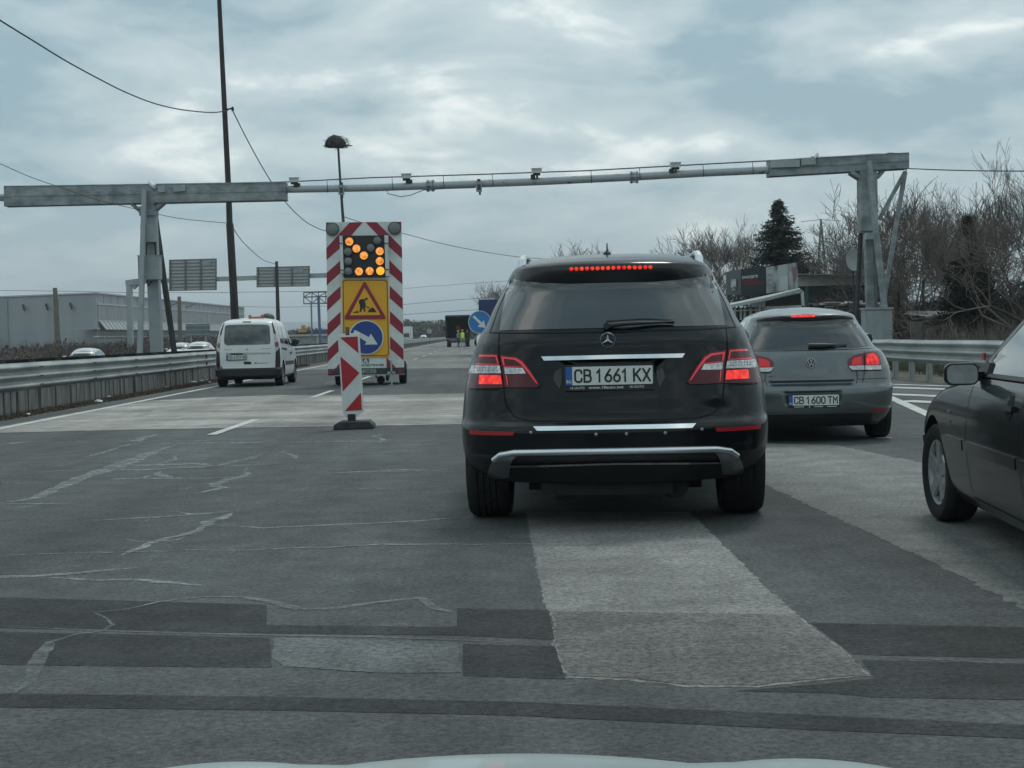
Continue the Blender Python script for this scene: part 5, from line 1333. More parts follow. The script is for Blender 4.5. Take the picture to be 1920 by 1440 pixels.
# ---- white van --------------------------------------------------------
def van():
    Y = 39.6; c = P(462.5, 660, Y)
    w = [(.20, .76), (.30, .83), (.45, .845), (.80, .840), (1.05, .815), (1.30, .775), (1.55, .715), (1.64, .675), (1.70, .60), (1.74, .48), (1.765, .30)]
    yr = [(.20, .08), (.28, .0), (.44, .0), (.475, .05), (.8, .07), (1.05, .09), (1.30, .14), (1.55, .23), (1.64, .29), (1.70, .42), (1.74, .65), (1.765, 1.0)]
    yf = [(.20, 4.0), (.5, 4.2), (.8, 4.08), (.95, 3.8), (1.05, 3.45), (1.10, 3.25), (1.4, 2.85), (1.62, 2.5), (1.71, 2.2), (1.765, 1.8)]
    car = Car('van', 'small white service van with an orange beacon bar, parked at the left barrier', (c.x, Y), R(0.3), w, yr, yf, .28, .6, 2.8, 'van')
    K = ((380, 560), 8.0); cx = 0.0
    cx = car.trace(380 + 662/8, 560 + 762/8)[0]
    TC = lambda l: [(x - cx, z) for x, z in car.L(l, *K)]
    arch = [(.70, .31, .36, .5, 1.2), (3.40, .31, .36, .5, 1.2), (.70, .31, .36, -1.2, -.5), (3.40, .31, .36, -1.2, -.5)]
    car.body([white_paint, plastic], .02, 80, 40, 20, lambda c_: 1 if (c_.z < .475 and c_.y < .62) or c_.z < .26 or (c_.z < .5 and c_.y > 3.6) else 0, arches=arch)
    r = car.root
    def rrt(x0, x1, y0, y1, rr_): return TC([(u, v) for u, v in rrect(x0, x1, y0, y1, rr_)])
    m = MB(); car.panel(m, TC([(330, 430), (345, 402), (380, 394), (660, 385), (950, 388), (985, 396), (1002, 430), (1014, 640), (1008, 672), (980, 684), (660, 692), (360, 700), (325, 680), (315, 640)]), .006, .02, step=.05); m.build('rear_window', mat('van_glass', (.035, .045, .048), .08, 0, .8, var=.6, scale=2.2), r)
    for sg in (1, -1):
        fz = (lambda p: p) if sg == 1 else flip
        m = MB(); car.panel(m, fz(TC([(1030, 335), (1048, 345), (1098, 525), (1064, 528)])), .004, .02); m.build('pillar_trim', plastic, r)
        m = MB(); car.panel(m, fz(TC([(1064, 530), (1106, 528), (1135, 640), (1142, 700), (1122, 765), (1092, 792)])), .008, .03); tl = m.build('tail_light', mat('pale_lens', (.45, .42, .42), .2, 0, 1, var=.2, scale=20), r)
        m = MB(); car.panel(m, fz(TC([(1080, 655), (1132, 640), (1142, 705), (1124, 722), (1085, 722)])), .012, .006); m.build('red_lens', mat('van_red_lens', (.16, .012, .02), .2, 0, 1), tl)
        m = MB(); car.panel(m, fz(TC([(1090, 796), (1124, 770), (1152, 715), (1160, 900), (1160, 1050), (1082, 1050)])), .004, .02); m.build('corner_trim', plastic, r)
        m = MB(); car.panel(m, fz(TC([(1102, 935), (1140, 935), (1142, 1000), (1100, 1010)])), .008, .008); m.build('reflector', red_dark, r)
    m = MB(); car.panel(m, TC([(595, 340), (725, 338), (723, 356), (597, 357)]), .01, .01); m.build('high_brake_light', red_dark, r)
    m = MB(); car.panel(m, rrt(612, 726, 945, 984, 16), .008, .01, step=.05); m.build('handle', plastic, r)
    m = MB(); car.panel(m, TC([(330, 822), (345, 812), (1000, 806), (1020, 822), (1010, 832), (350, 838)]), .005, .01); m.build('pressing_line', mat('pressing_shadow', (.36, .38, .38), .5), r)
    m = MB(); car.panel(m, TC([(300, 1052), (270, 1000), (268, 1052)]), .0055, .004); m.build('corner_gap', plastic, r)
    m = MB(); car.panel(m, TC([(415, 820), (598, 818), (598, 838), (415, 840)]), .018, .02); m.build('plate_lamp', plastic, r)
    m = MB(); car.panel(m, TC([(310, 762), (435, 760), (435, 768), (310, 770)]), .005, .005); car.panel(m, TC([(868, 748), (1022, 742), (1020, 751), (868, 756)]), .005, .005); m.build('badge', satin, r)
    m = MB(); car.panel(m, TC([(640, 758), (652, 748), (672, 748), (684, 758), (662, 782)]), .006, .006); m.build('emblem', satin, r)
    m = MB(); car.panel(m, TC([(762, 978), (800, 945), (805, 950), (800, 972)]), .005, .004); car.panel(m, TC([(805, 966), (975, 958), (985, 964), (805, 974)]), .005, .004); m.build('logo', green_ink, r)
    m = MB(); car.panel(m, TC([(820, 1050), (850, 1038), (940, 1034), (1000, 1042), (1010, 1050)]), .0065, .004); m.build('scuff', plastic, r)
    pc = car.trace(380 + 510/8, 560 + 880/8); plate(car, pc, .50, .11, ('CB', '4707', 'HB'), .010, .02, .012)
    pr = lambda u, v, o: (car.X(u, v) + o, u, v)
    pl = lambda u, v, o: (-(car.X(u, v) + o), u, v)
    for q in (pr, pl):
        for poly in ([(.52, 1.10), (.50, 1.45), (.58, 1.53), (.95, 1.53), (1.05, 1.47), (1.10, 1.08)], [(1.25, 1.08), (1.22, 1.47), (1.30, 1.54), (1.95, 1.54), (2.02, 1.48), (2.05, 1.06)], [(2.2, 1.05), (2.18, 1.45), (2.26, 1.52), (2.45, 1.52), (3.05, 1.12), (3.08, 1.04)]):
            m = MB(); car.panel(m, poly, .005, .01, proj=q, step=.08); m.build('side_window', glass_dark, r)
        m = MB(); car.panel(m, [(.55, .93), (1.65, .90), (1.65, .96), (.55, .99)], .006, .01, proj=q, step=.1); car.panel(m, [(1.15, .52), (2.95, .52), (2.95, .62), (1.15, .62)], .012, .02, proj=q, step=.1); m.build('rub_strip', plastic, r)
        m = MB()
        for yy in (1.17, 2.12, 3.12): car.ribbon(m, [(yy, .34), (yy, 1.05), (yy - .02, 1.58)], .012, .003, proj=q)
        m.build('panel_gaps', gap, r, smooth=False)
        m = MB(); car.panel(m, [(2.28, .80), (2.45, .80), (2.45, .85), (2.28, .85)], .02, .02, proj=q); m.build('door_handle', plastic, r)
    for sg in (-1, 1):
        m = MB(); m.lathe([(0, -.08), (.08, -.07), (.115, -.02), (.11, .05), (.06, .09), (0, .1)], (0, 0, 0), (0, 1, 0), 16)
        m.v = [(sg*(.935 + v[0]*.9), 2.74 + v[1], 1.13 + v[2]*.85) for v in m.v]; m.box((sg*.83, 2.75, 1.05), (.14, .07, .08)); m.build('side_mirror', plastic, r)
        car.wheel(sg*.735, .70, .31, .20); car.wheel(sg*.735, 3.40, .31, .20)
    m = MB(); m.bx(-.6, .6, .3, 3.9, .18, .3); m.build('underbody', MATS['underbody'], r, smooth=False)
    a, b_ = car.at(380 + 692/8, 560 + 262/8, .95), car.at(380 + 916/8, 560 + 260/8, .95)
    m = MB(); m.tube([(a.x, .95, 1.80), (a.x + .07, .95, 1.80)], .055, 12); m.tube([(b_.x - .07, .95, 1.80), (b_.x, .95, 1.80)], .055, 12); m.box(((a.x + b_.x)/2, .95, 1.765), (b_.x - a.x - .04, .16, .05)); bb = m.build('beacon_bar', mat('orange_lens', (.42, .07, .02), .3, 0, .5), r)
    m = MB(); m.box(((a.x + b_.x)/2, .95, 1.815), (b_.x - a.x - .14, .14, .055)); m.build('beacon_cover', white_paint, bb, smooth=False, bevel=.01)
    a = car.at(380 + 985/8, 560 + 280/8, 1.9); m = MB(); m.lathe([(.19, 0), (.185, .05), (.15, .11), (.08, .15), (0, .16)], (a.x - .02, 1.9, 1.74), (0, 0, 1), 20); m.build('roof_vent', greyplastic, r)
van()
# ---- dark saloon at the right edge -------------------------------------
def saloon():
    th = R(-6.0); O = (3.204, 5.584)
    w = [(.18, .78), (.24, .81), (.40, .845), (.56, .862), (.66, .860), (.78, .845), (.86, .82), (.895, .785), (.92, .765), (1.05, .715), (1.20, .655), (1.30, .60), (1.35, .53), (1.38, .42), (1.40, .25)]
    yr = [(.18, .12), (.4, 0), (.6, .0), (.8, .06), (.9, .12), (.93, .45), (1.05, .75), (1.25, 1.05), (1.35, 1.3), (1.40, 1.6)]
    yf = [(.18, 4.35), (.40, 4.48), (.52, 4.46), (.60, 4.42), (.68, 4.32), (.75, 4.15), (.80, 3.92), (.84, 3.72), (.87, 3.55), (.905, 3.42), (.96, 3.28), (1.20, 2.74), (1.30, 2.50), (1.36, 2.32), (1.40, 2.1)]
    car = Car('saloon_car', 'dark green black saloon cut off by the right edge of the picture', O, th, w, yr, yf, .45, .62, 2.5)
    arch = [(3.65, .30, .345, -1.2, -.5), (.95, .30, .345, -1.2, -.5), (3.65, .30, .345, .5, 1.2), (.95, .30, .345, .5, 1.2)]
    car.body([green_paint, greyplastic], .012, 50, 120, 60, lambda c_: 1 if c_.z < .52 and c_.y > 4.02 else 0, arches=arch)
    r = car.root
    L_ = lambda u, v, o: (-(car.X(u, v) + o), u, v)
    R_ = lambda u, v, o: (car.X(u, v) + o, u, v)
    for q in (L_, R_):
        m = MB(); car.panel(m, [(1.52, .925), (2.68, .925), (2.70, .94), (2.06, 1.235), (1.85, 1.285), (1.54, 1.30)], .003, .01, proj=q, step=.05); m.build('side_window', glass_car, r)
        m = MB(); car.panel(m, [(1.44, .925), (1.44, 1.30), (1.15, 1.28), (.75, 1.0), (.78, .925)], .003, .01, proj=q, step=.05); m.build('side_window', glass_car, r)
        m = MB(); car.ribbon(m, [(2.76, .935), (2.10, 1.255), (1.88, 1.305), (1.2, 1.315)], .022, .010, proj=q); car.ribbon(m, [(2.72, .915), (.8, .915)], .018, .012, proj=q); car.ribbon(m, [(1.48, .92), (1.49, 1.3)], .05, .008, proj=q); m.build('window_frame', plastic, r, smooth=False)
        m = MB(); car.ribbon(m, [(2.72, .24), (2.70, .55), (2.66, .80), (2.64, .90)], .008, .0025, proj=q); car.ribbon(m, [(1.50, .26), (1.50, .90)], .008, .0025, proj=q); car.ribbon(m, [(2.72, .24), (.6, .24)], .008, .0025, proj=q); car.ribbon(m, [(4.0, .52), (4.38, .53)], .010, .003, proj=q); car.ribbon(m, [(2.98, .855), (3.5, .80), (4.1, .715)], .007, .003, proj=q)
        m.build('panel_gaps', gap, r, smooth=False)
        m = MB(); car.panel(m, [(1.52, .50), (2.70, .50), (2.70, .555), (1.52, .555)], .016, .02, proj=q, step=.1); car.panel(m, [(2.74, .50), (3.26, .50), (3.23, .555), (2.74, .555)], .016, .02, proj=q, step=.1); car.panel(m, [(1.30, .50), (1.49, .50), (1.49, .555), (1.30, .555)], .016, .02, proj=q, step=.1)
        m.build('rub_strip', green_paint, r)
        m = MB(); car.panel(m, [(1.62, .765), (1.85, .765), (1.85, .792), (1.62, .792)], .020, .02, proj=q)
        dh = m.build('door_handle', green_paint, r)
        m = MB(); car.panel(m, [(1.69, .84), (1.76, .84), (1.79, .80), (1.79, .75), (1.76, .715), (1.70, .715), (1.67, .75), (1.67, .80)], .002, .004, proj=q); m.build('handle_recess', gap, dh)
        m = MB(); car.panel(m, [(3.12, .68), (3.19, .68), (3.19, .70), (3.12, .70)], .006, .008, proj=q); car.panel(m, [(3.11, .61), (3.17, .61), (3.17, .645), (3.11, .645)], .006, .008, proj=q); m.build('side_repeater', satin, r)
        m = MB(); car.panel(m, [(4.02, .57), (4.36, .575), (4.22, .68), (4.04, .66)], .005, .01, proj=q, step=.04); m.build('headlight', clear_lens, r)
        m = MB(); car.panel(m, [(3.99, .30), (4.44, .33), (4.44, .50), (3.985, .50)], .012, .02, proj=q, step=.04); m.build('bumper', greyplastic, r)
    # wheels
    hub = mat('hub_silver', (.42, .44, .45), .38, .5)
    for sg in (-1, 1):
        car.wheel(sg*.755, 3.65, .298, .20, hub, R(5.5), 5, .66, True); car.wheel(sg*.755, .95, .298, .20, hub, 0, 5, .66, True)
    # mirror
    q = car.Mi @ P(1803.5, 701.5, 8.2)
    m = MB(); n = 24
    ol = rrect(-.086, .086, -.058, .058, .035, 6)
    rings = [(0.0, 1.0), (.02, 1.04), (.06, .98), (.10, .75), (.12, .4)]
    k = len(ol)
    for j, (dy, s_) in enumerate(rings):
        m.v += [(q.x + a*s_, q.y + dy, q.z + b_*s_) for a, b_ in ol]
        if j:
            for i in range(k): m.f.append([(j-1)*k+i, (j-1)*k+(i+1) % k, j*k+(i+1) % k, j*k+i]); m.m.append(0)
    m.f.append([(len(rings)-1)*k + i for i in range(k)]); m.m.append(0)
    m.box((q.x + .115, q.y + .05, q.z - .015), (.10, .04, .05)); mo = m.build('side_mirror', green_paint, r)
    m = MB(); m.prism([(a*.90, b_*.86) for a, b_ in ol], lambda u, v, t: (q.x + u, q.y + t - u*.12 + v*.05, q.z + v), -.014, -.010); m.build('mirror_glass', mat('tinted_mirror', (.13, .15, .155), .10, 0, .8, spec=.4, var=.3, scale=12), mo, smooth=False)
    m = MB(); m.prism([(a*1.0, b_*1.0) for a, b_ in ol], lambda u, v, t: (q.x + u, q.y + t - u*.08, q.z + v), -.004, .002); m.build('mirror_rim', plastic, mo, smooth=False)
    m = MB()
    m.prism([(2.80, .90), (2.52, .92), (2.54, .98), (2.60, .995)], lambda u, v, t: (-(car.X(u, v)) - t, u, v), .0, .02); m.build('mirror_triangle', plastic, mo, smooth=False)
    # windscreen
    pf = lambda u, v, o: (u, car.FR(u, v) + o, v)
    m = MB(); car.panel(m, [(-.66, .90), (.66, .90), (.50, 1.30), (.40, 1.35), (-.40, 1.35), (-.50, 1.30)], .003, .01, proj=pf); m.build('windscreen', glass_car, r)
    m = MB(); car.panel(m, [(-.60, .96), (.60, .96), (.48, 1.27), (-.48, 1.27)], .003, .01); m.build('rear_window', glass_car, r)
    for sg in (-1, 1): m = MB(); car.panel(m, [(sg*.4, .68), (sg*.78, .68), (sg*.76, .85), (sg*.4, .85)], .006, .01); m.build('tail_light', red_dark, r)
    m = MB(); m.bx(-.55, .55, .2, 4.3, .17, .26); m.build('underbody', MATS['underbody'], r, smooth=False)
saloon()
# ---- bonnet of the car the picture is taken from -----------------------
def own_car():
    t = empty('silver_car', 'pale silver bonnet edge peeking in along the bottom of the picture', 'car', (0.035, 1.9, 0))
    pal = mat('pale_silver_paint', (.31, .365, .36), .45, .1, .35, var=.05, scale=6)
    def edge(x):
        a = .0205 * max(0, 1 - (x/.27)**2) if abs(x) < .27 else 0
        b_ = .0145 * max(0, 1 - ((abs(x) - .36)/.14)**2)
        return .6448 + a + b_ - .0227 * x - .004 * sstep(.48, .55, abs(x))
    m = MB(); nx, ny = 80, 24
    ys = list(np.linspace(-1.1, 0.0, 14)) + [.03, .06, .09, .12, .14, .15, .155]
    for y in ys:
        for i in range(nx + 1):
            x = -.78 + 1.56*i/nx; z = edge(x) + (0 if y > 0 else -y * .13 - .012*y*y)
            if y > 0: z -= .09 * (y/.155)**2.2 + .01*y
            z -= .05 * max(0, abs(x) - .6)**1.3
            yy = y - .18 * (x/.78)**4 * (1 if y > -.3 else .5)
            m.v.append((x, yy, z))
    for j in range(len(ys) - 1):
        for i in range(nx): m.f.append([j*(nx+1)+i, j*(nx+1)+i+1, (j+1)*(nx+1)+i+1, (j+1)*(nx+1)+i]); m.m.append(0)
    m.build('bonnet', pal, t, angle=60)
    m = MB()
    zs = [.56, .50, .42, .34, .26, .20]; dy = [.14, .18, .26, .28, .26, .20]
    for z, d in zip(zs, dy):
        for i in range(nx + 1):
            x = -.86 + 1.72*i/nx; m.v.append((x, d - .34*(abs(x)/.86)**3.2, z))
    for j in range(len(zs) - 1):
        for i in range(nx): m.f.append([j*(nx+1)+i, j*(nx+1)+i+1, (j+1)*(nx+1)+i+1, (j+1)*(nx+1)+i]); m.m.append(0)
    m.build('front_bumper', pal, t, angle=60)
    m = MB(); m.bx(-.5, .5, -.6, .10, .18, .60); m.bx(-.70, .70, -1.0, -.10, .18, .60); m.build('engine_bay', plastic, t, smooth=False)
    for sg in (-1, 1):
        m = MB(); m.lathe([(0, .03), (.09, .02), (.12, -.03), (.12, -.12)], (sg*.62, -.02, .50), (0, 1, 0), 20); m.build('headlight', clear_lens, t)
        m = MB(); m.lathe([(.18, -.10), (.29, -.105), (.31, -.08), (.31, .08), (.29, .105), (.18, .10), (0.001, .08)], (sg*.74, -.72, .31), (sg, 0, 0), 30); m.build('wheel', rubber, t)
        m = MB(); m.bx(min(sg*.76, sg*.86), max(sg*.76, sg*.86), -1.1, -.1, .60, .66); m.build('wing', pal, t, smooth=False, bevel=.02)
own_car()
# ------------------------------------------------------------------ background
def hill():
    rnd = random.Random(2); m = MB(); n = 90
    for i in range(n + 1):
        X = -4500 + 9000*i/n
        h = 48 + 26*math.sin(i*.21 + 1) + 12*math.sin(i*.63) + rnd.uniform(-3, 3) + (18 if X < 0 else 0)
        for f, y in ((0, 0), (.55, 350), (1, 800), (.6, 1500), (0, 2200)): m.v.append((X, 5200 + y, -1 + h*f))
    for i in range(n):
        for j in range(4): m.f.append([i*5+j, (i+1)*5+j, (i+1)*5+j+1, i*5+j+1]); m.m.append(0)
    o = m.build('hills', mat('hill_green', (.055, .07, .06), .95, var=.3, scale=.002), None); o['kind'] = 'structure'
hill()
def mass(name, label, pts, h, thick, mt, seed, kind='stuff', zb=-.4, blades=0, bh=1.0, bmt=None, bw=.02, cat='scrub', leaf=0, lw=.1, step=None):
    """undergrowth along ground points: leaf-sized tufts through its volume and standing twigs, no solid hull"""
    rnd = random.Random(seed); P_ = []
    L_ = sum((Vector(pts[i+1][:2]) - Vector(pts[i][:2])).length for i in range(len(pts)-1)); step = L_/200
    for i in range(len(pts) - 1):
        a, b_ = Vector(pts[i]), Vector(pts[i+1]); k = max(1, int((b_ - a).length / step))
        for j in range(k): P_.append(a.lerp(b_, j/k))
    P_.append(Vector(pts[-1])); n = len(P_); m = MB()
    H0 = (lambda f: h(f)) if callable(h) else (lambda f: h)
    ph = [rnd.uniform(0, 6.28) for _ in range(4)]
    def H(f): return H0(f) * (1 + .13*math.sin(f*L_/max(.6, thick)*1.1 + ph[0]) + .10*math.sin(f*L_/max(.3, thick)*2.7 + ph[1]) + .07*math.sin(f*L_/max(.3, thick)*6.1 + ph[2]))
    def spot():
        f = rnd.random(); i = min(n-2, int(f*(n-1))); p = P_[i].lerp(P_[i+1], rnd.random())
        d = P_[min(i+1, n-1)] - P_[max(i-1, 0)]; nn = Vector((-d.y, d.x, 0)); nn.normalize()
        o_ = rnd.uniform(-.5, .5); return f, p + nn*thick*o_, math.sqrt(max(.05, 1-3*o_*o_))
    for _ in range(leaf):
        f, p, e = spot(); z = zb + H(f)*e*rnd.random()**.8*.92
        c = Vector((p.x, p.y, z)); u = Vector((rnd.gauss(0, 1), rnd.gauss(0, 1), rnd.gauss(0, 1))).normalized(); v = u.cross(Vector((rnd.gauss(0, 1), rnd.gauss(0, 1), rnd.gauss(0, 1)))).normalized()
        s_ = lw*rnd.uniform(.5, 1.4); m.add([c - u*s_, c + u*s_*.8 + v*s_*.5, c + v*s_*1.2], [(0, 1, 2)])
    for _ in range(blades):
        f, p, e = spot(); z0 = zb + H(f)*e*rnd.uniform(.0, .72); ln = bh*rnd.uniform(.4, 1.15)
        dr = Vector((rnd.uniform(-.5, .5), rnd.uniform(-.5, .5), 1)); dr.normalize()
        s_ = Vector((rnd.uniform(-1, 1), rnd.uniform(-1, 1), rnd.uniform(-.2, .2))); s_.normalize(); s_ *= bw
        a = Vector((p.x, p.y, z0)); b_ = a + dr*ln; c = a + dr*ln*.55
        m.add([a - s_, a + s_, b_], [(0, 1, 2)], 1)
        if rnd.random() < .6: e_ = c + Vector((rnd.uniform(-1, 1), rnd.uniform(-1, 1), .8))*ln*.3; m.add([c - s_*.7, c + s_*.7, e_], [(0, 1, 2)], 1)
    o = m.build(name, [mt, bmt or mt], None, smooth=False, norm=False)
    return tag(o, label, cat, None, kind)
brown = mat('brown_brush', (.045, .036, .028), .95, col2=(.105, .088, .07), scale=1.6, detail=8)
twig = mat('twig', (.115, .100, .086), .9, var=.4, scale=1.2)
twig_dark = mat('dark_twig', (.035, .031, .028), .9, var=.4, scale=2)
bark = mat('bark', (.055, .048, .042), .95, var=.35, scale=6, bump=.4, bscale=10)
far_wood = mat('far_wood', (.05, .055, .045), .95, col2=(.10, .10, .08), scale=.05, detail=8)
dark_ev = mat('evergreen_needles', (.012, .022, .016), .8, col2=(.028, .042, .03), scale=1.5)
green_scrub = mat('green_scrub', (.05, .06, .035), .95, col2=(.10, .10, .06), scale=1.2)
mass('scrub', 'brown leafless thicket filling the far verge below the warehouse', [(-33, 88, 0), (-32, 120, 0), (-31, 150, 0), (-31, 200, 0), (-31.5, 290, 0)], lambda f: 1.5 + .6*min(1, max(0, (f - .12)/.15)), 5, brown, 3, blades=14000, bh=1.1, bmt=twig, bw=.03, leaf=26000, lw=.16)
mass('scrub', 'pale straw coloured thicket at the left edge behind the barriers', [(-40, 82, 0), (-28.5, 84, 0), (-27.0, 92, 0)], 1.25, 4, mat('straw_brush', (.10, .085, .065), .95, col2=(.17, .15, .12), scale=1.5, detail=9), 4, leaf=14000, lw=.09, blades=4000, bh=.6, bmt=twig, bw=.018)
mass('far_woods', 'grey-brown woods along the horizon between the arrow board and the SUV', [(-75, 520, 0), (-30, 470, 0), (-12, 455, 0), (6, 450, 0), (30, 460, 0)], lambda f: 4.5 + 3*f, 20, far_wood, 5, leaf=22000, lw=.55, blades=5000, bh=2.2, bmt=mat('far_twig', (.075, .072, .062), .95), bw=.16, cat='woods')
mass('far_woods', 'low dark tree line on the horizon behind the overpass', [(-240, 900, 0), (-120, 860, 0), (-60, 840, 0)], 7, 30, far_wood, 6, leaf=16000, lw=1.1, cat='woods')
mass('far_woods', 'distant brown tree line closing the horizon on the right', [(15, 300, 0), (60, 260, 0), (140, 240, 0), (300, 260, 0)], 6, 20, far_wood, 7, leaf=14000, lw=.8, blades=3000, bh=2.5, bmt=twig, bw=.12, cat='woods')
# ------------------------------------------------------------------ warehouse
def warehouse():
    base = Vector((-49.2, 200, -.4)); t = empty('warehouse', 'big grey warehouse with a ribbed awning, behind the left gantry leg', 'building', base)
    H = 8.05; wl = mat('warehouse_cladding', (.27, .295, .31), .7, col2=(.31, .335, .35), scale=.35, stretch=(1, 1, .2)); li = mat('light_trim', (.42, .45, .46), .6)
    m = MB(); pl = [(0, 0), (2.6, 108), (-60, 108), (-60, 14), (-13.2, 6.5)]
    m.prism(pl, lambda u, v, t_: (u, v, t_), 0, H); m.build('wall', wl, t, smooth=False)
    m = MB()
    for k in range(1, 30): f = k/30; m.beam((2.6*f + .02, 108*f, 6.9), (2.6*f + .02, 108*f, H), .06, .04, 0, (0, 1, 0))
    m.build('cladding_seams', mat('seam_grey', (.245, .268, .283), .7), t, smooth=False)
    m = MB()
    for (a, b_) in zip(pl, pl[1:] + pl[:1]): m.beam((a[0], a[1], H + .06), (b_[0], b_[1], H + .06), .3, .18)
    m.build('parapet', li, t, smooth=False)
    m = MB(); d = Vector((2.6, 108, 0)).normalized()
    def q(s, z, off=0): p = d*s; return (p.x + off, p.y, z)
    for z in (4.55, 6.7): m.beam(q(.5, z, .05), q(107, z, .05), .1, .16)
    for k in range(28): m.beam(q(1 + k*3.9, 4.55, .05), q(1 + k*3.9, 6.7, .05), .08, .14, 0, (0, 1, 0))
    m.build('window_frame', li, t, smooth=False)['label'] = 'pale frames of the long window band'
    m = MB(); m.add([q(.5, 4.6, .03), q(107, 4.6, .03), q(107, 6.65, .03), q(.5, 6.65, .03)], [(0, 1, 2, 3)]); m.build('window_band', mat('grey_panels', (.235, .26, .27), .5, var=.12, scale=.5), t, smooth=False)
    m = MB()
    for k in range(54):
        s0 = 1 + k*1.97; m.add([q(s0, 4.45, .1), q(s0 + 1.8, 4.45, .1), q(s0 + 1.8, 3.45, .9), q(s0, 3.45, .9), q(s0, 4.35, .1), q(s0 + 1.8, 4.35, .1), q(s0 + 1.8, 3.35, .9), q(s0, 3.35, .9)], [(0, 1, 2, 3), (7, 6, 5, 4), (3, 2, 6, 7), (0, 3, 7, 4), (1, 5, 6, 2)])
        m.beam(q(s0, 4.5, .1), q(s0, 3.48, .9), .12, .1, 1)
    m.build('awning', [mat('awning_grey', (.29, .315, .32), .6), li], t, smooth=False)
    m = MB(); m.add([q(.3, 2.6, .04), q(107, 2.6, .04), q(107, 3.3, .04), q(.3, 3.3, .04)], [(0, 1, 2, 3)]); m.build('lower_window_band', mat('dark_windows', (.05, .055, .058), .3, var=.5, scale=2), t, smooth=False)  # strip of dark windows below the awning
    m = MB(); m.beam(q(-2, 2.5, .2), q(107, 2.5, .2), .3, .14); m.build('lower_rail', li, t, smooth=False)
    m = MB(); m.box((-1.2, -.6, 3.55), (3.2, 1.6, .22)); m.build('porch_roof', mat('pale_roof', (.33, .35, .35), .6), t, smooth=False)
    m = MB()
    for x in (-3.8, -7.4, -10.9): y = 6.5*(-x/13.2); m.beam((x, y - .1, 6.9), (x + .4, y - .8, 6.2), .2, .25)
    m.build('wall_lamp', dark_steel, t, smooth=False)
    for k, s in enumerate((30, 42, 54)): m = MB(); m.beam(q(s, 7.2, .1), q(s + 2.5, 7.75, .9), .12, .1); m.build('bracket', dark_steel, t, smooth=False)
    m = MB(); m.bx(-17, -13.3, 6.4, 60, 0, H - .35); m.build('side_wing', wl, t, smooth=False)
    m = MB(); m.bx(-40, -17.2, 9, 60, 0, 5.6); m.bx(-40, -14.8, 4.5, 9, 2.2, 2.9); m.bx(-40, -16, 5.5, 9, 0, 2.2); m.build('low_wing', mat('pale_cladding', (.31, .34, .36), .7), t, smooth=False)
warehouse()
# billboard seen from behind beside the thicket
def green_sign():
    Y = 118; a, b_ = P(348, 608, Y), P(394, 630, Y); t = empty('direction_sign', 'grey-green direction sign seen from behind against the brown thicket', 'sign', ((a.x + b_.x)/2, Y, -.4))
    w = (b_.x - a.x)/2; m = MB(); m.bx(-w, w, 0, .06, b_.z + .4, a.z + .4); s = m.build('panel', mat('sign_back_green', (.13, .16, .16), .6, var=.2, scale=2), t, smooth=False)
    m = MB()
    for f in (.15, .5, .85): z = b_.z + .4 + (a.z - b_.z)*f; m.bx(-w, w, -.05, 0, z - .03, z + .03)
    m.build('stiffener', box_grey, s, smooth=False)
    m = MB(); m.tube([(w*.6, .1, 0), (w*.6, .1, a.z)], .06, 8); m.tube([(-w*.6, .1, 0), (-w*.6, .1, a.z)], .06, 8); m.build('post_pair', box_grey, t)
green_sign()
# ------------------------------------------------------------------ low flyover
def flyover():
    Y = 235; x0, x1 = P(470, 640, Y).x, P(760, 640, Y).x
    t = empty('flyover', 'low concrete flyover parapet in the distance, between van and arrow board', 'bridge', (-25, Y, -.4))
    m = MB(); m.bx(-14, 1.5, 0, 8, 0, 2.0); m.build('wall', mat('pale_concrete', (.24, .26, .26), .8, var=.15, scale=1), t, smooth=False)
    m = MB(); m.bx(-14, 2.2, -.3, 8, 2.0, 2.3); m.build('deck_edge', mat('cream_edge', (.42, .40, .34), .7), t, smooth=False)
    m = MB()
    for x in (-9, -4, .5): m.bx(x - .25, x + .25, -.15, 0, 0, 2.0)
    m.build('pilaster', mat('light_pilaster', (.36, .38, .37), .8), t, smooth=False)
    m = MB(); m.bx(-3, 3.0, 1, 1.4, 2.3, 2.9); m.build('blue_hoarding', mat('blue_hoard', (.02, .05, .14), .6), t, smooth=False)
    e = empty('excavator', 'small yellow excavator on the distant flyover', 'excavator', (P(567, 620, Y).x, Y + 1, 1.9)); ye = mat('machine_yellow', (.42, .25, .04), .6, var=.3, scale=3)
    m = MB(); m.bx(-.7, .5, -.6, .6, .3, .8); m.bx(-.2, .35, -.5, .1, .8, 1.4); m.build('body', ye, e, smooth=False, bevel=.04)
    m = MB(); m.beam((.4, 0, .7), (1.0, 0, 1.2), .14, .18); m.beam((1.0, 0, 1.2), (1.2, 0, .5), .12, .14); m.build('arm', ye, e, smooth=False)
    m = MB(); m.bx(-.7, .6, -.65, -.35, 0, .3); m.bx(-.7, .6, .35, .65, 0, .3); m.build('track_pair', rubber, e, smooth=False, bevel=.05)
flyover()
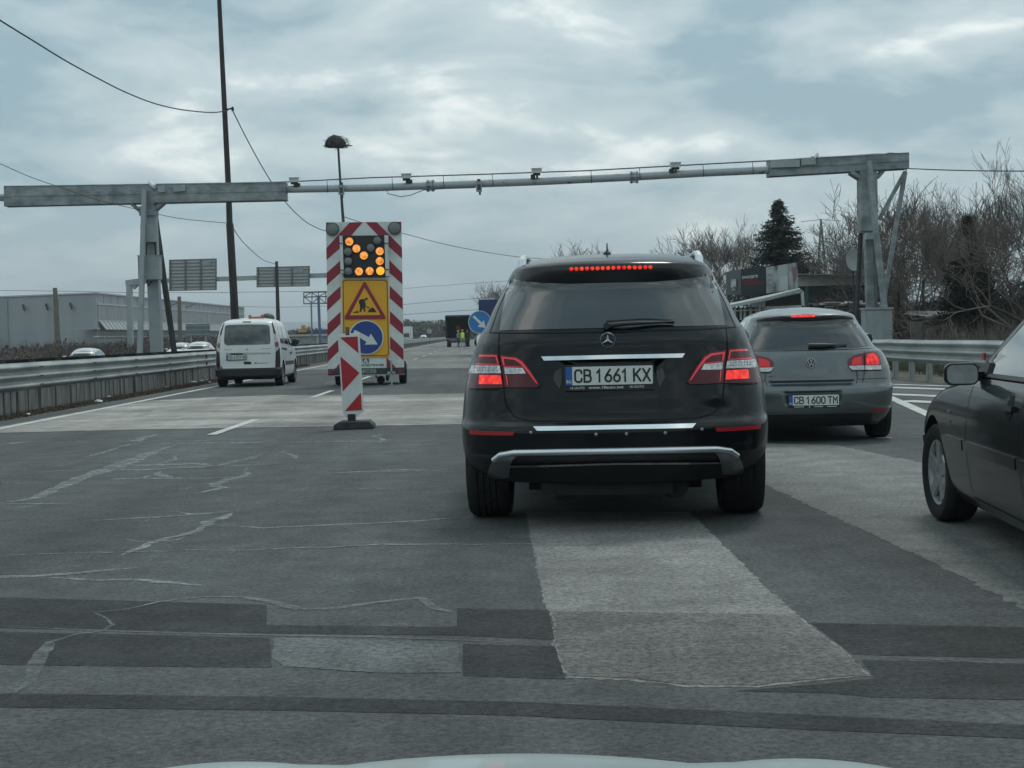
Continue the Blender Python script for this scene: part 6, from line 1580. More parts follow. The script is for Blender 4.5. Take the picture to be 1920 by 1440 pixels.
# ------------------------------------------------------------------ trees
def bare_tree_meshes(seed, levels=6, first=1.6, r0=.13, spread=.5, up=.25, kids=(2, 4), shrink=.74, forks=1, minr=.006):
    rnd = random.Random(seed); tr = MB(); cr = MB()
    def grow(p, d, ln, r, lv):
        pts = [p]; rad = [r]; q = p.copy(); dd = d.copy(); ns = 3
        for i in range(ns):
            dd = (dd + Vector((rnd.gauss(0, .13), rnd.gauss(0, .13), rnd.gauss(0, .08) + up*.12))).normalized()
            q = q + dd*ln/ns; pts.append(q.copy()); rad.append(max(minr, r*(1 - .38*(i+1)/ns)))
        (tr if lv < 2 else cr).tube(pts, rad, 7 if lv < 2 else (4 if lv < 4 else 3), cap=False)
        if lv >= levels: return
        n = rnd.randint(*kids)
        for k in range(n):
            a = rnd.uniform(0, 6.283); s_ = spread*rnd.uniform(.6, 1.3); ax = dd.orthogonal().normalized()
            ax.rotate(Matrix.Rotation(a, 3, dd)); nd = (dd*math.cos(s_) + ax*math.sin(s_) + Vector((0, 0, up*.35))).normalized()
            f = rnd.choice((1.0, 1.0, .75, .5)) if k else 1.0
            j = 3 if f == 1 else (2 if f == .75 else 1)
            grow(pts[j], nd, ln*shrink*rnd.uniform(.75, 1.2), max(minr, rad[j]*rnd.uniform(.55, .8)), lv+1)
    for _ in range(forks):
        d = Vector((rnd.gauss(0, .12 if forks == 1 else .35), rnd.gauss(0, .12 if forks == 1 else .35), 1)).normalized()
        grow(Vector((0, 0, -.2)), d, first, r0, 0)
    return tr, cr
def make_tree(name, label, loc, rz, sc, src=None, group=None, seed=1, kw=None, bmt=None, cmt=None):
    t = empty(name, label, 'tree', loc, rz, group); t.scale = (sc[0], sc[1], sc[2]) if isinstance(sc, tuple) else (sc, sc, sc)
    if src:
        for ch in src:
            o = ch.copy(); C.objects.link(o); o.parent = t
        return t, src
    a, b_ = bare_tree_meshes(seed, **(kw or {}))
    hz = max(v[2] for v in b_.v)
    a.v = [(v[0]/hz, v[1]/hz, v[2]/hz) for v in a.v]; b_.v = [(v[0]/hz, v[1]/hz, v[2]/hz) for v in b_.v]
    o1 = a.build('trunk', bmt or bark, t, norm=False); o2 = b_.build('crown', cmt or twig, t, smooth=False, norm=False)
    return t, (o1, o2)
g1 = 'leafless trees beyond the right shoulder'
def ht(px, Y, top): return P(px, top, Y).z + .1
def tx(px, Y, z=-.1): p = P(px, 640, Y); return (p.x, Y, z)
kwA = dict(levels=7, first=1.7, r0=.13, spread=.46, up=.5, kids=(2, 4), shrink=.80, minr=.005)
kwB = dict(levels=7, first=1.3, r0=.10, spread=.55, up=.35, kids=(2, 4), shrink=.78, minr=.005)
kwC = dict(levels=6, first=1.3, r0=.11, spread=.60, up=.30, kids=(2, 4), shrink=.80, forks=3, minr=.005)
tA, mA = make_tree('bare_tree', 'broad leafless tree with forking trunk just right of the gantry leg', tx(1712, 60), .4, ht(1712, 60, 335), seed=11, kw=kwC, group=g1)
tB, mB = make_tree('bare_tree', 'pale leafless tree directly left of the dark spruce', tx(1335, 98), 1.0, ht(1335, 98, 405), seed=5, kw=kwB, group=g1)
tC, mC = make_tree('bare_tree', 'tall leafless tree at the right edge of the picture', tx(1925, 50), 2.2, ht(1905, 50, 262), seed=23, kw=kwA, group=g1)
for lab, src, px, Y, rz, sc in (
    ('leafless tree filling the gap between pale tree and spruce', mB, 1392, 108, 4.1, 436),
    ('leafless tree in front of the power pylon', mB, 1568, 84, 3.3, 462), ('leafless tree behind the white oval dish', mC, 1612, 80, 1.1, 432),
    ('leafless tree crowded behind the right gantry leg', mB, 1655, 76, 5.1, 358), ('leafless tree behind the broad forked tree', mC, 1760, 78, .6, 372),
    ('leafless tree rising left of the dark cypress', mB, 1790, 72, 2.0, 388), ('leafless tree growing right behind the dark cypress', mA, 1858, 64, 3.9, 352),
    ('leafless tree nearest the saloon roof at the right edge', mA, 1965, 46, 1.9, 300),
    ('small bare crown showing left of the SUV window', mB, 948, 120, 1.7, 540), ('bare twigs just above the SUV roof by its antenna', mB, 1110, 130, 3.0, 466)):
    make_tree('bare_tree', lab, tx(px, Y), rz, ht(px, Y, sc - 22), src, g1)
def conifer(name, label, loc, H, rad, seed, mt, narrow=False, dens=1.0):
    rnd = random.Random(seed); t = empty(name, label, 'tree', loc)
    m = MB(); m.tube([(0, 0, -.3), (0, 0, H*.5), (0, 0, H*.98)], [.14, .09, .015], 7); m.build('trunk', bark, t)
    m = MB(); z = .7 if not narrow else .1
    while z < H*.99:
        f = z/H; R_ = rad*((1 - f)**.85) + .05 if not narrow else rad*(1 - f**3)*(.50 + .60*(1 - f) + .10*math.sin(z*3))
        nb = max(4, int((10 if not narrow else 14)*(1 - f*.5)*dens))
        for k in range(nb):
            a = rnd.uniform(0, 6.283); L_ = R_*rnd.uniform(.62, 1.12); droop = rnd.uniform(.10, .35) if not narrow else -1.1
            n = max(4, int(L_*(9 if not narrow else 12)))
            for i in range(n):
                s_ = (i + .5)/n; r = L_*s_
                c = Vector((math.cos(a)*r, math.sin(a)*r, z - droop*r*(.6 if not narrow else .45) + .10*r*s_*(0 if narrow else 1)))
                for q in range(5 if not narrow else 4):
                    d = Vector((math.cos(a) + rnd.gauss(0, .7), math.sin(a) + rnd.gauss(0, .7), rnd.gauss(-.35 if not narrow else .8, .4))).normalized(); ln = rnd.uniform(.14, .34)*(1.1 - .4*s_)
                    w_ = d.cross(Vector((rnd.gauss(0, 1), rnd.gauss(0, 1), rnd.gauss(0, 1)))).normalized()*rnd.uniform(.02, .05)
                    c2 = c + Vector((rnd.gauss(0, .06), rnd.gauss(0, .06), rnd.gauss(0, .05)))
                    m.add([c2 - w_, c2 + w_, c2 + d*ln], [(0, 1, 2)])
        z += (.17 if not narrow else .15)/dens**.5
    m.build('crown', mt, t, smooth=False, norm=False)
conifer('spruce_tree', 'dark spruce standing behind the shop billboards', tx(1464, 85), 8.4, 4.1, 3, dark_ev, False, 1.6)
conifer('cypress_tree', 'narrow dark brown-green cypress among the bare trees on the right', tx(1820, 54), ht(1820, 54, 408), 1.15, 9, mat('cypress_green', (.014, .018, .013), .85, col2=(.038, .036, .028), scale=1.5), True, 1.5)
mass('scrub', 'tangled brown brush behind the right barrier', [(15.5, 54, 0), (16, 47, 0), (15.5, 40, 0), (14.5, 33, 0), (15, 26, 0)], lambda f: 1.1 + 1.2*f, 2.4, brown, 13, leaf=9000, lw=.05, blades=7500, bh=1.1, bmt=mat('pale_twig', (.14, .125, .105), .9, var=.5, scale=1.5), bw=.012)
mass('scrub', 'dense dark thicket under the cypress and the bare trees', [(17, 62, 0), (20, 62, 0), (23, 62, 0), (28, 60, 0)], lambda f: 2.6 + .8*f, 3.0, mat('dark_brush', (.022, .021, .018), .95, col2=(.05, .045, .038), scale=1.6, detail=8), 14, leaf=22000, lw=.10, blades=9000, bh=1.4, bmt=twig_dark, bw=.016)
mass('scrub', 'green weeds below the right barrier beam', [(11.2, 60, 0), (11.0, 45, 0), (10.8, 33, 0), (10.8, 22, 0)], .32, .9, green_scrub, 15, leaf=14000, lw=.035, blades=5000, bh=.25, bmt=mat('weed', (.08, .09, .045), .9, var=.4, scale=2), bw=.008, zb=0)
mass('scrub', 'dry leaf litter and weeds along the foot of the left concrete base', [(-7.95, 8, 0), (-7.92, 30, 0), (-7.9, 70, 0)], .05, .45, mat('leaf_litter', (.045, .034, .027), .95, col2=(.10, .08, .062), scale=5, detail=9), 16, leaf=42000, lw=.018, blades=5200, bh=.09, bmt=mat('dry_weed', (.12, .095, .07), .9, var=.5, scale=4), bw=.006, zb=-.02)
def litter():
    rnd = random.Random(5); m = MB(); pts = [Vector((rnd.gauss(0, 1), rnd.gauss(0, 1), rnd.gauss(0, 1))).normalized() for _ in range(26)]
    bm = bmesh.new()
    for p in pts: bm.verts.new((p.x*.12*rnd.uniform(.6, 1), p.y*.08*rnd.uniform(.6, 1), .045 + p.z*.04))
    bmesh.ops.convex_hull(bm, input=bm.verts[:]); bmesh.ops.delete(bm, geom=[v for v in bm.verts if not v.link_faces], context='VERTS')
    me = bpy.data.meshes.new('litter'); bm.to_mesh(me); bm.free(); me.materials.append(mat('litter_white', (.5, .52, .5), .6, var=.2, scale=20))
    for k, (px, py, s_) in enumerate(((183, 757, 1.0), (205, 746, .6), (53, 779, .5), (285, 718, .7), (303, 716, .5), (309, 720, .8), (331, 717, .7), (366, 718, .6), (393, 718, .5), (185, 730, .5))):
        o = bpy.data.objects.new('litter', me); C.objects.link(o); p = G(px, py); p.x = max(p.x, -8.22); o.location = (p.x, p.y, .0); o.scale = (s_, s_, s_); o.rotation_euler = (0, 0, k*1.3)
        tag(o, 'scrap of white litter lying at the foot of the left barrier', 'litter', 'white litter along the left barrier')
litter()
# ------------------------------------------------------------------ shops on the right
def shops():
    white = mat('white_frame', (.62, .65, .64), .5); dk = mat('shop_dark', (.012, .022, .02), .3, var=.4, scale=1)
    Y = 74
    def lb(name, label, cat, px, Yb=Y): b0 = Vector((P(px, 640, Yb).x, Yb, -.1)); return empty(name, label, cat, b0), b0
    # three-panel billboard
    t, b0 = lb('shop_billboard', 'three-panel billboard on the shop roof, grey, black and photographic', 'billboard', 1430, 70)
    def q(px, py, d): return P(px, py, 70 + d) - b0
    def pan(name, pts, mt, d0, d1, par=t):
        m = MB(); (a, b_, c, d) = pts; A = [q(*a, d0), q(*b_, d1), q(*c, d1), q(*d, d0)]; m.add(A + [v + Vector((0, .12, 0)) for v in A], [(0, 1, 2, 3), (7, 6, 5, 4), (0, 4, 5, 1), (1, 5, 6, 2), (2, 6, 7, 3), (3, 7, 4, 0)]); return m.build(name, mt, par, smooth=False)
    pg = pan('grey_panel', [(1362, 510), (1389, 505), (1389, 553), (1362, 553)], mat('poster_grey', (.07, .085, .085), .5), 1.2, 0)
    pan('picture', [(1371, 524), (1380, 523), (1380.5, 538.5), (1371, 539)], mat('poster_pale', (.33, .36, .37), .5, var=.4, scale=3), .66, .3, pg).location = (0, -.03, 0)
    pan('caption', [(1373, 541), (1378.5, 541), (1378.5, 544.5), (1373, 544.5)], mat('poster_pale', (.33, .36, .37), .5), .66, .3, pg).location = (0, -.03, 0)
    pb = pan('black_panel', [(1389, 505), (1436, 501), (1437, 552), (1389, 556)], mat('poster_black', (.014, .019, .024), .45), 0, 0)
    m = MB(); c = q(1406, 519.5, -.03); ang = math.tan(math.radians(3.5))
    add_text(m, 'СЪБУДЕТЕ', (0, 0, 0), .72, .14, bold=.03, fn=lambda x, z: (c.x + x, c.y, c.z + z + x*.08)); m.build('lettering', sign_white, pb, smooth=False)
    m = MB(); rnd = random.Random(4)
    for y_, x0, x1 in ((527, 1391.5, 1421), (532.5, 1392, 1430)):
        x = x0
        while x < x1:
            w_ = rnd.uniform(1.6, 3.0); a, b_ = q(x, y_ - 2 - (x-1391)*.055, -.03), q(x + w_ - .6, y_ + 2 - (x-1391)*.055, -.03); m.add([(a.x, a.y, a.z), (b_.x, a.y, a.z), (b_.x, a.y, b_.z), (a.x, a.y, b_.z)], [(0, 1, 2, 3)]); x += w_
    m.build('red_lettering', mat('red_ink', (.16, .02, .03), .5), pb, smooth=False)
    pp = pan('photo_panel', [(1437, 501), (1495, 492), (1497, 543), (1437, 550)], mat('photo_print', (.075, .085, .085), .4, col2=(.34, .37, .37), scale=.9, stretch=(3, 1, .8), contrast=(.42, .58), detail=3), 0, -.3)
    pan('notice', [(1439, 514), (1449, 513), (1450, 525), (1440, 526)], mat('notice_pale', (.26, .28, .28), .5, var=.3, scale=8), -.04, -.1, pp)
    pan('notice', [(1438, 527), (1451, 525.5), (1452, 537), (1438, 538)], MATS['notice_pale'], -.04, -.1, pp)
    pan('red_shape', [(1485, 502), (1492, 500), (1491, 522), (1488, 530)], mat('poster_red', (.24, .09, .10), .5), -.28, -.33, pp)
    pan('white_shape', [(1462, 520), (1477, 517), (1478, 545), (1462, 546)], mat('poster_white', (.42, .46, .46), .5), -.15, -.25, pp)
    m = MB()
    for x in (1368, 1384, 1400, 1425, 1450, 1485): a = q(x, 552, .2); m.beam((a.x, a.y, 0), (a.x, a.y, a.z), .08, .08, 0, (0, 1, 0))
    m.build('support', dark_steel, t, smooth=False)
    # glazed lean-to
    t, b0 = lb('glazed_lean_to', 'lean-to with white framed dark glass below the shop billboard', 'building', 1460, 66)
    def q(px, py, d=0): return P(px, py, 66 + d) - b0
    m = MB(); A = [q(1431, 563), q(1503, 546), q(1505, 575), q(1431, 578)]; m.add(A + [v + Vector((0, 3, 0)) for v in A], [(0, 1, 2, 3), (7, 6, 5, 4), (0, 4, 5, 1), (1, 5, 6, 2), (3, 7, 4, 0)]); m.build('glass', dk, t, smooth=False)
    m = MB()
    for i in range(4): m.beam(A[i] - Vector((0, .05, 0)), A[(i+1) % 4] - Vector((0, .05, 0)), .13, .13)
    m.beam(A[0] - Vector((.15, .05, 0)), q(1430, 600) - Vector((.15, .05, 0)), .1, .1, 0, (0, 1, 0))
    m.build('frame', white, t, smooth=False)
    m = MB(); m.add([q(1366, 574, -1), q(1500, 543.5, -1), q(1500, 540, 3), q(1366, 569, 3)], [(0, 1, 2, 3)]); m.beam(q(1366, 575, -1), q(1431, 562, -1), .1, .12); m.beam(q(1431, 562, -1), q(1500, 544, -1), .1, .12); m.build('sloping_roof', mat('pale_sheet', (.36, .40, .39), .5, var=.15, scale=2, stretch=(1, 5, 1)), t, smooth=False)
    m = MB(); a, b_ = q(1366, 577), q(1430, 640); m.bx(a.x, b_.x, .3, 3, 0, a.z); m.build('wall', dk, t, smooth=False)
    m = MB()
    for x in (1378, 1389, 1396, 1407, 1418): m.beam(q(x, 578, .2), q(x, 600, .2), .08, .08, 0, (0, 1, 0))
    m.beam(q(1366, 583, .2), q(1430, 581, .2), .06, .06); m.build('window_bars', white, t, smooth=False)
    m = MB(); a, b_ = q(1432, 579, .3), q(1505, 640, .3); m.bx(a.x, b_.x, .3, 3, 0, a.z); m.build('lower_wall', mat('lean_wall', (.05, .06, .058), .7), t, smooth=False)
    # main shop
    t, b0 = lb('shop', 'low dark shop with a pale fascia behind the right gantry leg', 'building', 1590, 78)
    def q(px, py, d=0): return P(px, py, 78 + d) - b0
    m = MB(); a, b_ = q(1499, 537), q(1700, 640); m.bx(a.x, b_.x, .3, 8, 0, q(1560, 522).z); m.build('wall', dk, t, smooth=False)
    m = MB(); A = [q(1497, 517), q(1588, 517), q(1588, 534), q(1497, 537)]; m.add(A + [v + Vector((0, .3, 0)) for v in A], [(0, 1, 2, 3), (7, 6, 5, 4), (0, 4, 5, 1), (2, 6, 7, 3)]); A = [q(1588, 520), q(1700, 524), q(1700, 537), q(1588, 534)]; m.add(A + [v + Vector((0, .3, 0)) for v in A], [(0, 1, 2, 3), (7, 6, 5, 4), (0, 4, 5, 1), (2, 6, 7, 3)]); m.build('fascia', mat('fascia_beige', (.42, .42, .39), .7, var=.12, scale=1.5), t, smooth=False)
    m = MB(); m.beam(q(1494, 515, -.4), q(1592, 516, -.4), 1.2, .07); m.beam(q(1592, 517, -.3), q(1702, 521, -.3), 1.0, .06); m.build('roof_edge', mat('roof_grey', (.14, .155, .155), .6), t, smooth=False)
    m = MB(); a = q(1512, 538, -.05); b_ = q(1515, 600, -.05); m.bx(a.x - .05, a.x + .08, -.1, .2, b_.z, a.z); m.build('corner_post', mat('teal_post', (.03, .09, .085), .5), t, smooth=False)
    m = MB(); a, b_ = q(1672, 546, -.1), q(1700, 566, -.1); m.bx(a.x, b_.x, -.1, .3, b_.z, a.z); m.build('grey_box', mat('box_mid', (.09, .10, .10), .6), t, smooth=False)
    # clutter roof: a row of loose sheets
    t, b0 = lb('scrap_canopy', 'canopy of loose white and rusty sheets in front of the dark shop', 'canopy', 1600, 64)
    def q(px, py, d=0): return P(px, py, 64 + d) - b0
    rnd = random.Random(9); m = MB(); x = 1516
    while x < 1702:
        w_ = rnd.uniform(10, 30); y = 570 - (x-1516)*.02 + rnd.uniform(-2, 2); m.beam(q(x, y, rnd.uniform(-.3, .3)), q(x + w_, y + rnd.uniform(-1.5, 1), rnd.uniform(-.3, .3)), .7, rnd.uniform(.04, .09), rnd.choice((0, 0, 1))); x += w_*.8
        m.beam(q(x - 12, y + 5, .2), q(x + w_*.5, y + 5 + rnd.uniform(-1.5, 1), .3), .5, .05, rnd.choice((0, 1, 2)))
    m.build('sheets', [mat('white_sheet', (.68, .70, .69), .5), mat('rusty_sheet', (.16, .12, .10), .7), mat('dark_sheet', (.04, .045, .045), .7)], t, smooth=False)
    m = MB()
    for k in range(46):
        px, py = rnd.uniform(1528, 1612), rnd.uniform(577, 606); c = q(px, py, rnd.uniform(0, .8)); m.box(c, (rnd.uniform(.06, .34), .2, rnd.uniform(.05, .28)), rnd.choice((0, 1, 2, 2)), (0, rnd.uniform(-.6, .6), 0))
    m.build('stored_goods', [MATS['white_sheet'], mat('goods_grey', (.12, .13, .13), .7), MATS['dark_sheet']], t, smooth=False)['kind'] = 'stuff'
    m = MB(); a, b_ = q(1505, 574, 1), q(1620, 640, 1); m.bx(a.x, b_.x, 1, 1.2, 0, a.z); m.build('back_wall', MATS['dark_sheet'], t, smooth=False)
    m = MB()
    for px in (1520, 1565, 1612, 1655, 1698): a = q(px, 572); m.beam((a.x, 0, 0), (a.x, 0, a.z), .07, .07, 0, (0, 1, 0))
    m.build('post_row', dark_steel, t, smooth=False)
    # yellow wall
    t, b0 = lb('yellow_hut', 'small mustard yellow hut glimpsed through the branches', 'hut', 1710, 66)
    def q(px, py, d=0): return P(px, py, 66 + d) - b0
    ye = mat('mustard_wall', (.26, .21, .07), .85, var=.15, scale=1)
    m = MB(); a, b_ = q(1676, 574), q(1742, 640); m.bx(a.x, b_.x, 0, 3, 0, a.z); m.build('wall', ye, t, smooth=False)
    m = MB(); m.bx(a.x - .2, b_.x + .2, -.25, 3.2, a.z, a.z + .1); m.build('roof', mat('hut_roof', (.35, .37, .36), .6, var=.2, scale=2), t, smooth=False)
    m = MB(); a, b_ = q(1690, 596), q(1700, 615); m.bx(a.x, b_.x, -.04, 0, b_.z, a.z); m.build('window', dk, t, smooth=False)
    # shed
    t, b0 = lb('shed', 'dark ramshackle shed with a wavy pale roof edge behind the right barrier', 'shed', 1795, 56)
    def q(px, py, d=0): return P(px, py, 56 + d) - b0
    m = MB(); a, b_ = q(1748, 596), q(1866, 650); m.bx(a.x, b_.x, 0, 3, 0, a.z); m.build('wall', mat('shed_dark', (.012, .017, .018), .8, var=.4, scale=2), t, smooth=False)
    m = MB(); pts = []
    for i in range(40): px = 1735 + i*3.4; pts.append(q(px, 589 + 1.6*math.sin(i*1.1) + (4 if px < 1752 else 0) + rnd.uniform(-.5, .5), -.3))
    n = len(pts); m.add(pts + [p + Vector((0, 3.5, .15)) for p in pts], [(i, i+1, n+i+1, n+i) for i in range(n-1)]); m.add([p for p in pts] + [p - Vector((0, 0, .07)) for p in pts], [(i, i+1, n+i+1, n+i) for i in range(n-1)]); m.build('roof', mat('shed_roof', (.17, .165, .155), .8, var=.35, scale=3), t, smooth=False)
    m = MB(); a, b_ = q(1706, 603, -.6), q(1727, 640, -.6); m.bx(a.x, b_.x, -.7, -.6, 0, a.z); m.build('door_board', mat('board_pale', (.17, .165, .15), .85, var=.35, scale=4), t, smooth=False)
    # oval dish
    Y = 57; c = P(1599, 488, Y); t = empty('oval_dish', 'pale oval dish on a pole left of the right gantry leg', 'dish', (c.x, Y, -.1))
    m = MB(); m.lathe([(0, .0), (.2, .02), (.30, .06), (.31, .08), (.30, .075), (.2, .03), (0, .012)], (0, 0, c.z + .1), (.2, -1, .1), 28); m.v = [(x, y, (z - c.z - .1)*1.3 + c.z + .1) for x, y, z in m.v]; m.build('reflector', mat('dish_grey', (.30, .32, .32), .6, var=.1, scale=3), t)
    m = MB(); m.tube([(.05, .15, 0), (.05, .15, c.z - .1), (0, .05, c.z + .05)], .035, 8); m.build('pole', dark_steel, t)
shops()
def pylon():
    Y = 420; t = empty('power_pylon', 'tall lattice power pylon between the spruce and the bare trees', 'pylon', tx(1543, Y, -.4)); b0 = Vector(t.location); m = MB()
    def w_(z): return 3.2*(1 - z/30.5)**1.15 + .35 if z < 17 else 1.5*(1-(z-17)/14) + .12
    zs = [0, 4, 8, 11, 14, 17, 20, 23, 26, 28.5, 31]
    def cn(z): w = w_(z)/2*1.25; return [Vector((a*w, b_*w, z)) for a, b_ in ((-1, -1), (1, -1), (1, 1), (-1, 1))]
    for i in range(len(zs)-1):
        A, B_ = cn(zs[i]), cn(zs[i+1])
        for k in range(4):
            m.beam(A[k], B_[k], .26, .26, 0, (0, 1, 0)); m.beam(A[k], B_[(k+1) % 4], .13, .13); m.beam(A[(k+1) % 4], B_[k], .09, .09); m.beam(A[k], A[(k+1) % 4], .09, .09)
    for z, w in ((17.5, 7.0), (17.9, 6.6), (30.5, 5.5)): m.beam((-w, 0, z - .1), (0, 0, z + .35), .14, .14); m.beam((w, 0, z - .1), (0, 0, z + .35), .14, .14)
    m.build('lattice', mat('pylon_grey', (.10, .11, .11), .7), t, smooth=False)
pylon()
# ------------------------------------------------------------------ wires
def wire(label, pts, Y0, Y1, r=.02, group=None):
    n = len(pts); ps = []
    xs = [p[0] for p in pts]; f = pchip([(p[0], p[1]) for p in pts]) if all(xs[i] < xs[i+1] for i in range(n-1)) else None
    for i in range(49):
        x = xs[0] + (xs[-1]-xs[0])*i/48; k = i/48; ps.append(P(x, f(x), Y0 + (Y1-Y0)*k))
    m = MB(); b0 = ps[0]; m.tube([p - b0 for p in ps], r, 5); o = m.build('overhead_wire', mat('wire', (.03, .034, .038), .7), None); o.location = b0
    tag(o, label, 'wire', group)
wire('heavy sagging wire from the top left corner to the tall dark pole', [(-60, -2), (0, 38), (60, 75), (120, 112), (180, 145), (240, 175), (300, 197), (350, 207), (400, 211), (427, 207)], 34, 61.9, .022)
wire('wire dropping from the tall dark pole down behind the arrow board', [(436, 207), (460, 255), (490, 310), (520, 358), (550, 395), (580, 420), (612, 433), (650, 436)], 61.9, 95, .022)
wire('wire running right from the arrow board top towards the SUV roof', [(640, 405), (700, 424), (757, 438), (830, 457), (900, 471), (985, 483), (1060, 488)], 100, 150, .025)
wire('thin wire entering at the left edge and passing under the gantry box beam', [(-40, 290), (0, 307), (60, 333), (115, 352), (180, 374), (255, 392), (340, 410), (432, 419)], 50, 62, .012)
wire('thin wire falling from the tall dark pole to the short thin pole', [(433, 421), (450, 447), (470, 468), (495, 488), (519, 496)], 62, 108, .018)
g2 = 'thin far power lines crossing the sky near the horizon'
wire('far level power line above the warehouse', [(-40, 544), (120, 546), (300, 549), (612, 546)], 260, 260, .035, g2)
wire('far power line passing just above the hills, upper of two', [(612, 584), (757, 571), (860, 562), (960, 555)], 300, 260, .035, g2)
wire('far power line passing just above the hills, lower of two', [(612, 602), (757, 590), (890, 581), (960, 577)], 300, 260, .035, g2)
wire('far power line behind the empty billboard frame', [(440, 574), (520, 576), (612, 574)], 300, 300, .03, g2)
wire('faint line above the hills topmost over the distant truck', [(757, 541), (860, 533), (960, 526)], 300, 260, .03, g2)
wire('dark wire leaving the right end of the gantry to the picture edge', [(1702, 316), (1780, 319), (1860, 320.5), (1960, 321)], 52, 44, .018)
# ------------------------------------------------------------------ far traffic
def far_car(label, px, Y, zroad, rz=math.pi, tall=1.0, mt=None, rack=False, group='white cars in the opposite lanes'):
    X = P(px, 640, Y).x
    w = [(.2, .76), (.4, .85), (.62, .87), (.85, .83), (.93, .76), (1.2, .64), (1.33, .56), (1.40, .42), (1.43, .2)]
    yr = [(.2, .1), (.4, 0), (.7, .0), (.9, .1), (.95, .3), (1.2, .7), (1.35, 1.1), (1.43, 1.6)]
    yf = [(.2, 4.2), (.45, 4.35), (.7, 4.2), (.85, 3.7), (.93, 3.3), (1.2, 2.9), (1.35, 2.45), (1.43, 2.1)]
    c = Car('car', label, (X, Y), rz, w, yr, yf, .4, .6, 2.5, 'car', group); c.root.location.z = zroad; c.root.scale = (1, 1, tall)
    c.body(mt or white_paint, .05, 24, 14, 20); r = c.root
    pf = lambda u, v, o: (u, c.FR(u, v) + o, v)
    far_glass = mat('far_glass', (.03, .038, .042), .4, spec=.15)
    m = MB(); c.panel(m, [(-.66, .95), (.66, .95), (.54, 1.33), (-.54, 1.33)], .006, .01, proj=pf, step=.12); m.build('windscreen', far_glass, r)
    m = MB(); c.panel(m, [(-.60, .97), (.60, .97), (.5, 1.28), (-.5, 1.28)], .006, .01, step=.12); m.build('rear_window', far_glass, r)
    for s_ in (-1, 1):
        pr = lambda u, v, o: (s_*(c.X(u, v) + o), u, v)
        m = MB(); c.panel(m, [(.9, .96), (2.95, .96), (2.4, 1.30), (1.2, 1.30)], .006, .01, proj=pr, step=.12); m.build('side_window', glass_dark, r)
        for y in (.8, 3.4): c.wheel(s_*.74, y, .31, .2)
        m = MB(); c.panel(m, [(s_*.5, .60), (s_*.8, .62), (s_*.8, .74), (s_*.5, .72)], .01, .02, proj=pf, step=.1); m.build('headlight', clear_lens, r)
        m = MB(); m.box((s_*.92, 2.9, .98), (.18, .1, .12)); m.build('side_mirror', mt or white_paint, r, bevel=.02)
    if rack:
        for yy in (1.4, 2.3): m = MB(); m.tube([(-.5, yy, 1.40), (-.5, yy, 1.54), (.5, yy, 1.54), (.5, yy, 1.40)], .03, 6); m.build('roof_bar', plastic, r)
far_car('white car with roof bars passing behind the left barrier', 178, 86, -.46, rack=True)
far_car('white car right behind the other, nearest the parked van', 384, 104, -.26)
far_car('white car further back, half hidden left of the other white car', 349, 118, -.30)
far_car('tiny white car far off right of the arrow board', 795, 330, -.40, tall=1.3)
def far_truck(label, px, Y, w_, h, zb=-.4, group='white lorries coming the other way'):
    X = P(px, 640, Y).x; t = empty('lorry', label, 'lorry', (X, Y, zb), 0, group); w_ = w_/2
    m = MB(); m.bx(-w_, w_, 0, 2.2, .9, h); m.bx(-w_, w_, 0, 2.2, .5, .9); m.build('cab', white_paint, t, bevel=.08)
    m = MB(); m.bx(-w_*.9, w_*.9, -.02, 0, h*.5, h*.76); m.build('windscreen', glass_dark, t, smooth=False)
    m = MB(); m.bx(-w_*.7, w_*.7, -.03, 0, .6, h*.4); m.build('grille', greyplastic, t, smooth=False)
    m = MB(); m.bx(-w_, w_, 2.5, 12, 1.1, h + .6); m.build('trailer_box', dull_white, t, smooth=False)
    for s_ in (-1, 1):
        for y in (.9, 8.5): m = MB(); m.lathe([(.2, -.15), (.5, -.15), (.5, .15), (.2, .15), (0.001, .1)], (s_*(w_ - .18), y, .5), (1, 0, 0), 20); m.build('wheel', rubber, t)
far_truck('white lorry emerging right beside the arrow board edge', 757, 290, 2.4, 2.9)
far_truck('small white lorry far off, left of the open box truck', 826, 480, 2.0, 2.8)
def round_sign():
    Y = 250; c = P(805, 621, Y); t = empty('round_sign', 'pale round road sign in the distance left of the open box truck', 'sign', (c.x, Y, -.4))
    m = MB(); disc(m, (0, c.z + .4), .42, 0, .04); m.build('disc', mat('sign_grey', (.32, .35, .35), .6), t, smooth=False)
    m = MB(); m.beam((-.2, -.01, c.z + .2), (.2, -.01, c.z + .6), .1, .02); m.beam((-.2, -.01, c.z + .2), (-.2, -.01, c.z + .42), .08, .02); m.build('symbol', dark_steel, t, smooth=False)
    m = MB(); m.tube([(0, .06, 0), (0, .06, c.z + .3)], .04, 6); m.build('post', dark_steel, t)
round_sign()
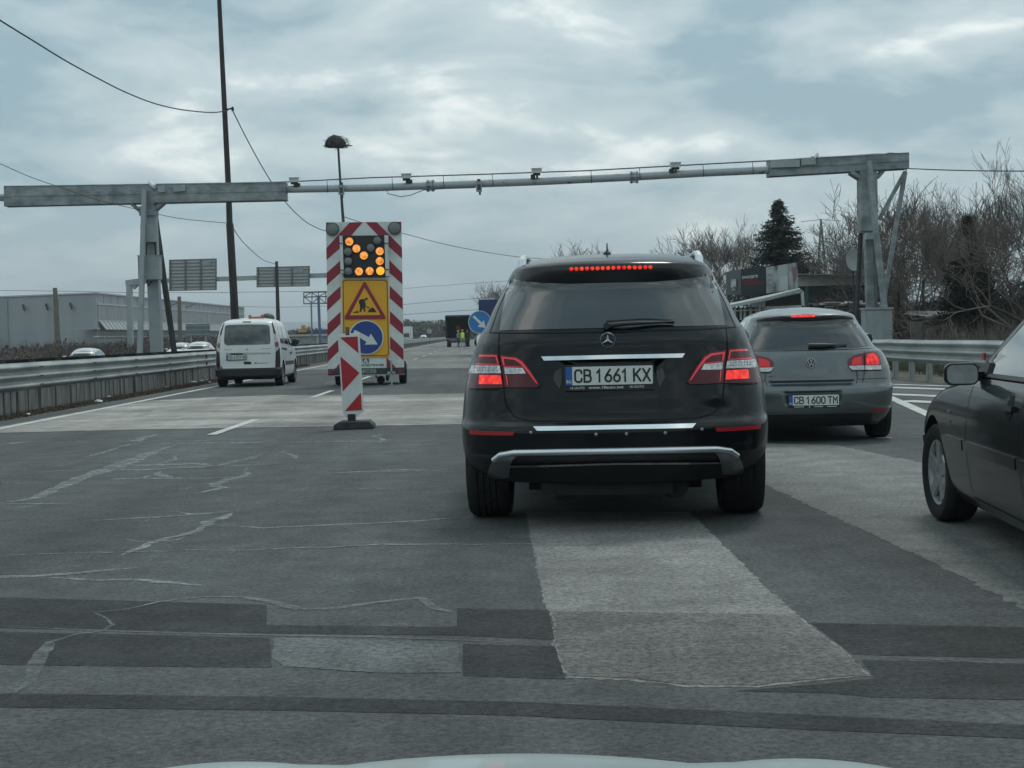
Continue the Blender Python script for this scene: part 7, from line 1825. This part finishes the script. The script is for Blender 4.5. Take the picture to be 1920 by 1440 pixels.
def box_truck():
    Y = 160; X = P(859, 640, Y).x; t = empty('box_truck', 'box truck with its dark rear wide open, workers standing behind it', 'truck', (X, Y, 0))
    w_, h0, h1 = 1.27, .95, 3.2; outer = mat('truck_grey', (.13, .15, .15), .6); inn = mat('truck_inside', (.010, .013, .015), .8)
    m = MB(); m.bx(-w_, -w_ + .06, 0, 5.5, h0, h1); m.bx(w_ - .06, w_, 0, 5.5, h0, h1); m.bx(-w_, w_, 0, 5.5, h1, h1 + .06); m.build('box_walls', outer, t, smooth=False)
    m = MB(); m.bx(-w_ + .07, w_ - .07, .05, 5.4, h0 - .05, h0); m.bx(-w_ + .07, w_ - .07, 5.3, 5.4, h0, h1); m.bx(-w_+.065, -w_+.08, .05, 5.3, h0, h1); m.bx(w_-.08, w_-.065, .05, 5.3, h0, h1); m.bx(-w_+.07, w_-.07, .05, 5.3, h1-.03, h1-.01); m.build('interior', inn, t, smooth=False)
    m = MB(); m.bx(-w_, w_, -.06, 0, h1 - .06, h1 + .10); m.bx(-w_ - .03, -w_ + .08, -.06, 0, h0, h1); m.bx(w_ - .08, w_ + .03, -.06, 0, h0, h1); m.build('door_frame', dark_steel, t, smooth=False)
    m = MB(); m.bx(-w_, w_, -.1, 0, .62, .93); m.build('tail_board', mat('tail_grey', (.10, .11, .105), .7, var=.3, scale=3), t, smooth=False)
    m = MB(); m.bx(-w_*.9, w_*.9, 0, 5.4, .45, .65); m.build('chassis', inn, t, smooth=False)
    m = MB(); m.bx(-w_ - .02, w_*.9, 5.6, 7.4, .6, 2.7); m.build('cab', dull_white, t, smooth=False, bevel=.08)
    m = MB(); m.box((-w_ - .25, 5.6, 1.95), (.14, .1, .5)); m.beam((-w_ - .2, 5.7, 1.9), (-w_ + .1, 5.8, 1.8), .05, .05); m.build('side_mirror', plastic, t, smooth=False)
    m = MB(); rnd = random.Random(6)
    for k in range(9): m.box((rnd.uniform(-.5, .35), rnd.uniform(1.5, 2.6), rnd.uniform(h0 + .2, 2.3)), (rnd.uniform(.2, .45), .3, rnd.uniform(.2, .5)), rnd.choice((0, 1, 2)))
    m.build('cargo', [mat('cargo_red', (.30, .05, .04), .7), mat('cargo_grey', (.2, .2, .2), .7), inn], t, smooth=False)['kind'] = 'stuff'
    for s_ in (-1, 1): m = MB(); m.lathe([(.2, -.22), (.42, -.22), (.44, -.15), (.44, .15), (.42, .22), (.2, .22), (.001, .2)], (s_*(w_ - .32), 1.1, .44), (1, 0, 0), 24); m.build('wheel', rubber, t)
    for s_ in (-1, 1): m = MB(); m.box((s_*(w_ - .25), -.12, .70), (.3, .05, .12)); m.build('tail_light', red_dark, t, smooth=False)
box_truck()
def blue_truck():
    Y = 86; x0 = P(898, 600, Y).x; t = empty('blue_truck', 'truck with a dark blue box, mostly hidden behind the SUV left side', 'truck', (x0 + 1.27, Y, 0))
    zt = P(900, 562, Y).z; bl = mat('tarp_blue', (.012, .028, .12), .5, var=.25, scale=1)
    m = MB(); m.bx(-1.27, 1.27, 0, 6, .95, zt); m.build('box', bl, t, smooth=False, bevel=.02)
    m = MB(); m.bx(-1.2, 1.2, .1, 7.8, .5, .95); m.bx(-1.1, 1.1, 6.2, 8, .6, 2.4); m.build('chassis', plastic, t, smooth=False)
    m = MB(); m.bx(-1.26, -.82, -.05, 0, 1.93, 2.02); m.build('latch_bar', sign_white, t, smooth=False)
    m = MB(); m.bx(-1.2, 1.2, -.05, .05, .55, .75); m.build('bumper_rail', steel, t, smooth=False)
    for s_ in (-1, 1): m = MB(); m.lathe([(.2, -.22), (.44, -.22), (.44, .22), (.2, .22), (.001, .2)], (s_*.98, 1.5, .44), (1, 0, 0), 24); m.build('wheel', rubber, t)
    Y = 81; c = P(899.5, 604, Y); t = empty('arrow_sign', 'round blue arrow sign standing left of the dark blue truck', 'sign', (c.x, Y, 0))
    m = MB(); disc(m, (0, c.z), .60, 0, .03, 40); s_ = m.build('disc', sign_white, t, smooth=False)
    m = MB(); disc(m, (0, c.z), .57, -.004, -.001, 40); m.build('sign_face', sign_blue2, s_, smooth=False)
    m = MB(); flat(m, [(-.37, .28 + c.z), (-.28, .36 + c.z), (.10, -.02 + c.z), (.22, .10 + c.z), (.30, -.30 + c.z), (-.12, -.24 + c.z), (0, -.11 + c.z)], -.008, -.005); m.build('arrow_symbol', sign_white, s_, smooth=False)
    m = MB(); m.tube([(0, .06, 0), (0, .06, c.z)], .04, 8); m.tube([(-.5, .06, .04), (.5, .06, .04)], .04, 8); m.tube([(0, -.5, .04), (0, .6, .04)], .04, 8); m.build('stand', steel, t)
blue_truck()
# ------------------------------------------------------------------ people
def person(label, px, Y, rz, shirt, trousers, hair, vest=None, pose=0, H=1.76):
    p = P(px, 640, Y); t = empty('person', label, 'person', (p.x, Y, 0), rz)
    s_ = H/1.76
    J = {'pel': (0, 0, .94), 'wai': (0, .0, 1.08), 'che': (0, .01, 1.30), 'nek': (0, .0, 1.49), 'chn': (0, -.02, 1.56), 'hed': (0, -.01, 1.66), 'top': (0, .0, 1.73)}
    for sg, n in ((-1, 'l'), (1, 'r')):
        J['hip'+n] = (sg*.10, 0, .90); J['kne'+n] = (sg*.12, -.02 - .03*pose*sg, .50); J['ank'+n] = (sg*.14, .02 + .08*pose*sg, .09); J['toe'+n] = (sg*.16, -.14 + .08*pose*sg, .04)
        J['sho'+n] = (sg*.19, .01, 1.42)
        if pose == 1: J['elb'+n] = (sg*.26, -.05, 1.16); J['wri'+n] = (sg*.12, -.24, 1.12 + .05*sg)
        else: J['elb'+n] = (sg*.25, .03, 1.15); J['wri'+n] = (sg*.27, -.06, .92)
        w = Vector(J['wri'+n]); e = Vector(J['elb'+n]); d = (w - e).normalized(); J['pal'+n] = tuple(w + d*.08)
        for k in range(4): J['f%d' % k + n] = tuple(w + d*(.155 - .01*abs(k - 1.5)) + Vector((0, (k - 1.5)*.018, 0)) + Vector((-sg*.02, 0, -.01)))
        J['th' + n] = tuple(w + d*.07 + Vector((-sg*.02, -.045, .01)))
    E = [('pel', 'wai'), ('wai', 'che'), ('che', 'nek'), ('nek', 'chn'), ('chn', 'hed'), ('hed', 'top')]
    Rr = dict(pel=.15, wai=.135, che=.155, nek=.058, chn=.075, hed=.098, top=.06)
    for n in 'lr':
        E += [('pel', 'hip'+n), ('hip'+n, 'kne'+n), ('kne'+n, 'ank'+n), ('ank'+n, 'toe'+n), ('che', 'sho'+n), ('sho'+n, 'elb'+n), ('elb'+n, 'wri'+n), ('wri'+n, 'pal'+n), ('pal'+n, 'th'+n)] + [('pal'+n, 'f%d' % k + n) for k in range(4)]
        Rr.update({'hip'+n: .095, 'kne'+n: .062, 'ank'+n: .045, 'toe'+n: .04, 'sho'+n: .07, 'elb'+n: .046, 'wri'+n: .032, 'pal'+n: .036, 'th'+n: .010}); Rr.update({'f%d' % k + n: .009 for k in range(4)})
    ks = list(J); me = bpy.data.meshes.new('body'); me.from_pydata([tuple(Vector(J[k])*s_) for k in ks], [(ks.index(a), ks.index(b_)) for a, b_ in E], [])
    o = bpy.data.objects.new('body', me); C.objects.link(o)
    sm = o.modifiers.new('s', 'SKIN'); o.modifiers.new('ss', 'SUBSURF').levels = 1
    for i, k in enumerate(ks): v = me.skin_vertices[0].data[i]; v.radius = (Rr[k]*s_, Rr[k]*s_); v.use_root = (k == 'pel')
    dg = bpy.context.evaluated_depsgraph_get(); me2 = bpy.data.meshes.new_from_object(o.evaluated_get(dg)); bpy.data.objects.remove(o)
    me2.materials.clear()
    for mt_ in (trousers, shirt, mat('skin', (.32, .17, .12), .6), rubber): me2.materials.append(mt_)
    for f in me2.polygons:
        c = f.center/s_; f.use_smooth = True
        hand = any((Vector(J['pal'+n]) - c).length < .12 for n in 'lr')
        f.material_index = 2 if (c.z > 1.50 or hand) else 3 if c.z < .10 else 1 if c.z > .97 else 0
    b_ = bpy.data.objects.new('body', me2); C.objects.link(b_); b_.parent = t
    m = MB(); m.lathe([(.104, 0), (.108, .03), (.10, .07), (.07, .11), (.0, .125)], (0, .012, 1.655*s_), (0, .1, 1), 14); m.build('hair' if hair[1] else 'cap', hair[0], t)
    m = MB(); m.box((0, -.105, 1.645*s_), (.022, .03, .04)); m.box((-.035, -.092, 1.665*s_), (.022, .01, .01), 1); m.box((.035, -.092, 1.665*s_), (.022, .01, .01), 1); m.box((0, -.095, 1.60*s_), (.05, .012, .01), 1); m.build('face', [mat('skin', (.32, .17, .12)), dark_steel], t)
    if vest:
        m = MB(); R_ = []
        for z, rx, ry in ((.92, .185, .165), (1.1, .175, .16), (1.3, .20, .18), (1.42, .20, .15), (1.48, .10, .10)): R_.append([(rx*math.cos(2*math.pi*i/20)*s_, ry*math.sin(2*math.pi*i/20)*s_ + .005, z*s_) for i in range(20)])
        m.v = [v for r_ in R_ for v in r_]
        for j in range(4):
            for i in range(20):
                c = Vector(R_[j][i]); 
                m.f.append([j*20+i, j*20+(i+1) % 20, (j+1)*20+(i+1) % 20, (j+1)*20+i]); m.m.append(1 if j == 0 and False else 0)
        m.build('vest', [vest], t)
    return t
person('person in a yellow-green safety vest standing behind the open box truck', 867.5, 152, math.pi, mat('dark_shirt', (.03, .03, .035), .9), mat('grey_trousers', (.22, .23, .22), .9), (mat('orange_cap', (.65, .22, .12), .7), 0), mat('hi_vis', (.50, .80, .06), .7), 1)
person('person in dark clothes and a pale cap left of the yellow vest', 859.5, 154, math.pi/2 + .5, mat('grey_jacket', (.20, .22, .22), .9), mat('dark_trousers', (.03, .035, .035), .9), (mat('pale_cap', (.4, .42, .4), .7), 0), None, 0, 1.68)
person('person in black stooping at the right side of the open box truck', 876.5, 157, math.pi - .6, mat('black_jacket', (.012, .014, .016), .9), mat('black_trousers', (.012, .014, .016), .9), (mat('black_hair', (.01, .01, .01), .8), 1), None, 1, 1.82)
# ------------------------------------------------------------------ air
def haze(d=0.00028):
    m = MB(); m.bx(-4990, 4990, -60, 8990, -2.5, 160)
    mt = bpy.data.materials.new('haze'); mt.use_nodes = True; nt = mt.node_tree; nt.nodes.clear()
    o = nt.nodes.new('ShaderNodeOutputMaterial'); v = nt.nodes.new('ShaderNodeVolumePrincipled')
    v.inputs['Color'].default_value = (.86, .94, 1.0, 1); v.inputs['Density'].default_value = d; v.inputs['Anisotropy'].default_value = 0.0
    nt.links.new(v.outputs[0], o.inputs['Volume'])
    h = m.build('haze', mt, None, smooth=False); tag(h, None, None, None, 'stuff')
if HAZE: haze()
